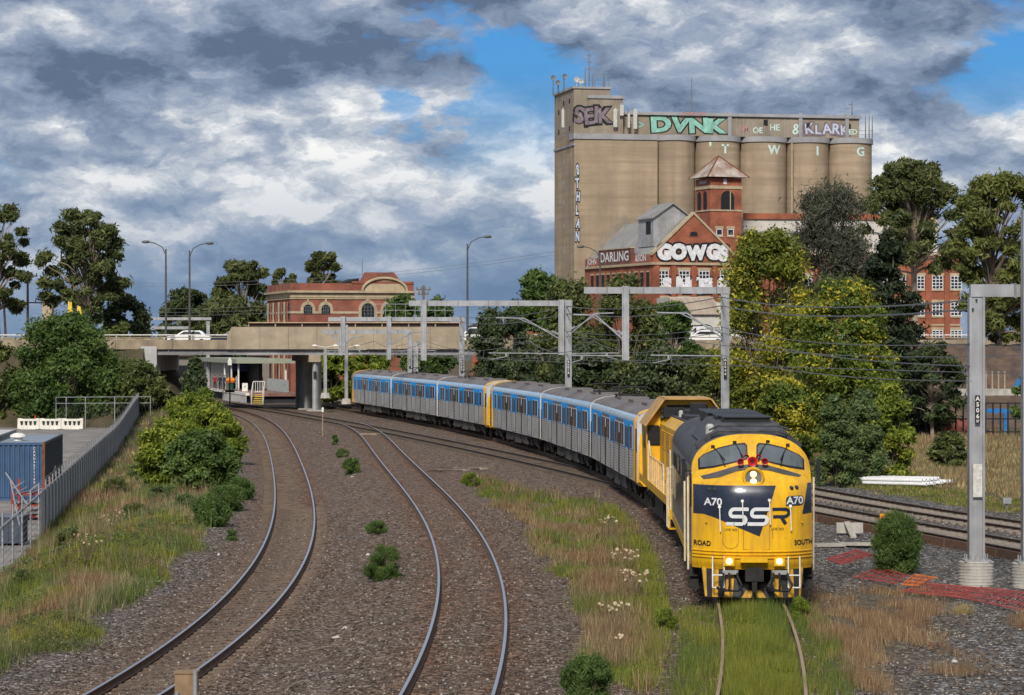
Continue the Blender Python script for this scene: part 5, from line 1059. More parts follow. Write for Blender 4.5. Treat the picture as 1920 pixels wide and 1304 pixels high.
# foreground lineside case
t = thing('lineside_case', 'weathered brown equipment case on grey posts beside the near curve', 'equipment case', (-5.72, 46.6, -.6)); BX = mat('case_brown', (.26, .17, .10), .8, var=.35, vscale=3, stripes=((.1, .06, .04), (6, 6, 1), .4))
k = MB(); k.bx(-.16, .22, -.12, .2, .85, 1.22); k.build('case', BX, t); k = MB(); k.bx(-.18, .24, -.14, .22, 1.22, 1.25); k.build('lid', BX, t)
for x in (-.12, .2): q = MB(); q.tube([(x, -.16, 0), (x, -.16, 1.28 if x > 0 else .9)], .04, 8); q.build('post', GALV, t)
k = MB(); k.bx(-.3, -.02, .0, .2, .3, .8); k.build('point_motor_case', BX, t)

# ------------------------------------------------------------------ lineside things on the right
PVC = mat('pipe_white', (.68, .68, .68), .45, var=.12)
t0 = P(1745, 893, 124)
pos = [(i, j) for j in range(2) for i in range(9 - j * 3)]
for n_, (i, j) in enumerate(pos):
    L_ = 3.1; q = thing('plastic_pipe', ('white plastic pipe in the bottom layer of the heap on the verge', 'white plastic pipe lying on top of the heap on the verge')[j], 'pipe', (17.3 + i * .22 + random.uniform(-.12, .12), 121.5 + i * .34 + j * .3 + random.uniform(-.08, .08), -.04 + j * .16), R(62) + random.uniform(-.07, .07), 'white pipes heaped on the verge')
    k = MB(); k.smooth = True; ou = [(.08, -L_ / 2), (.08, L_ / 2), (.066, L_ / 2), (.066, L_ / 2 - .5), (0, L_ / 2 - .5)]
    k.lathe([(0, -L_ / 2 + .5), (.068, -L_ / 2 + .5), (.068, -L_ / 2)] + ou, (0, 0, 0), 12, 'y', 0); o = k.build('tube', PVC, q)
RM = mat('barrier_red', (.42, .085, .07), .6, var=.25, vscale=4); OM = mat('barrier_orange', (.62, .16, .03), .6, var=.25)
def mesh_panel(label, cs, m, n=14, lift=.05):
    t = thing('barrier_mesh', label, 'barrier mesh', (0, 0, 0), group='fallen plastic barrier meshes')
    a, b_, c_, d_ = [Vector(q) for q in cs]; k = MB()
    for i in range(n + 1):
        q = i / n; p0, p1 = a.lerp(d_, q), b_.lerp(c_, q); mid = (p0 + p1) / 2 + Vector((0, 0, random.uniform(-.02, .05))); k.tube([p0, mid, p1], .012, 4)
    for q in (0, .33, .66, 1): k.tube([a.lerp(b_, q), d_.lerp(c_, q)], .02, 4)
    k.build('mesh_bars', m, t)
def gp(px, py, z): q = G(px, py, z); return (q.x, q.y, q.z)
mesh_panel('red mesh panel propped up like a low table near the front of the locomotive', [gp(1549, 1048, .25), gp(1604, 1031, .3), gp(1640, 1042, .3), gp(1577, 1059, .25)], RM, 13)
mesh_panel('red mesh lying behind the dark bush', [gp(1600, 1082, -.1), gp(1650, 1064, -.05), gp(1705, 1080, -.05), gp(1680, 1094, -.1)], RM, 11)
mesh_panel('orange mesh crumpled at the foot of the dark bush', [gp(1690, 1096, -.05), gp(1715, 1077, .05), gp(1758, 1084, -.05), gp(1722, 1098, -.05)], OM, 10)
mesh_panel('long red mesh strip lying in front of the ribbed footing', [gp(1690, 1108, -.1), gp(1735, 1094, -.08), gp(1880, 1106, -.1), gp(1815, 1122, -.1)], RM, 26)
mesh_panel('red mesh strip ending beside the plain concrete footing', [gp(1815, 1123, -.1), gp(1882, 1106, -.1), gp(1960, 1117, -.1), gp(1935, 1148, -.1)], RM, 16)
CLID = mat('trough_lid', (.36, .33, .28), .9, var=.25)
for lab, px, py, sx_, sy_, rz in (('concrete trough lid lying near the red mesh table', 1553, 1024, 1.0, .55, .3), ('concrete slab lying beside the orange marker', 1605, 1022, 1.1, .5, -.1)):
    a = G(px, py, -.15); t = thing('concrete_slab', lab, 'slab', (a.x, a.y, -.2), rz); MB().bx(-sx_ / 2, sx_ / 2, -sy_ / 2, sy_ / 2, .04, .12).build('slab', CLID, t); MB().bx(-sx_ / 2 + .08, sx_ / 2 - .08, -sy_ / 2 + .08, sy_ / 2 - .08, 0, .04).build('rib', UND, t)
a = G(1597, 1005, -.15); t = thing('concrete_ramp', 'leaning concrete plank against a grey block by the track', 'plank', (a.x, a.y, -.2)); k = MB(); k.add([(-.1, -.5, 0), (.1, -.5, 0), (.0, .5, .42), (-.2, .5, .42), (-.1, -.5, .07), (.1, -.5, .07), (0, .5, .5), (-.2, .5, .5)], [(0, 1, 2, 3), (4, 5, 6, 7), (0, 1, 5, 4), (1, 2, 6, 5), (2, 3, 7, 6), (3, 0, 4, 7)]); k.build('plank', CLID, t); MB().bx(-.45, .45, .5, .7, .1, .45).build('block', CONC, t)
a = G(1655, 990, -.15); t = thing('marker_post', 'short orange marker post behind the dark bush', 'marker', (a.x, a.y, -.2)); k = MB(); k.bx(-.1, .1, -.03, .03, .1, .55); k.build('board', mat('marker_orange', (.75, .28, .01), .5), t); MB().bx(-.05, .05, -.045, -.03, .3, .46).build('panel', mat('marker_red', (.6, .06, .02), .5), t)
a = G(1888, 955, -.2); t = thing('junction_box', 'small grey junction box on a post by the far track', 'box', (a.x, a.y, -.2)); MB().bx(-.16, .16, -.1, .1, .22, .45).build('case', GALV, t); MB().tube([(0, 0, 0), (0, 0, .22)], .04, 6).build('post', GALD, t)
a = G(605, 818, -.2); t = thing('track_marker', 'thin pale marker stake with white top beside the turnout', 'marker', (a.x, a.y, -.25)); MB().tube([(0, 0, 0), (0, 0, 2.1)], .035, 6).build('stake', mat('stake_tan', (.34, .24, .16), .8), t); MB().bx(-.07, .07, -.05, .05, 1.75, 2.05).build('reflector', WHT, t)
a = G(697, 815, -.2); t = thing('timber_plank', 'pale timber plank lying across the turnout gap', 'plank', (a.x, a.y, -.2), -.05); MB().bx(-1.1, 1.1, -.14, .14, 0, .06).build('plank', mat('pale_plank', (.36, .27, .18), .9), t)
a = G(860, 884, -.2); t = thing('scrap_timber', 'grey scrap timbers lying on the gravel before the weeds', 'debris', (a.x, a.y, -.2), .2)
for i in range(4): o = MB().bx(-.9, .9, -.09, .09, 0, .1).build('timber', SLT if i % 2 else UNDB, t); o.location = (i * .5 - .8, i * .35 - .6, .02 * i); o.rotation_euler = (0, 0, random.uniform(-.5, .5))
# compound behind the verge
t = thing('palisade_fence', 'black open fence round the compound at the foot of the rock face', 'fence', (0, 186, 0))
for px in range(1722, 1935, 14): a = P(px, 0, 186); MB().bx(a.x - .05, a.x + .05, -.05, .05, -.3, 2.2).build('post', BLK, t)
for z in (.1, 1.0, 2.1): MB().bx(P(1722, 0, 186).x, P(1932, 0, 186).x, -.03, .03, z, z + .09).build('rail', BLK, t)
t = thing('blue_loading_frame', 'bright blue steel frame with timber rack above a concrete ledge', 'frame', (P(1880, 0, 192).x, 192, 0)); BLF = mat('frame_blue', (.02, .15, .42), .5)
for x in (-1.5, .2, 1.9): MB().bx(x - .13, x + .13, -.1, .1, -.3, 1.6).build('leg', BLF, t)
MB().bx(-1.6, 2, -.12, .12, 1.3, 1.62).build('cross_beam', BLF, t); MB().bx(-4.5, 2.6, .5, 3, 2.55, 3.0).build('ledge', CONC, t)
for i in range(10): MB().bx(-3.8 + i * .45, -3.7 + i * .45, .8, .9, 3.0, 4.3).build('timber_post', mat('bleached_timber', (.34, .27, .2), .9), t)
k = MB(); k.tube([(1.0, .6, 3.0), (1.6, .6, 4.0), (2.4, .6, 4.7)], .22, 8); k.build('chute', BLF, t)
t = thing('scrap_tank', 'rusty red-brown tank lying in the compound behind the black fence', 'tank', (P(1780, 0, 191).x, 191, 0)); k = MB(); k.smooth = True; k.lathe([(0, -2.4), (.5, -2.3), (.6, -2), (.6, 2), (.5, 2.3), (0, 2.4)], (0, 0, .35), 14, 'x'); k.build('tank_body', mat('tank_rust', (.2, .06, .04), .75, var=.4), t); MB().bx(-2.2, 2.2, -.4, .4, -.3, -.1).build('cradle', UND, t)
# ------------------------------------------------------------------ buildings
def brick_mat(name, c1, c2, mortar=(.22, .17, .14)):
    m = bpy.data.materials.new(name); m.use_nodes = True; t = m.node_tree; b = t.nodes['Principled BSDF']; b.inputs['Roughness'].default_value = .88; MATS[name] = m
    tcn = t.nodes.new('ShaderNodeTexCoord'); sp = t.nodes.new('ShaderNodeSeparateXYZ'); t.links.new(tcn.outputs['Object'], sp.inputs[0])
    ad = t.nodes.new('ShaderNodeMath'); t.links.new(sp.outputs[0], ad.inputs[0]); t.links.new(sp.outputs[1], ad.inputs[1])
    cb = t.nodes.new('ShaderNodeCombineXYZ'); t.links.new(ad.outputs[0], cb.inputs[0]); t.links.new(sp.outputs[2], cb.inputs[1])
    br = t.nodes.new('ShaderNodeTexBrick'); t.links.new(cb.outputs[0], br.inputs['Vector']); br.inputs['Scale'].default_value = 1.0
    br.inputs['Brick Width'].default_value = .24; br.inputs['Row Height'].default_value = .086; br.inputs['Mortar Size'].default_value = .006
    br.inputs['Color1'].default_value = (*c1, 1); br.inputs['Color2'].default_value = (*c2, 1); br.inputs['Mortar'].default_value = (*mortar, 1)
    n = t.nodes.new('ShaderNodeTexNoise'); n.inputs['Scale'].default_value = .5; n.inputs['Detail'].default_value = 7; t.links.new(tcn.outputs['Object'], n.inputs['Vector'])
    r_ = t.nodes.new('ShaderNodeValToRGB'); r_.color_ramp.elements[0].position = .3; r_.color_ramp.elements[0].color = (.55, .5, .5, 1); r_.color_ramp.elements[1].position = .65; r_.color_ramp.elements[1].color = (1.1, 1.05, 1, 1); t.links.new(n.outputs['Fac'], r_.inputs[0])
    mx = t.nodes.new('ShaderNodeMix'); mx.data_type = 'RGBA'; mx.blend_type = 'MULTIPLY'; mx.inputs[0].default_value = 1; t.links.new(br.outputs['Color'], mx.inputs[6]); t.links.new(r_.outputs[0], mx.inputs[7]); t.links.new(mx.outputs[2], b.inputs['Base Color']); return m
BRK = brick_mat('orange_brick', (.36, .10, .042), (.28, .075, .034)); BRD = brick_mat('hall_brick', (.31, .09, .05), (.24, .07, .042))
CRM = mat('cream_render', (.42, .335, .22), .85, var=.18, vscale=1, stripes=((.22, .17, .12), (2, 2, .25), .35))
SILO = mat('silo_concrete', (.37, .285, .198), .88, dirt=((.19, .145, .10), (.55, .55, .025), .55), var=.26, vscale=.16, stripes=((.24, .18, .12), (.06, .06, 1.5), .75), bump=.1, bscale=1.5)
SIL2 = mat('silo_plain', (.30, .25, .19), .88, dirt=((.15, .12, .095), (.5, .5, .5), .5), var=.18, vscale=.3, stripes=((.17, .145, .115), (.9, .9, .08), .45))
SCAP = mat('silo_cap_grey', (.30, .30, .31), .8, var=.2, vscale=.4)
TEAL = mat('paint_teal', (.25, .52, .43), .8, var=.3, vscale=1.2, stripes=((.16, .22, .18), (1.5, 1.5, .5), .5)); PURP = mat('paint_mauve', (.21, .165, .19), .8, var=.5, vscale=1.2); GBLK = mat('paint_black', (.012, .012, .014), .7); GWHT = mat('paint_white', (.66, .66, .68), .8, var=.25, vscale=2.2); PALE = mat('paint_pale', (.52, .66, .60), .7, var=.1); PINK = mat('paint_pink', (.40, .22, .21), .8, var=.3); VIOL = mat('paint_white_blue', (.48, .52, .64), .7)
def graffiti(txt, size, fill, parent, loc, rz=0., sx=1., outline=.12, edge=None, shear=0., name='graffiti', vertical=False, bold=.05):
    """fat letters with a dark edge behind them, lying on a wall that faces local -y"""
    dx, dy = math.sin(rz), -math.cos(rz); cs, sn = math.cos(rz), math.sin(rz)
    rg = random.Random(txt); parts = []; cur = 0.
    for ch in txt:
        v, f = text_mesh(ch, size * rg.uniform(.92, 1.12), 0, 0, sx); w_ = v[:, 0].max() - v[:, 0].min(); parts.append((ch, cur + w_ / 2, rg.uniform(-.13, .13), rg.uniform(-.05, .05), rg.uniform(.92, 1.14))); cur += w_ + size * .10 * sx
    n = len(parts)
    for i, (ch, xc, ro, up, sc_) in enumerate(parts):
        ox, oz = (xc - cur / 2, up * size) if not vertical else (up * size, (n / 2 - .5 - i) * size * 1.0)
        for lay, bo in ((0, bold + outline), (1, bold), (2, 0)):
            m_ = (edge or GBLK, fill, None)[lay]
            if m_ is None: continue
            v, f = text_mesh(ch, size * sc_, bo * size, shear, sx); v[:, 0] -= (v[:, 0].max() + v[:, 0].min()) / 2
            q = v[:, 0] * math.cos(ro) - v[:, 1] * math.sin(ro), v[:, 0] * math.sin(ro) + v[:, 1] * math.cos(ro)
            X, Z = q[0] + ox, q[1] + oz; off = .012 * (i % 2) + .03 * lay
            b_ = MB(); b_.add([(loc[0] + x * cs + dx * off, loc[1] + x * sn + dy * off, loc[2] + z) for x, z in zip(X, Z)], f); b_.build(name + ('_edge' if lay == 0 else ''), m_, parent)
# ---- grain silos
SY = 420.0; SS = FPX / SY; TH = R(12)
SI = thing('grain_silo', 'huge tan concrete grain silo block with graffiti and rooftop antennas', 'silo', ((1077 - CX) / SS, SY, 0), TH)
def sl(px): return (px - 1077) / SS / .942
def sz(py): return CAM_H - (py - HORIZ) / SS
zc = sz(250)
k = MB(); k.bx(0, sl(1228), .0, 14, -1, zc); k.build('work_house', SILO, SI)
MB().bx(-.02, sl(1228) + .02, 3, 14.02, zc, zc + .1).build('house_roof', SCAP, SI)
edges = [1228, 1307, 1392, 1480, 1559, 1642]
for i in range(5):
    c_ = (sl(edges[i]) + sl(edges[i + 1])) / 2; r_ = (sl(edges[i + 1]) - sl(edges[i])) / 2
    k = MB(); k.smooth = True; k.lathe([(r_, -1), (r_, zc)], (c_, r_, 0), 40); cy = k.build('silo_bin', SILO, SI)
    k = MB(); k.smooth = True; k.lathe([(r_ + .05, zc - .9), (r_ + .22, zc - .85), (r_ + .22, zc), (0, zc)], (c_, r_, 0), 40); k.build('bin_rim', SCAP, cy)
MB().bx(sl(1228), sl(1642) - .4, 4.2, 14, -1, zc - .3).build('rear_block', SIL2, SI)
MB().bx(-.15, sl(1228), -.2, 3, zc - .9, zc - .02).build('house_rim', SCAP, SI)
for px in (1228.5, 1480): k = MB(); k.tube([(sl(px), .35, 0), (sl(px), .35, zc - 1)], .16, 6); k.build('downpipe', CRM, SI)
g0, g1 = sl(1165), sl(1612)
MB().bx(g0, g1, 1.6, 9, zc, sz(212)).build('gallery', SIL2, SI); MB().bx(g0, g1 + .3, 1.2, 9.4, sz(212), sz(206)).build('gallery_roof', SCAP, SI)
for px in (1367, 1500, 1588): MB().bx(sl(px) - .3, sl(px) + .3, 1.3, 1.62, zc, sz(203)).build('gallery_pier', SCAP, SI)
for px, a, b_ in ((1435, 217, 228), (1515, 222, 232), (1592, 222, 232)): MB().bx(sl(px) - .35, sl(px) + .35, 1.52, 1.65, sz(b_), sz(a)).build('gallery_window', GBLK, SI)
for px in np.arange(1380, 1500, 13): MB().bx(sl(px) - .04, sl(px) + .04, 1.53, 1.63, zc, sz(214)).build('gallery_joint', SCAP, SI)
MB().bx(0, sl(1143), .3, 14, zc - .02, sz(166)).build('head_tower', SIL2, SI); MB().bx(-.25, sl(1143) + .2, .1, 14.2, sz(166), sz(162)).build('tower_roof', SCAP, SI)
MB().bx(sl(1103), sl(1166), .15, 9, zc - .02, sz(184)).build('tower_annex', SIL2, SI); MB().bx(sl(1101), sl(1168), -.05, 9.2, sz(184), sz(178)).build('annex_roof', SCAP, SI)
for yy, pys in ((3, (186, 238)), (7, (186, 215, 300, 338, 376, 420, 470, 520)), (10.5, (200, 238))):
    for py in pys: MB().bx(-.03, .1, yy, yy + .8, sz(py + 5), sz(py - 4)).build('slit_window', SCAP if py > 250 else GBLK, SI)
MB().bx(-.15, .2, -.05, 14.2, sz(273), sz(269)).build('ledge', SCAP, SI)
graffiti('SEIK', 3.4, PURP, SI, (sl(1113), .12 - .0, sz(218)), sx=.98, outline=.09, bold=.035)
graffiti('DVNK', 3.1, TEAL, SI, (sl(1294), 1.55, sz(232)), sx=1.4, outline=.05, bold=.055)
graffiti('KLARK', 2.2, VIOL, SI, (sl(1552), 1.55, sz(234)), sx=1.0, outline=.12, bold=.02, edge=PURP)
for px, py, tx_, m_, s_ in ((1203, 232, '>', TEAL, 2.2), (1395, 235, 'SM', PINK, 1.5), (1420, 238, 'OE', PALE, 1.3), (1452, 232, 'HE', PALE, 1.4), (1493, 235, '&', PALE, 2.4), (1300, 208.5, 'TWERKNASTY', PINK, .6), (1600, 238, 'ED', PALE, 1.2)): wall_text(tx_, s_, m_, SI, (sl(px), 1.55 if py > 212 else 1.16, sz(py)), 'graffiti', bold=.03)
for ch, px, py in (("'", 1328, 273), ('T', 1354, 276), ('W', 1446, 276), ('I', 1527, 277), ('G', 1609, 277)):
    i = max(j for j in range(5) if px >= edges[j]); c_ = (sl(edges[i]) + sl(edges[i + 1])) / 2; r_ = (sl(edges[i + 1]) - sl(edges[i])) / 2; x_ = sl(px)
    v, f = text_mesh(ch, 2.0, .07, 0, 1); b_ = MB(); b_.add([(x_ + a[0], r_ - math.sqrt(max(.01, r_ * r_ - (x_ + a[0] - c_) ** 2)) - .04, sz(py) + a[1]) for a in v], f); b_.build('painted_letter', PALE, SI)
graffiti('STHLAN', 2.1, VIOL, SI, (.5, -.03, sz(382)), vertical=True, outline=.1, bold=.05, sx=.42)
AN = mat('antenna_grey', (.16, .165, .17), .6); ANW = mat('antenna_white', (.5, .5, .46), .6)
for px, py0, py1, yy in ((1041, 166, 130, 12), (1050, 166, 143, 9), (1059, 162, 134, 6), (1098, 162, 122, 4), (1105, 162, 96, 4), (1111, 162, 136, 3), (1115, 162, 142, 6), (1131, 162, 128, 3), (1134, 162, 132, 6), (1296, 206, 134, 5), (1597, 206, 174, 3), (1621, 248, 205, 2), (1628, 248, 203, 2), (1634, 248, 204, 2), (1175, 248, 200, .6)):
    x_ = sl(px) + yy * .21; k = MB(); k.tube([(x_, yy, sz(py0)), (x_, yy, sz(py1))], [.11, .05], 6)
    if px == 1105:
        for pq in (100, 112, 126): k.bx(x_ - .35, x_ + .35, yy - .05, yy + .05, sz(pq), sz(pq) + .12)
    if px in (1296, 1597): k.bx(x_ - .6, x_ + .1, yy - .04, yy + .04, sz(py0 - 22), sz(py0 - 22) + .12)
    k.build('antenna_mast', AN, SI)
for px, py, yy in ((1041, 133, 11.7), (1061, 137, 5.7), (1082, 146, 3), (1090, 150, 2.5), (1049, 146, 8.5)): k = MB(); k.smooth = True; k.lathe([(0, .12), (.3, .06), (.42, -.02), (.4, -.04), (.25, .03), (0, .08)], (sl(px) + yy * .21, yy, sz(py)), 12, 'y'); k.tube([(sl(px) + yy * .21, yy + .1, sz(py)), (sl(px) + yy * .21, yy + .1, sz(163))], .05, 5); k.build('dish', ANW if px > 1080 else AN, SI)
for px, a, b_, yy, w_ in ((1055, 206, 240, -.3, .4), (1150, 204, 238, -.4, .62), (1162, 196, 216, -.3, .6), (1188, 203, 240, .2, .62), (1176, 212, 238, .1, .35)): k = MB(); k.bx(sl(px) - w_ / 2, sl(px) + w_ / 2, yy - .2, yy + .1, sz(b_), sz(a)); k.tube([(sl(px) + .1, yy + .3, sz(b_ + 5)), (sl(px) + .1, yy + .3, sz(a - 3))], .07, 5); k.build('panel_antenna', ANW, SI)
k = MB()
for z_ in (.5, 1.0): k.tube([(.2, .4, sz(162) + z_), (sl(1143), .4, sz(162) + z_)], .035, 4); k.tube([(sl(1575), 2, sz(206) + z_ * 1.2), (sl(1600), 2, sz(206) + z_ * 1.2)], .035, 4); k.tube([(sl(1612), 1.5, zc + z_ * 1.3), (sl(1640), 1.5, zc + z_ * 1.3)], .035, 4)
for x_ in np.arange(.2, sl(1143), .55): k.tube([(x_, .4, sz(162)), (x_, .4, sz(162) + 1.0)], .028, 4)
k.build('roof_railing', AN, SI)

# ---- brick flour mill in front of the silos
MY = 372.0; MS = FPX / MY; MT = R(20)
ML = thing('flour_mill', 'old orange brick flour mill with gabled front and painted DARLING parapet', 'mill building', ((1225 - CX) / MS, MY, 0), MT)
def mx_(px): return (px - 1225) / MS / .955
def mz(py): return CAM_H - (py - HORIZ) / MS
zcor = mz(492); zpar = mz(474); gw = mx_(1383); apex = mz(402); dep = 26
k = MB(); k.bx(0, gw + 8, 0, dep, -1, zcor); k.build('lower_wall', BRK, ML)
k = MB(); k.prism([(.02, zcor), (gw, zcor), (gw, zpar - .2), (gw / 2, apex), (.02, zpar - .2)], 'y', .1, .6); k.build('gable_wall', BRK, ML)
MB().bx(-.3, gw + 8, -.3, .1, zcor - .35, zcor).build('cornice', CRM, ML); MB().bx(-.3, .1, .1, dep, zcor - .35, zcor).build('cornice', CRM, ML)
for s in (0, 1):
    k = MB(); a = (-.15 if s == 0 else gw + .15, zpar - .35); b_ = (gw / 2, apex + .05); k.prism([a, b_, (b_[0], b_[1] + .4), (a[0], a[1] + .4)], 'y', -.08, .75); k.build('gable_coping', CRM, ML)
MB().bx(.05, .5, .6, dep, zcor, mz(476)).build('side_parapet', BRK, ML)
MB().bx(-.02, .55, 8.2, 20.5, zcor, mz(462)).build('sign_parapet', brick_mat('dark_sign_brick', (.15, .045, .035), (.12, .04, .03)), ML); MB().bx(-.12, .6, 8.1, 20.6, mz(462), mz(460)).build('sign_coping', CRM, ML)
wall_text('DARLING', 1.95, GWHT, ML, (-.05, 14.3, mz(477)), rz=R(-90), bold=.03, sx=1.32, name='sign_lettering')
wall_text('&SON', 1.25, GWHT, ML, (.02, 4.6, mz(483)), rz=R(-90), bold=.02, sx=1.2, name='sign_lettering'); wall_text('JOHN', 1.25, GWHT, ML, (.02, 23.2, mz(483)), rz=R(-90), bold=.02, sx=1.1, name='sign_lettering')
ROOFZ = mat('zinc_roof', (.33, .32, .30), .55, metal=.3, var=.25, vscale=.5, stripes=((.2, .17, .14), (.3, 2, .3), .4)); CORR = mat('corrugated_white', (.38, .39, .40), .55, metal=.3, var=.25, vscale=.6, stripes=((.22, .12, .06), (1.5, 1.5, .1), .35))
k = MB(); k.prism([(.2, zpar - .6), (gw / 2, apex - .25), (gw - .2, zpar - .6)], 'y', .6, dep); k.build('main_roof', ROOFZ, ML)
for x_ in np.arange(1.2, gw / 2 - .3, 1.0): pass
for yy in np.arange(1.5, dep, 1.1): k = MB(); k.add([(.2, yy, zpar - .57), (gw / 2, yy, apex - .22), (gw / 2, yy + .06, apex - .22), (.2, yy + .06, zpar - .57)], [(0, 1, 2, 3)]); k.build('roof_seam', SCAP if int(yy * 10) % 7 else CORR, ML)
k = MB(); k.prism([(.3, zpar), (gw / 2, apex + 1.2), (gw - .3, zpar)], 'y', dep - .6, dep); k.build('rear_gable', SIL2, ML)
# corrugated lift house on the ridge
lx0, lx1 = mx_(1247), mx_(1321); k = MB(); lz0, lz1, lzt = mz(460), mz(404), mz(379); k.prism([(lx0, lz0), (lx1, lz0), (lx1, lz1), ((lx0 + lx1) / 2, lzt), (lx0, lz1)], 'y', 4.0, 9.5); k.build('lift_house', CORR, ML)
for s, (a, b_) in enumerate((((lx0 - .3, lz1 - .3), ((lx0 + lx1) / 2, lzt)), (((lx0 + lx1) / 2, lzt), (lx1 + .3, lz1 - .3)))): k = MB(); k.prism([a, b_, (b_[0], b_[1] + .18), (a[0], a[1] + .18)], 'y', 3.6, 9.9); k.build('lift_roof', ROOFZ, ML)
MB().bx(lx0 - .06, lx0 + .02, 5, 6.6, lz1 - 2.4, lz1 - .6).build('lift_window', GBLK, ML)
for x_ in np.arange(lx0 + .2, lx1, .42): MB().bx(x_ - .05, x_ + .05, 3.95, 4.0, lz0, lz1).build('corrugation', CORR, ML)
def arched(x, z0, z1, w_, y, m, name, parent, n=8, seg=False):
    h_ = w_ / 2 * (.45 if seg else 1); pts = [(x - w_ / 2, z0), (x + w_ / 2, z0)] + [(x + w_ / 2 * math.cos(q), z1 - h_ + h_ * math.sin(q)) for q in np.linspace(0, math.pi, n)]
    k = MB(); k.prism(pts, 'y', y, y + .25); return k.build(name, m, parent)
a_ = arched(gw / 2, mz(443), mz(432), 1.35, .02, BRD, 'window_surround', ML, seg=True); arched(gw / 2, mz(443) + .1, mz(432) - .12, 1.1, -.02, GBLK, 'gable_window', ML, seg=True)
graffiti('GOWGS', 2.7, GWHT, ML, (mx_(1305), -.03 + .1, mz(473.5)), sx=1.0, outline=.10, bold=.085, shear=.05)
graffiti('SAKE', 2.6, GWHT, ML, (mx_(1290), -.05, mz(536)), sx=1.1, outline=.09, bold=.08); graffiti('ME', 2.4, GWHT, ML, (mx_(1358), -.05, mz(536)), sx=1.1, outline=.09, bold=.08)
def sash(parent, x, z0, z1, w_, y, cols=3, rows=4, lintel=True):
    f = MB(); f.bx(x - w_ / 2, x + w_ / 2, y - .02, y + .1, z0, z1); fo = f.build('window', GLASS, parent)
    for i in range(cols + 1): q = x - w_ / 2 + w_ * i / cols; MB().bx(q - .05, q + .05, y - .07, y - .02, z0, z1).build('glazing_bar', GWHT, fo)
    for i in range(rows + 1): q = z0 + (z1 - z0) * i / rows; MB().bx(x - w_ / 2 - .04, x + w_ / 2 + .04, y - .066, y - .024, q - .05, q + .05).build('glazing_bar', GWHT, fo)
    if lintel: MB().bx(x - w_ / 2 - .2, x + w_ / 2 + .2, y - .08, y + .1, z1 + .06, z1 + .45).build('lintel', CRM, fo); MB().bx(x - w_ / 2 - .15, x + w_ / 2 + .15, y - .14, y + .1, z0 - .3, z0 - .06).build('sill', CRM, fo)
for px in (1244, 1285, 1324, 1366): sash(ML, mx_(px), mz(537), mz(508), 1.55, 0); sash(ML, mx_(px), mz(590), mz(561), 1.55, 0)
for px in (1232, 1264, 1304, 1345): MB().bx(mx_(px) - .35, mx_(px) + .35, -.16, .0, 0, zcor - .36).build('pilaster', BRK, ML)
for yy in np.arange(1.5, 24, 2.1): MB().bx(-.06, .02, yy, yy + .9, mz(540), mz(510)).build('side_window', GBLK, ML); MB().bx(-.1, .0, yy - .1, yy + 1.0, mz(510), mz(507)).build('side_lintel', CRM, ML)
# belvedere tower
TW = thing('brick_tower', 'square brick tower with pyramid roof rising behind the mill gable', 'tower', ((1332 - CX) / (FPX / 384), 384, 0), R(21)); tS = FPX / 384
def tz(py): return CAM_H - (py - HORIZ) / tS
ta = 4.95
MB().bx(0, ta, 0, ta, 0, tz(334)).build('shaft', BRK, TW)
for a, b_ in ((354, 348), (396, 393)): MB().bx(-.12, ta + .12, -.12, ta + .12, tz(a), tz(b_)).build('string_course', CRM, TW)
RUSTR = mat('rusty_white_roof', (.44, .40, .35), .7, var=.2, vscale=.6, col2=(.22, .13, .09), stripes=((.20, .10, .06), (1.2, 1.2, .3), .5))
ap = (ta / 2, ta / 2, tz(290)); ev = tz(332); o_ = .85
cs = [(-o_, -o_, ev), (ta + o_, -o_, ev), (ta + o_, ta + o_, ev), (-o_, ta + o_, ev)]
k = MB(); k.add(cs + [ap], [(0, 1, 4), (1, 2, 4), (2, 3, 4), (3, 0, 4), (3, 2, 1, 0)]); k.build('pyramid_roof', RUSTR, TW)
for c_ in cs: q = MB(); q.tube([c_, ap], .12, 5); q.build('hip_ridge', CRU, TW)
arched(ta * .55, tz(394), tz(357), 2.1, -.06, GBLK, 'belfry_opening', TW); MB().bx(ta * .62, ta * .62 + .14, -.1, -.05, tz(394), tz(358)).build('opening_post', CRM, TW)
for yy in (1.2, 3.2): k = MB(); pts = [(yy, tz(394)), (yy + 1.1, tz(394)), (yy + 1.1, tz(362)), (yy + .55, tz(357)), (yy, tz(362))]; k.prism(pts, 'x', -.06, .05); k.build('belfry_opening', GBLK, TW)
MB().bx(ta * .42, ta * .42 + .5, -.05, .02, tz(345), tz(335)).build('small_window', GWHT, TW)
for px in (.9, 2.7): sash(TW, px + .5, tz(441), tz(430), .9, 0, 1, 1)
wall_text('DARLING', .62, GWHT, TW, (-.04, 2.6, tz(341)), rz=R(-90), bold=.01, name='sign_lettering')
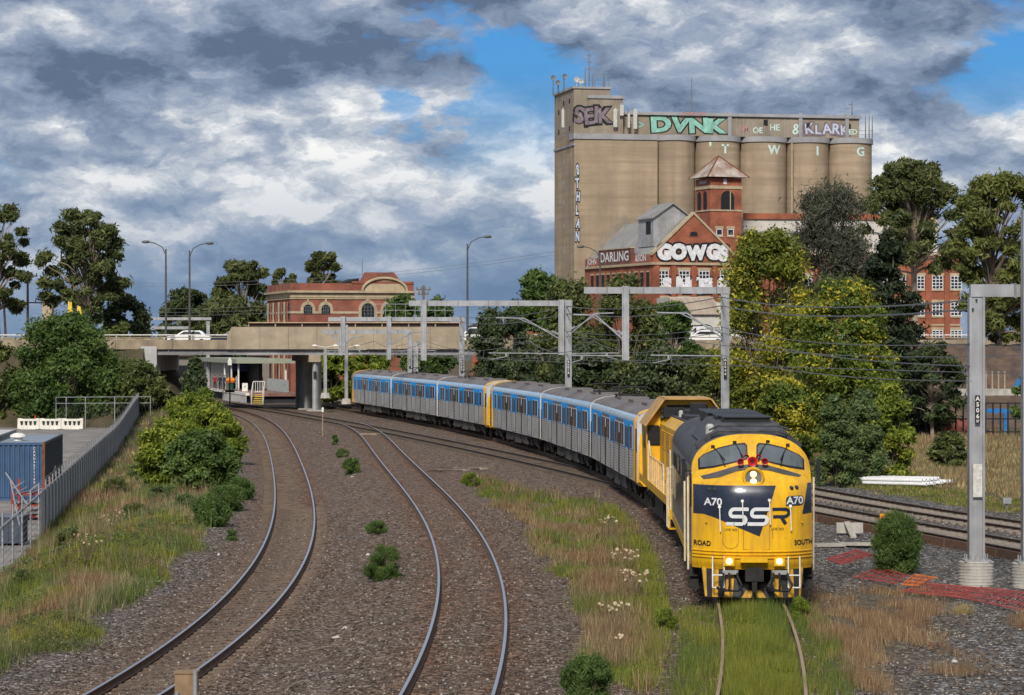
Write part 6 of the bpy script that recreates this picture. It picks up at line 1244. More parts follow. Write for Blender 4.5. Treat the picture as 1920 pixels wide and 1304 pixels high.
# long rear wing with white upper wall and curved parapet
WG = thing('mill_wing', 'long brick mill wing with white upper wall behind the right trees', 'building', ((1395 - CX) / (FPX / 392), 392, 0), R(8)); wS = FPX / 392
def wz(py): return CAM_H - (py - HORIZ) / wS
def wx(px): return (px - 1395) / wS
WHW = mat('wing_white', (.52, .49, .45), .8, var=.15, vscale=.5)
k = MB(); k.bx(0, wx(1770), .3, 16, wz(500), wz(408)); k.build('upper_wall', WHW, WG); MB().bx(-.1, wx(1758), .0, .3, wz(411), wz(400)).build('brick_band', BRK, WG); MB().bx(0, wx(1758), .15, .3, wz(437), wz(434)).build('moulding', SCAP, WG)
pts = [(wx(1758), wz(411)), (wx(1768), wz(420)), (wx(1771), wz(432)), (wx(1764), wz(432)), (wx(1762), wz(420)), (wx(1756), wz(411))]; pts = [(wx(1758), wz(400)), (wx(1764), wz(402)), (wx(1769), wz(410)), (wx(1772), wz(432)), (wx(1766), wz(432)), (wx(1763), wz(414)), (wx(1758), wz(411))]; k = MB(); k.prism(pts, 'y', 0, 16); k.build('curved_parapet', CRM, WG)
MB().bx(wx(1480), wx(1800), -3.5, 12, -1, wz(480)).build('brick_block', BRK, WG); MB().bx(wx(1478), wx(1802), -3.7, 12, wz(480), wz(476)).build('block_coping', CRM, WG)
for px in range(1500, 1800, 36):
    for a, b_ in ((542, 518), (592, 568), (638, 620)): sash(WG, wx(px + 4), wz(a), wz(b_), 1.6, -3.5, 3, 4)
    MB().bx(wx(px - 14) - .4, wx(px - 14) + .4, -3.75, -3.5, 0, wz(481)).build('pilaster', BRK, WG)
for a in (616, 608): MB().bx(wx(1480), wx(1800), -3.56, -3.5, wz(a + 3), wz(a)).build('string_course', CRM, WG)
# white shed with graffiti below the mill
SHD = thing('white_shed', 'low white painted shed with tan roof and black scribbles below the mill', 'shed', ((1270 - CX) / (FPX / 318), 318, 0), R(10)); hS = FPX / 318
def hz(py): return CAM_H - (py - HORIZ) / hS
MB().bx(0, 8.5, 0, 10, -1, hz(590)).build('wall', WHW, SHD); k = MB(); k.prism([(-.2, hz(592)), (8.7, hz(592)), (8.7, hz(575)), (3, hz(557)), (-.2, hz(557))], 'y', 3, 10); k.build('upper_wall', WHW, SHD)
k = MB(); k.add([(-.3, -.4, hz(590)), (5.2, -.4, hz(590)), (5.2, 3.2, hz(556)), (-.3, 3.2, hz(556))], [(0, 1, 2, 3)]); k.build('lean_to_roof', mat('tan_roof', (.36, .29, .22), .7, var=.2, vscale=.8, stripes=((.2, .15, .12), (3, .3, .3), .5)), SHD)
k = MB(); k.add([(5.2, -.3, hz(618)), (9.5, -.3, hz(618)), (9.5, 2.5, hz(566)), (5.2, 2.5, hz(585))], [(0, 1, 2, 3)]); k.build('sloping_roof', GWHT, SHD)
for i in range(12): q = MB(); x_ = 4.5 + i * .35; q.tube([(x_, -.35, hz(622)), (x_ + 1.6, 1.5, hz(590 - i))], .04, 4); q.build('scribble', GBLK, SHD)
graffiti('AKER', 1.3, GWHT, SHD, (2.2, -.05, hz(622)), sx=1.4, bold=.08)

# ---- brick hall with arched windows behind the bridge
HY = 330.0; HS = FPX / HY
HL = thing('brick_hall', 'red brick hall with cream bands, arched windows and curved central gable', 'hall', ((545 - CX) / HS, HY, 0), R(15))
def bx2(px): return (px - 545) / HS / .985
def bz(py): return CAM_H - (py - HORIZ) / HS
hw_ = bx2(778); hd = 17
MB().bx(0, hw_, 0, hd, -1, bz(531)).build('wall', BRD, HL)
ctr = bx2(722); arcw = bx2(757) - bx2(680)
pts = [(bx2(672), bz(531)), (bx2(757), bz(531)), (bx2(750), bz(522)), (bx2(745), bz(516)), (bx2(740), bz(510)), (bx2(686), bz(510)), (bx2(682), bz(518)), (bx2(677), bz(526))]
k = MB(); k.prism(pts, 'y', .0, .8); k.build('central_gable', BRD, HL)
MB().bx(bx2(660), hw_, -.12, .02, bz(531) - .02, bz(527)).build('parapet_band', BRD, HL)
for a, b_, pr_ in ((549, 545, .45), (558, 549, .08), (561, 559, .14)):
    MB().bx(-pr_, hw_ + pr_, -pr_, .0, bz(a), bz(b_)).build('cream_band', CRM, HL); MB().bx(-pr_, .0, 0, hd, bz(a), bz(b_)).build('cream_band', CRM, HL)
tym = [(ctr + arcw / 2 * math.cos(q), bz(545) + 1.35 * math.sin(q)) for q in np.linspace(0, math.pi, 20)]
k = MB(); k.prism(tym, 'y', -.1, .02); k.build('tympanum', CRM, HL)
V = [(ctr + (arcw / 2 + .25) * math.cos(q), -.25, bz(545) + 1.6 * math.sin(q)) for q in np.linspace(0, math.pi, 20)]; k = MB(); k.tube(V, .17, 6); k.build('arch_moulding', CRM, HL)
for px, w_, z0, z1 in ((577, 1.1, 588, 571), (610.5, 1.1, 588, 571), (690, 1.6, 600, 568), (732, 1.6, 600, 568)):
    x_ = bx2(px); s_ = arched(x_, bz(z0), bz(z1) + .38, w_ + .75, -.14, CRM, 'arch_surround', HL); arched(x_, bz(z0) - (0 if w_ < 1.5 else .6), bz(z1), w_, -.18, GLASS, 'arched_window', HL)
    for q in (-.25, 0, .25): MB().bx(x_ + q * w_ - .02, x_ + q * w_ + .02, -.2, -.17, bz(z0), bz(z1) - .2).build('glazing_bar', mat('bar_grey', (.2, .2, .19), .6), HL)
    MB().bx(x_ - .12, x_ + .12, -.22, -.05, bz(z1) + .2, bz(z1) + .62).build('keystone', CRM, HL)
MB().bx(-.1, hw_ + .1, -.1, .0, bz(588) - .02, bz(584)).build('sill_band', CRM, HL); MB().bx(-.1, 0, 0, hd, bz(588), bz(584)).build('sill_band', CRM, HL)
for i in range(8):
    yy = .9 + i * 2.0; k = MB(); pts = [(yy, bz(598)), (yy + .75, bz(598)), (yy + .75, bz(570)), (yy + .37, bz(566)), (yy, bz(570))]; k.prism(pts, 'x', -.05, .05); k.build('side_window', GBLK, HL)
    k = MB(); k.bx(-.16, .0, yy + .95, yy + 1.6, -1, bz(566)); k.build('side_pilaster', CRM if i % 2 else BRD, HL)
k = MB(); k.tube([(bx2(683), 1, bz(515)), (bx2(683), 1, bz(485))], .05, 5); k.build('flagpole', AN, HL)
k = MB(); k.prism([(bx2(640), bz(532)), (bx2(680), bz(520)), (bx2(680), bz(532))], 'y', 2, 9); k.build('rooftop_unit', GBLK, HL)
# ---- dark solar roof at right of the bridge, chimney block, poles and flags
q = P(885, 600, 345); t = thing('dark_roofed_house', 'house with dark angled roof panels beyond the white four-wheel drive', 'house', (q.x, 345, 0))
k = MB(); k.bx(0, 9, 0, 8, -1, 8.4); k.build('wall', BRK, t)
for x_ in (-.5, 4.0): k = MB(); k.add([(x_, -.4, 8.5), (x_ + 4.4, -.4, 10.2), (x_ + 4.4, 8, 10.2), (x_, 8, 8.5), (x_, -.4, 8.3), (x_ + 4.4, -.4, 8.3), (x_ + 4.4, 8, 8.3), (x_, 8, 8.3)], [(0, 1, 2, 3), (0, 1, 5, 4), (1, 2, 6, 5), (3, 0, 4, 7)]); k.build('roof', mat('slate_roof', (.05, .055, .07), .5), t)
def utility_pole(label, px, ytop, ybase, Y, arms=(), lean=0.):
    b_ = P(px, ybase, Y); zt_ = P(px, ytop, Y).z; t = thing('utility_pole', label, 'utility pole', (b_.x, Y, 0), group='timber power poles')
    k = MB(); k.tube([(0, 0, min(b_.z, 5.5)), (lean, 0, zt_)], [.17, .12], 8); k.build('pole', mat('pole_timber', (.14, .115, .095), .9, var=.3), t)
    for i, (dz, w_) in enumerate(arms):
        q = MB(); q.bx(lean - w_ / 2, lean + w_ / 2, -.1, .02, zt_ - dz - .07, zt_ - dz + .07); ca_ = q.build('crossarm', MATS['pole_timber'], t)
        for x_ in np.linspace(-w_ / 2 + .1, w_ / 2 - .1, 4): MB().lathe([(.04, 0), (.07, .08), (.05, .16), (.07, .22), (0, .3)], (lean + x_, -.04, zt_ - dz + .07), 8).build('insulator', AN, ca_)
utility_pole('power pole with crossarm of insulators in front of the tall eucalypts', 52, 508, 625, 300, ((3.6, 5.5), (.6, 2.2)))
utility_pole('leaning bare pole at the far left below the eucalypt', 12, 565, 625, 305, ((.6, 3),), -.3)
utility_pole('thick timber power pole with short crossarm at the right end of the hall', 794, 535, 640, 290, ((.5, 1.6), (1.0, 1.2)))
b_ = P(88, 600, 420); t = thing('chimney_block', 'distant beige concrete tower left of the eucalypt trunk', 'tower', (b_.x, 420, 0)); MB().bx(-.75, .75, 0, 2, -1, P(88, 563, 420).z).build('shaft', CRM, t); MB().bx(-.85, .85, -.1, 2.1, P(88, 563, 420).z, P(88, 561, 420).z).build('cap', SCAP, t)
for px, yt, lab in ((127, 565, 'taller'), (144, 573, 'shorter')):
    b_ = P(px, 640, 275); t = thing('feather_flag', lab + ' yellow feather flag beyond the road rail behind the big bush', 'flag', (b_.x, 275, 5.7)); h_ = P(px, yt, 275).z - 5.7
    k = MB(); k.tube([(0, 0, 0), (0, 0, h_ * .8), (.12, 0, h_)], .03, 5); k.build('pole', WHT, t); k = MB()
    k.loft([[(.02, .0, z), (.55 * (1 - abs(z - h_ * .55) / h_) + .1 + .05 * math.sin(z * 4), .06 * math.sin(z * 3), z)] for z in np.linspace(h_ * .25, h_ * .98, 12)], closed=False, caps=False); k.build('flag_cloth', mat('flag_yellow', (.75, .5, .01), .7), t)
# ------------------------------------------------------------------ trees and shrubs
def bark(): return mat('bark', (.16, .125, .10), .95, var=.4, vscale=2, bump=.3, bscale=6)
BARK = bark(); BARKP = mat('pale_bark', (.30, .24, .19), .9, var=.4, vscale=1.5)
LF = {
 'euc': leaf_mat('leaf_eucalypt', (.035, .055, .018), (.16, .18, .06), (.30, .28, .11)),
 'eucy': leaf_mat('leaf_eucalypt_light', (.05, .07, .018), (.21, .23, .06), (.36, .33, .10)),
 'dark': leaf_mat('leaf_dark', (.022, .036, .014), (.075, .10, .035), (.14, .15, .06), .15),
 'cyp': leaf_mat('leaf_cypress', (.010, .018, .008), (.034, .048, .018), (.06, .07, .03), .1),
 'oak': leaf_mat('leaf_casuarina', (.03, .035, .022), (.095, .10, .062), (.17, .16, .10), .15),
 'green': leaf_mat('leaf_green', (.035, .07, .016), (.13, .20, .045), (.24, .30, .08)),
 'lime': leaf_mat('leaf_lime', (.06, .095, .012), (.22, .28, .03), (.40, .40, .06)),
 'yellow': leaf_mat('leaf_poplar', (.045, .08, .016), (.19, .25, .035), (.60, .50, .05)),
 'gold': leaf_mat('leaf_gold', (.06, .09, .016), (.25, .27, .035), (.62, .52, .05)),
 'sage': leaf_mat('leaf_sage', (.055, .085, .03), (.18, .24, .085), (.29, .34, .15)),
 'mixed': leaf_mat('leaf_mixed', (.04, .058, .018), (.15, .18, .05), (.30, .27, .11)),
}
def leaf_cloud(C, Rr, per, size, rng, droop=0., long=1.6, shell=.55):
    n = len(C); tot = n * per; c_ = np.repeat(C, per, 0); r_ = np.repeat(Rr, per, 0)
    d_ = rng.normal(size=(tot, 3)); d_ /= np.linalg.norm(d_, axis=1)[:, None]
    rad_ = np.clip(np.abs(rng.normal(size=tot)) * .42 + .28, 0, 1.7) + shell * .15; p = c_ + d_ * r_ * rad_[:, None]
    nrm = d_ * .7 + rng.normal(size=(tot, 3)) * .6 + np.array([0, 0, .35]); nrm /= np.linalg.norm(nrm, axis=1)[:, None]
    a = np.cross(nrm, rng.normal(size=(tot, 3))); a[:, 2] -= droop * np.linalg.norm(a, axis=1); a /= np.linalg.norm(a, axis=1)[:, None]; b = np.cross(nrm, a)
    s = size * (.55 + .9 * rng.random(tot)); l_ = (s * long / 2)[:, None]; w_ = (s / 2)[:, None]
    V = np.stack([p - a * l_ - b * w_ * .5, p - a * l_ * .4 + b * w_, p + a * l_], 1).reshape(-1, 3)
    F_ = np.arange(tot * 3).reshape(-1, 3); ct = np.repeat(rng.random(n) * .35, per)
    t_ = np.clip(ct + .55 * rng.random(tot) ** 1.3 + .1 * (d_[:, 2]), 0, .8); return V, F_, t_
def tree(name, label, cat, base, H, W, kind, style, seed, group=None, bare=.3, per=None, D=None, nc=None, hi=0., leaf=None, bk=None):
    rng = np.random.default_rng(seed); t = thing(name, label, cat, base, 0, group); D = D or W * .8; Y = base[1]
    lsz = (leaf or max(.10, .0017 * Y)) * (.62 if style == 'euc' else .72); per = int((per or (210 if style == 'euc' else 130 if style == 'layer' else 150)) * (1.7 if style == 'euc' else 2.3))
    z0 = H * bare
    if style == 'euc':
        nc = int((nc or 34) * 1.7); C = []
        for i in range(nc):
            a = rng.random() * 6.28; zf = rng.random() ** .75; rr_ = (.25 + .75 * rng.random() ** .5) * math.sin(math.pi * (.18 + .70 * zf)) ; C.append((math.cos(a) * rr_ * W / 2 * .88, math.sin(a) * rr_ * D / 2 * .88, z0 + (H - z0) * (.08 + .86 * zf)))
        C = np.array(C); q = W * (.028 + .058 * rng.random(nc)); Rr = np.stack([q * 1.25, q * 1.2, q * .8], 1); per = per or 210; dr, lg, shl = .5, 2.2, .2
    elif style == 'layer':
        C, Rr = [], []
        nl = nc or 13
        for i in range(nl):
            f = i / (nl - 1); z = z0 + (H - z0) * f; wr = (W / 2) * (1 - f) ** .75 * (.85 + .3 * rng.random()) + .25
            for j in range(int(4 + 9 * (1 - f))):
                a = rng.random() * 6.28; r_ = wr * (.35 + .6 * rng.random()); C.append((math.cos(a) * r_, math.sin(a) * r_, z + rng.normal() * .2 + r_ * .12)); Rr.append((wr * .36 + .2, wr * .36 + .2, .28 + wr * .07))
        C = np.array(C); Rr = np.array(Rr); per = per or 130; dr, lg, shl = .0, 2.0, .3
    else:                                   # rounded, dense crown made of many clumps
        nc = nc or 70; C = []
        for i in range(nc):
            a = rng.random() * 6.28; zf = rng.random(); prof_ = math.sin(math.pi * min(1, .16 + .80 * zf)) ** .65 if style == 'round' or W < 2 else (1 - zf) ** .6 * .95 + .12
            rr_ = prof_ * (.45 + .55 * rng.random() ** .45); C.append((math.cos(a) * rr_ * W / 2 * .9, math.sin(a) * rr_ * D / 2 * .9, z0 + (H - z0) * (.05 + .90 * zf)))
        C = np.array(C); q = (W * H) ** .5 * (.07 + .07 * rng.random(nc)) * (1.7 if W < 2 else 1); Rr = np.stack([q, q, q * .8], 1); per = per or 150; dr, lg, shl = .15, 1.5, .35
        if style == 'fine': dr, lg = .8, 4.0
    V, F_, tn = leaf_cloud(C, Rr, per, lsz, rng, dr, lg, shl)
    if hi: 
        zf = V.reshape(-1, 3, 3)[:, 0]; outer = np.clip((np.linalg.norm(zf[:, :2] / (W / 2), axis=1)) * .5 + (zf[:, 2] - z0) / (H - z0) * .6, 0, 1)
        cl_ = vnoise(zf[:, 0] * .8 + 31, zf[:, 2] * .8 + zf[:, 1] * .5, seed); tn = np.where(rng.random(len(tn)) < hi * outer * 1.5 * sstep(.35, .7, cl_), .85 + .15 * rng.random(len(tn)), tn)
    V[:, 2] = np.maximum(V[:, 2], .02)
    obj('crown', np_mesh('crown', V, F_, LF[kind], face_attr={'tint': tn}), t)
    k = MB(); k.smooth = True; tr = max(.05, H * .018); lean = rng.normal(size=2) * W * .03
    fork = z0 * .75 + .12 * H; k.tube([(0, 0, -.4), (lean[0] * .4, lean[1] * .4, fork * .5), (lean[0], lean[1], fork)], [tr * 1.25, tr, tr * .8], 7)
    if style == 'euc': k.tube([(lean[0], lean[1], fork), (lean[0] * H * .5 / fork + rng.normal() * .2, lean[1] * H * .5 / fork, H * .5), (lean[0] * H * .82 / fork, lean[1] * H * .82 / fork, H * .82)], [tr * .8, tr * .5, tr * .2], 6)
    for i in (range(len(C)) if style == 'euc' else range(0, len(C), 5)):
        c_ = C[i]; hz_ = min(fork + (H * .82 - fork) * max(0, (c_[2] - fork) / (H - fork)) * (.35 + .5 * rng.random()), H * .8); fz = hz_ / fork; st = Vector((lean[0] * fz, lean[1] * fz, hz_)) if style == 'euc' else Vector((lean[0], lean[1], fork * (.75 + .25 * rng.random()))); mid = st.lerp(Vector(c_), .5) + Vector((0, 0, .06 * H * (rng.random() - .2))); k.tube([st, mid, Vector(c_)], [tr * .32, tr * .2, tr * .07], 5)
    k.build('trunk', bk or (BARKP if style == 'euc' else BARK), t); return t
def tree_px(name, label, cat, x0, x1, yt, yb, Y, kind, style, seed, zb=None, **kw):
    cx_ = (x0 + x1) / 2; W = (x1 - x0) * Y / FPX; zt_ = P(0, yt, Y).z; z_b = P(0, yb, Y).z if zb is None else zb
    return tree(name, label, cat, (P(cx_, 0, Y).x, Y, z_b), zt_ - z_b, W, kind, style, seed, **kw)
# left distance
tree_px('eucalyptus_tree', 'tall broad eucalypt standing right of the power pole on the left', 'tree', 62, 248, 384, 640, 290, 'euc', 'euc', 1, zb=4.5, nc=54, bare=.16, per=240)
tree_px('eucalyptus_tree', 'open-crowned eucalypt cut by the left edge beside the leaning pole', 'tree', -80, 74, 376, 640, 295, 'euc', 'euc', 2, zb=4.5, nc=34, bare=.22)
tree_px('broadleaf_tree', 'dark rounded tree at the foot of the tall left eucalypt', 'tree', 185, 285, 540, 650, 300, 'dark', 'round', 3, zb=4.5, bare=.1, nc=40)
tree_px('broadleaf_tree', 'low brown-green shrub along the bridge road under the eucalypt', 'shrub', 195, 260, 606, 650, 285, 'mixed', 'round', 33, zb=5.0, bare=.02, nc=16)
tree_px('eucalyptus_tree', 'spreading eucalypt grove left of the brick hall, darker half', 'tree', 292, 420, 540, 650, 350, 'dark', 'euc', 4, zb=1, nc=40, bare=.15)
tree_px('eucalyptus_tree', 'taller clumpy eucalypt beside the left end of the brick hall', 'tree', 385, 530, 484, 650, 352, 'euc', 'euc', 5, zb=1, nc=44, bare=.2)
tree_px('eucalyptus_tree', 'broad low eucalypt below the clumpy one by the hall', 'tree', 330, 505, 556, 650, 346, 'euc', 'euc', 6, zb=1, nc=40, bare=.1)
tree_px('eucalyptus_tree', 'small eucalypt top showing just left of the flat-topped one', 'tree', 500, 565, 505, 640, 380, 'euc', 'euc', 7, zb=1, nc=14, bare=.6)
tree_px('eucalyptus_tree', 'flat-topped eucalypt rising behind the roof of the brick hall', 'tree', 566, 650, 472, 640, 385, 'euc', 'euc', 8, zb=1, nc=24, bare=.62)
tree_px('broadleaf_tree', 'green tree in front of the right arched window of the hall', 'tree', 716, 790, 556, 660, 300, 'green', 'round', 9, zb=2, bare=.3, nc=36)
tree_px('broadleaf_tree', 'small green tree between the hall and the gantry beam', 'tree', 780, 858, 560, 660, 310, 'green', 'round', 10, zb=2, bare=.3, nc=34)
# big bush and scrub in front of the left abutment
tree_px('bush', 'huge dense green bush in front of the left embankment', 'bush', 14, 228, 586, 795, 248.6, 'green', 'round', 11, zb=-1.5, D=4.2, bare=.0, nc=120, per=190, leaf=.34)
tree_px('bush', 'dark spreading bush between the huge bush and the bridge slope', 'bush', 180, 315, 676, 775, 249.5, 'mixed', 'round', 12, zb=-1.0, D=4., bare=.0, nc=60)
tree_px('bush', 'scrubby dark bush at the far left on the embankment', 'bush', -60, 40, 640, 790, 249.5, 'mixed', 'round', 13, zb=-1.5, D=4., bare=.0, nc=40)
tree_px('conifer', 'young dark conifer beside the platform under the bridge', 'tree', 338, 394, 672, 745, 246, 'dark', 'cone', 14, zb=-.2, bare=.05, nc=50)
for i, (x0, x1, yt, yb, Y, kd, lab) in enumerate(((296, 440, 733, 830, 168, 'lime', 'farthest lime-green bush of the bank, below the platform'), (330, 462, 765, 860, 150, 'lime', 'lime-green bush bulging towards the curved rails'), (250, 400, 790, 905, 132, 'lime', 'broad lime-green bush in the middle of the bank clump'), (300, 450, 808, 935, 122, 'green', 'near green bush at the foot of the bank clump'))):
    tree_px('bush', lab, 'bush', x0, x1, yt, yb, Y, kd, 'round', 20 + i, zb=float(ground_z(P((x0 + x1) / 2, 0, Y).x, Y)) - .05, bare=0., nc=80, per=150, hi=.25, leaf=.21, group='bushes on the bank')
# behind the train
MID = ((585, 665, 655, 745, 285, 'lime', 'round', 'pale green bush beyond the bridge right of the piers'), (640, 750, 654, 740, 290, 'lime', 'round', 'yellow-green hedge behind the tail car'), (735, 870, 656, 735, 285, 'green', 'round', 'green hedge under the bridge behind the fifth car'),
 (880, 1000, 570, 745, 205, 'dark', 'round', 'dark bushy tree at the right end of the bridge wall'), (945, 1065, 500, 745, 225, 'green', 'round', 'taller green tree behind the gantry over the third car'), (1000, 1130, 520, 745, 215, 'mixed', 'round', 'brown-green tree left of the hanging gantry post'), (1100, 1240, 505, 745, 222, 'mixed', 'round', 'twiggy tree in front of the mill side wall'), (1190, 1320, 560, 745, 230, 'green', 'euc', 'thin leafy tree in front of the white shed'), (1030, 1180, 640, 745, 185, 'dark', 'round', 'low dark thicket behind the leading cars'), (1170, 1310, 650, 760, 178, 'dark', 'round', 'low dark thicket behind the hood locomotive'), (1270, 1400, 660, 790, 165, 'mixed', 'round', 'scrubby olive bush behind the plated gantry mast'), (890, 1010, 660, 745, 190, 'dark', 'round', 'low dark thicket behind the third car'))
for i, (x0, x1, yt, yb, Y, kd, st_, lab) in enumerate(MID): tree_px('broadleaf_tree', lab, 'tree', x0, x1, yt, yb, Y, kd, st_, 40 + i, zb=-.3, bare=.04, nc=64, per=160, hi=.15, group='trees behind the train')
# right side
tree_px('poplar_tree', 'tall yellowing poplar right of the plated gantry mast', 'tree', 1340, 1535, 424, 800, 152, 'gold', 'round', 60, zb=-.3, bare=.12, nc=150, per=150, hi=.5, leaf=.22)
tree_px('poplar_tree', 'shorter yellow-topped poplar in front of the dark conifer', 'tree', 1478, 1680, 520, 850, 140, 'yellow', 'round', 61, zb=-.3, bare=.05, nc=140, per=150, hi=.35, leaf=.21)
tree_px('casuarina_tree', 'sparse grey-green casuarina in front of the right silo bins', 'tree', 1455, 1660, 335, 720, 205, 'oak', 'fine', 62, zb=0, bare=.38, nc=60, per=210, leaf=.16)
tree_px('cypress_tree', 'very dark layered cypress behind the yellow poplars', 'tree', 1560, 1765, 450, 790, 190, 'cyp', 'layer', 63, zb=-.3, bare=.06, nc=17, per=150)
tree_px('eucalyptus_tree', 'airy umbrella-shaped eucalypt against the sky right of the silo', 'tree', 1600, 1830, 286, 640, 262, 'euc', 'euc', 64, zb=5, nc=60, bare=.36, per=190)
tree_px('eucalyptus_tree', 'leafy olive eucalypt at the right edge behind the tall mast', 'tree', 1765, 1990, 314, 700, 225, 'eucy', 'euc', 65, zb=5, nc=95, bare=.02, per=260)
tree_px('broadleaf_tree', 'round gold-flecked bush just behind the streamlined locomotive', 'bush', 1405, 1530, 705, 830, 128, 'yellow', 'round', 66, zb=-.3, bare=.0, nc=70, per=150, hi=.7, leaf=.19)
tree_px('shrub', 'feathery sage-green shrub of the pair beside the locomotive, left one', 'shrub', 1528, 1610, 735, 865, 122, 'sage', 'cone', 67, zb=-.3, bare=0., nc=60, leaf=.17, group='sage shrubs')
tree_px('shrub', 'feathery sage-green shrub of the pair, nearer the yellow-green bush', 'shrub', 1578, 1662, 728, 862, 124, 'sage', 'cone', 68, zb=-.3, bare=0., nc=60, leaf=.17, group='sage shrubs')
tree_px('bush', 'bright yellow-green bush right of the sage shrubs', 'bush', 1630, 1715, 722, 840, 126, 'lime', 'round', 69, zb=-.3, bare=0., nc=60, hi=.5, leaf=.19)
tree_px('weeping_tree', 'dark weeping tree overhanging the black compound fence', 'tree', 1682, 1815, 636, 800, 182, 'dark', 'euc', 70, zb=-.3, bare=.15, nc=44, per=220)
tree_px('broadleaf_tree', 'drooping light green tree at the blue frame', 'tree', 1885, 1990, 700, 850, 176, 'green', 'euc', 71, zb=-.3, bare=.2, nc=26, per=220)
tree_px('bush', 'dark low bush on the verge behind the white pipes', 'bush', 1745, 1812, 815, 880, 140, 'mixed', 'round', 72, zb=-.3, bare=0., nc=30)
# small dark conifers and bushes on the gravel
def small_bush(label, px, py, W, H, kind, style='round', seed=1, z=None, nc=26, per=110, leaf=.07, hi=0.):
    if style == 'round': style = 'fine'; leaf = leaf * .55; per = int(per * 1.5)
    g = G(px, py, -.25); zz = float(ground_z(g.x, g.y)); tree('shrub', label, 'shrub', (g.x, g.y, zz - .03), H, W, kind, style, seed, bare=0., nc=nc, per=per, leaf=leaf, hi=hi, D=W, group='shrubs on the gravel')
small_bush('bushy dark green shrub growing through the red mesh', 1680, 1080, 1.25, 1.75, 'green', 'round', 80, nc=60, per=200, leaf=.075)
small_bush('round green shrub between the left tracks, the larger one', 720, 1086, 1.05, .95, 'green', 'round', 81, nc=34, per=170, leaf=.055)
small_bush('small green shrub just beyond the larger one between the left tracks', 706, 1000, .68, .5, 'green', 'round', 82, nc=26, per=150, leaf=.055)
small_bush('dark green shrub in the far gravel between the tracks', 661, 886, .95, .8, 'green', 'round', 83, leaf=.09)
small_bush('small pale shrub beyond the dark one in the gravel', 642, 856, .7, .5, 'sage', 'round', 84, leaf=.1)
small_bush('tiny upright shrub farthest along the gravel between the tracks', 628, 834, .35, .65, 'green', 'round', 85, leaf=.1, nc=10)
small_bush('little tuft of green on the stones beside the bank', 434, 998, .4, .4, 'green', 'round', 86, nc=12, leaf=.06)
small_bush('dark feathery shrub at the bottom of the weeds between tracks', 1100, 1330, .95, .95, 'green', 'fine', 87, nc=40, per=160, leaf=.035)
small_bush('green shrub beside the weed-grown rail near the pilot', 1502, 1168, .55, .55, 'lime', 'fine', 88, nc=26, per=170, leaf=.03)
small_bush('fresh green shrub in the brown weeds left of the rusty rail', 1248, 1186, .55, .5, 'lime', 'fine', 89, nc=24, per=160, leaf=.03)
small_bush('green clump at the end of the brown weeds beside the connecting track', 884, 915, .8, .6, 'lime', 'fine', 90, nc=20, leaf=.05)
for i, (px, py, W, H) in enumerate(((425, 945, 1.6, 1.0), (395, 975, 1.5, 1.1), (448, 925, 1.3, .9))): small_bush(('feathery green weed clump at the foot of the bank bushes', 'broad feathery weed clump spilling onto the stones', 'feathery weed clump nearest the curved rail')[i], px, py, W, H, 'green', 'fine', 92 + i, nc=36, per=150, leaf=.06)

# ------------------------------------------------------------------ grasses and weeds
grass_m = bpy.data.materials.new('weeds'); grass_m.use_nodes = True
_t = grass_m.node_tree; _b = _t.nodes['Principled BSDF']; _a = _t.nodes.new('ShaderNodeAttribute'); _a.attribute_name = 'col'; _t.links.new(_a.outputs['Color'], _b.inputs['Base Color']); _b.inputs['Roughness'].default_value = .7; _b.inputs['Specular IOR Level'].default_value = .15
_tr = _t.nodes.new('ShaderNodeBsdfTranslucent'); _t.links.new(_a.outputs['Color'], _tr.inputs[0]); _mx = _t.nodes.new('ShaderNodeMixShader'); _mx.inputs[0].default_value = .3; _t.links.new(_b.outputs[0], _mx.inputs[1]); _t.links.new(_tr.outputs[0], _mx.inputs[2]); _t.links.new(_mx.outputs[0], _t.nodes['Material Output'].inputs[0])
PALS = {'dry': [(.29, .19, .105), (.23, .14, .075), (.36, .27, .15), (.19, .11, .065)], 'straw': [(.42, .33, .16), (.34, .26, .12)], 'green': [(.105, .15, .03), (.14, .18, .038), (.085, .12, .028)], 'lime': [(.19, .20, .035), (.24, .235, .04), (.15, .18, .035)], 'sage': [(.17, .18, .085), (.21, .21, .11), (.14, .145, .07)]}
def grass(name, label, pts, hs, kinds, blades, wid, spread, lean=.45):
    pts = np.asarray(pts); n = len(pts); rng = RNG; tot = n * blades
    b = np.repeat(pts, blades, 0) + np.c_[rng.normal(size=(tot, 2)) * np.repeat(spread, blades)[:, None], np.zeros(tot)]
    b[:, 2] = ground_z(b[:, 0], b[:, 1]) - .02
    h = np.repeat(hs, blades) * (.45 + .75 * rng.random(tot)); a = rng.random(tot) * 6.28; ln = lean * rng.random(tot) * h
    tip = b + np.c_[np.cos(a) * ln, np.sin(a) * ln, h]; w2 = wid * (.6 + .8 * rng.random(tot)) * (b[:, 1] / 70); a2 = rng.random(tot) * 6.28; off = np.c_[np.cos(a2) * w2, np.sin(a2) * w2, np.zeros(tot)]
    V = np.stack([b - off, b + off, tip], 1).reshape(-1, 3); F_ = np.arange(tot * 3).reshape(-1, 3)
    cols = np.zeros((n, 3))
    for kd in set(kinds):
        pal = np.array(PALS[kd]); sel = np.array([q == kd for q in kinds]); cols[sel] = pal[rng.integers(0, len(pal), sel.sum())]
    c_ = np.repeat(cols, blades, 0) * (.7 + .75 * rng.random((tot, 1))); return tag(obj(name, np_mesh(name, V, F_, grass_m, face_attr={'col': np.c_[c_, np.ones(tot)]})), label, 'weeds', kind='stuff')
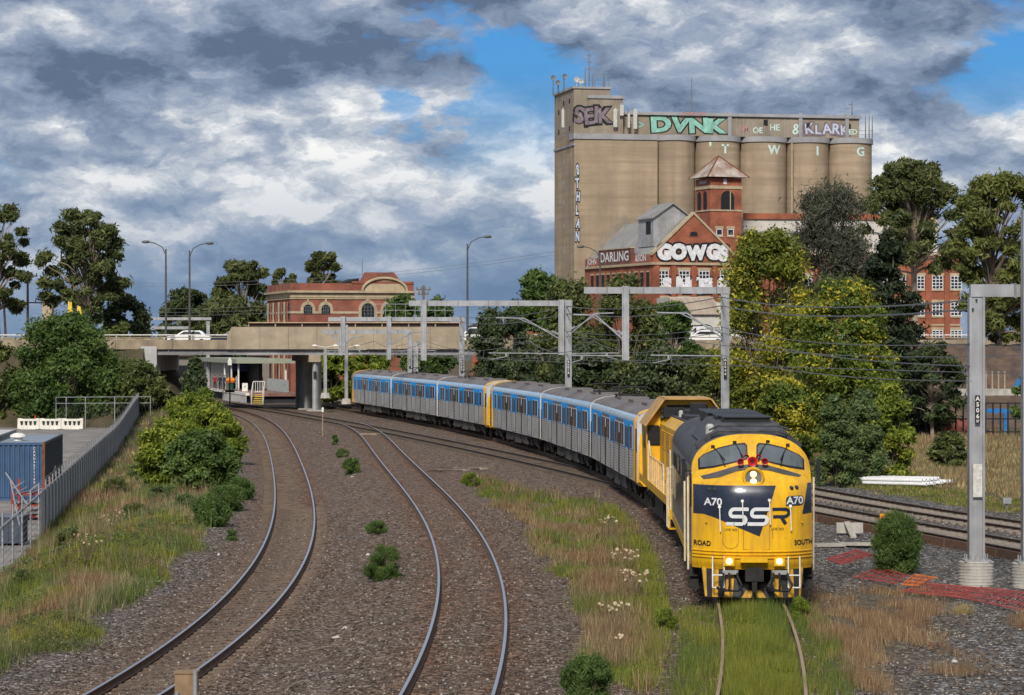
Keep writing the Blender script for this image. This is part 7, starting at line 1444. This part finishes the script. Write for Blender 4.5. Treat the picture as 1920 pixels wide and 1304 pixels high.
def scatter(n, x0, x1, y0, y1, z=-.3, thr=.5, extra=None):
    px = x0 + (x1 - x0) * RNG.random(n); py = y0 + (y1 - y0) * RNG.random(n); s = (py - HORIZ) / (CAM_H - z); X = (px - CX) / s; Y = FPX / s
    ok = veg_weight(X, Y) > thr * RNG.random(n) + .15
    if extra is not None: ok &= extra(X, Y, px, py)
    return np.c_[X[ok], Y[ok], np.zeros(ok.sum())]
def pick(p, rules, seed):
    a = vnoise(p[:, 0] * .42, p[:, 1] * .16, seed); b = RNG.random(len(p)); q = np.clip(a * .82 + b * .18, 0, .999); o = []
    for v_ in q:
        for thr_, kd in rules:
            if v_ < thr_: o.append(kd); break
    return o
p = scatter(17000, -60, 470, 760, 1330, extra=lambda X, Y, px, py: (X > fence_x(Y) + .15))
md = sum(np.exp(-((p[:, 0] - m_[0]) / m_[3]) ** 2 - ((p[:, 1] - m_[1]) / m_[4]) ** 2) for m_ in MOUNDS)
kd = pick(p, [(.30, 'dry'), (.42, 'sage'), (.46, 'straw'), (.54, 'sage'), (.64, 'green'), (.76, 'lime'), (.86, 'sage'), (1, 'dry')], 21); kd = ['lime' if (m_ > .45 and RNG.random() < .8) else q for q, m_ in zip(kd, md)]
hs = np.where(md > .4, .2, .42) * (.35 + 1.3 * vnoise(p[:, 0] * 1.1, p[:, 1] * .5, 3) ** 1.5); hs = hs * np.where(np.array([q == 'dry' for q in kd]), 1.35, 1)
grass('bank_weeds', 'mixed green and dry weeds covering the bank beside the fence', p, hs, kd, 11, .011, .16 + 0 * hs)
p = scatter(1500, -60, 450, 770, 1330, extra=lambda X, Y, px, py: (X > fence_x(Y) + .15) & (vnoise(X * .7, Y * .3, 91) > .58)); kd = pick(p, [(.6, 'dry'), (.8, 'sage'), (1, 'straw')], 55); grass('tall_stalks', 'tall dry stalks standing in patches above the bank weeds', p, .62 + .35 * RNG.random(len(p)), kd, 7, .008, .12 + 0 * p[:, 0], .25)
for i, (px, py, W, H) in enumerate(((130, 985, .9, .7), (215, 905, 1.3, .9), (262, 880, 1.4, 1.0), (120, 1010, .6, .9), (300, 935, 1.3, .7), (40, 1075, .8, .6), (345, 960, 1.2, .7), (250, 960, 1.0, .6))):
    g = G(px, py, -.5); zz = float(ground_z(g.x, g.y)); tree('shrub', 'low olive shrub half hidden among the bank weeds', 'shrub', (g.x, g.y, zz - .03), H, W, 'mixed' if i % 2 else 'sage', 'fine', 300 + i, bare=0., nc=26, per=90, leaf=.05, D=W, group='low shrubs in the bank weeds')
p = scatter(15000, 840, 1330, 880, 1330)
kd = pick(p, [(.32, 'dry'), (.42, 'sage'), (.50, 'dry'), (.62, 'green'), (.72, 'lime'), (.8, 'sage'), (1, 'dry')], 8); xd = np.interp(p[:, 1], TD[:, 1], TD[:, 0]); kd = ['lime' if (0 < (d_ - x_ - 1.6) < 1.1 and RNG.random() < .7) else q for q, d_, x_ in zip(kd, xd, p[:, 0])]
hs = np.array([.42 if q == 'dry' else .28 for q in kd]) * (.5 + .9 * vnoise(p[:, 0] * .8, p[:, 1] * .4, 6)); grass('verge_weeds', 'tall brown and green weeds between the siding and the locomotive', p, hs, kd, 11, .010, .14 + 0 * hs)
def ctr_ok(X, Y, px, py): return (np.abs(np.abs(X - np.interp(Y, TD[:, 1], TD[:, 0])) - .8) > .1) & (Y < 66)
p = scatter(5200, 1255, 1600, 1120, 1330, extra=lambda X, Y, px, py: ctr_ok(X, Y, px, py) & (np.abs(X - np.interp(Y, TD[:, 1], TD[:, 0])) < 1.7) & (RNG.random(len(X)) < np.where(np.abs(X - np.interp(Y, TD[:, 1], TD[:, 0])) < .7, 1, .4)), thr=-1)
kd = pick(p, [(.55, 'green'), (.85, 'lime'), (1, 'green')], 5); grass('track_weeds', 'fresh green weeds growing between the rusty rails', p, .34 * (.4 + vnoise(p[:, 0] * 1.3, p[:, 1] * .6, 8)), kd, 13, .008, .12 + 0 * p[:, 0])
p = scatter(9000, 1500, 1960, 1060, 1330, thr=.7, extra=lambda X, Y, px, py: (X > np.interp(Y, TD[:, 1], TD[:, 0]) + 1.3) & (vnoise(X * 1.9, Y * .6, 44) > .42))
kd = pick(p, [(.7, 'dry'), (.9, 'dry'), (1, 'sage')], 15); grass('dry_weeds', 'dry brown weeds on the dark gravel right of the locomotive', p, .3 * (.4 + vnoise(p[:, 0], p[:, 1] * .5, 18)), kd, 11, .008, .13 + 0 * p[:, 0])
p = scatter(9000, 1500, 1960, 815, 965, extra=lambda X, Y, px, py: RNG.random(len(X)) < .8)
xe = np.interp(p[:, 1], TE[:, 1], TE[:, 0]); d_ = p[:, 0] - xe
kd = ['lime' if q < 7 and RNG.random() < .35 else ('green' if q < 7.5 and RNG.random() < .6 else ('dry' if RNG.random() < .45 else ('sage' if RNG.random() < .55 else 'straw'))) for q in d_]; hs = np.where(d_ < 8.5, .13, .38) * (.5 + vnoise(p[:, 0] * .5, p[:, 1] * .3, 22)); grass('far_verge_grass', 'short green and tall dry grass on the verge behind the far track', p, hs, kd, 10, .014, .22 + 0 * hs)
g = G(1806, 1156, -.25); p = np.c_[g.x + RNG.normal(size=90) * .05, g.y + RNG.normal(size=90) * .08, np.zeros(90)]; tag(grass('straw_tussock', 'single pale straw tussock on the bare gravel', p, .3 + 0 * p[:, 0], ['straw'] * 90, 5, .006, .06 + 0 * p[:, 0], 1.1), cat='grass tuft')
# low leafy forbs among the grass
def forbs(name, label, pts, kind, rad, seed, per=22, leaf=.05):
    rng = np.random.default_rng(seed); pts = np.array(pts); pts[:, 2] = ground_z(pts[:, 0], pts[:, 1]) + rad * .5; r_ = rad * (.5 + rng.random(len(pts))); V, F_, tn = leaf_cloud(pts, np.stack([r_, r_, r_ * .8], 1), per, leaf, rng, .0, 1.8, .2)
    return tag(obj(name, np_mesh(name, V, F_, LF[kind], face_attr={'tint': tn})), label, 'weeds', kind='stuff')
p = scatter(4200, -60, 470, 770, 1330, extra=lambda X, Y, px, py: (X > fence_x(Y) + .2) & (vnoise(X * .6, Y * .3, 71) > .5)); forbs('bank_forbs', 'low sage-green leafy weeds scattered through the bank grass', p, 'sage', .2, 3, 30)
p = scatter(3400, -60, 470, 770, 1330, extra=lambda X, Y, px, py: (X > fence_x(Y) + .2) & (vnoise(X * .5, Y * .25, 77) > .55)); forbs('bank_herbs', 'olive herbs with seed heads between the bank grasses', p, 'mixed', .26, 4, 34, .04)
p = scatter(5200, 860, 1600, 890, 1330, extra=lambda X, Y, px, py: (vnoise(X * .8, Y * .35, 73) > .5) & (np.abs(np.abs(X - np.interp(Y, TD[:, 1], TD[:, 0])) - .8) > .2) & (px < 1480)); forbs('verge_forbs', 'small green leafy weeds among the dry stalks by the locomotive', p, 'lime', .13, 5, 26, .035)
# dried thistles
TST = mat('thistle_stem', (.16, .11, .07), .9); THD = mat('thistle_head', (.46, .36, .22), .9, col2=(.22, .14, .07), vscale=20)
k = MB(); k.smooth = True; k.lathe([(0, -.05), (.03, -.04), (.045, 0), (.06, .035), (.035, .05), (0, .045)], (0, 0, 0), 9); ME_TH = k.mesh('flower_head', THD); THW = mat('thistle_head_pale', (.52, .44, .32), .9, col2=(.35, .26, .15), vscale=20); ME_TW = k.mesh('flower_head', THW)
for i, (px, py, n_, W, H, pale) in enumerate(((1140, 1020, 13, .75, .75, 1), (1178, 1105, 20, .9, .8, 1), (1190, 1140, 22, .9, .7, 1), (1155, 1215, 12, .8, .85, 1), (1162, 1252, 5, .4, .5, 1), (165, 1060, 15, .9, .9, 0), (205, 1040, 9, .7, .9, 0), (225, 985, 7, .6, .7, 0))):
    g = G(px, py, -.4); zz = float(ground_z(g.x, g.y)); t = thing('thistle', ('dried thistle with pale heads farthest up the weeds by the locomotive', 'dried thistle with many pale heads opposite the cab steps', 'dense dried thistle with white heads beside the pilot', 'dried thistle with golden heads in the brown weeds', 'small dried thistle with two tiers near the bottom shrub', 'dried brown thistle on the bank above the green mound', 'dark dried thistle standing behind the brown one on the bank', 'small dark thistle near the sheet fence')[i], 'thistle', (g.x, g.y, zz), 0, 'dried thistles')
    k = MB(); hd = []
    for j in range(n_):
        a = RNG.random() * 6.28; r_ = W / 2 * RNG.random() ** .6; e = Vector((math.cos(a) * r_, math.sin(a) * r_, H * (.7 + .35 * RNG.random()))); k.tube([(e.x * .12, e.y * .12, 0), (e.x * .5, e.y * .5, e.z * .6), e], [.012, .009, .006], 4, cap=False); hd.append(e)
    k.build('stems', TST, t)
    for e in hd: obj('flower_head', ME_TW if pale and RNG.random() < .7 else ME_TH, t, e, (RNG.normal() * .6 + .5, RNG.normal() * .6, 0), .5 + .35 * RNG.random())
# scraps of litter on the gravel
LIT = mat('pale_litter', (.55, .53, .5), .8)
for i, (px, py) in enumerate(((646, 1165), (629, 1183), (410, 1022), (690, 1032), (660, 890), (1745, 1203), (1790, 1241))):
    g = G(px, py, -.2); b_ = MB(); b_.smooth = False; w_ = .06 + .05 * RNG.random(); b_.loft([[(-w_, -.03, 0), (w_, -.04, 0), (w_ * .8, .05, 0), (-w_ * .9, .04, 0)], [(-w_ * .7, -.02, .04), (w_ * .6, -.02, .06), (w_ * .5, .03, .05), (-w_ * .6, .02, .03)]]); o = b_.build('litter_scrap', LIT); o.location = (g.x, g.y, float(ground_z(g.x, g.y)) + .01); o.rotation_euler = (0, 0, RNG.random() * 3); tag(o, 'small pale scrap of litter lying on the gravel', 'litter', 'litter scraps on the gravel')
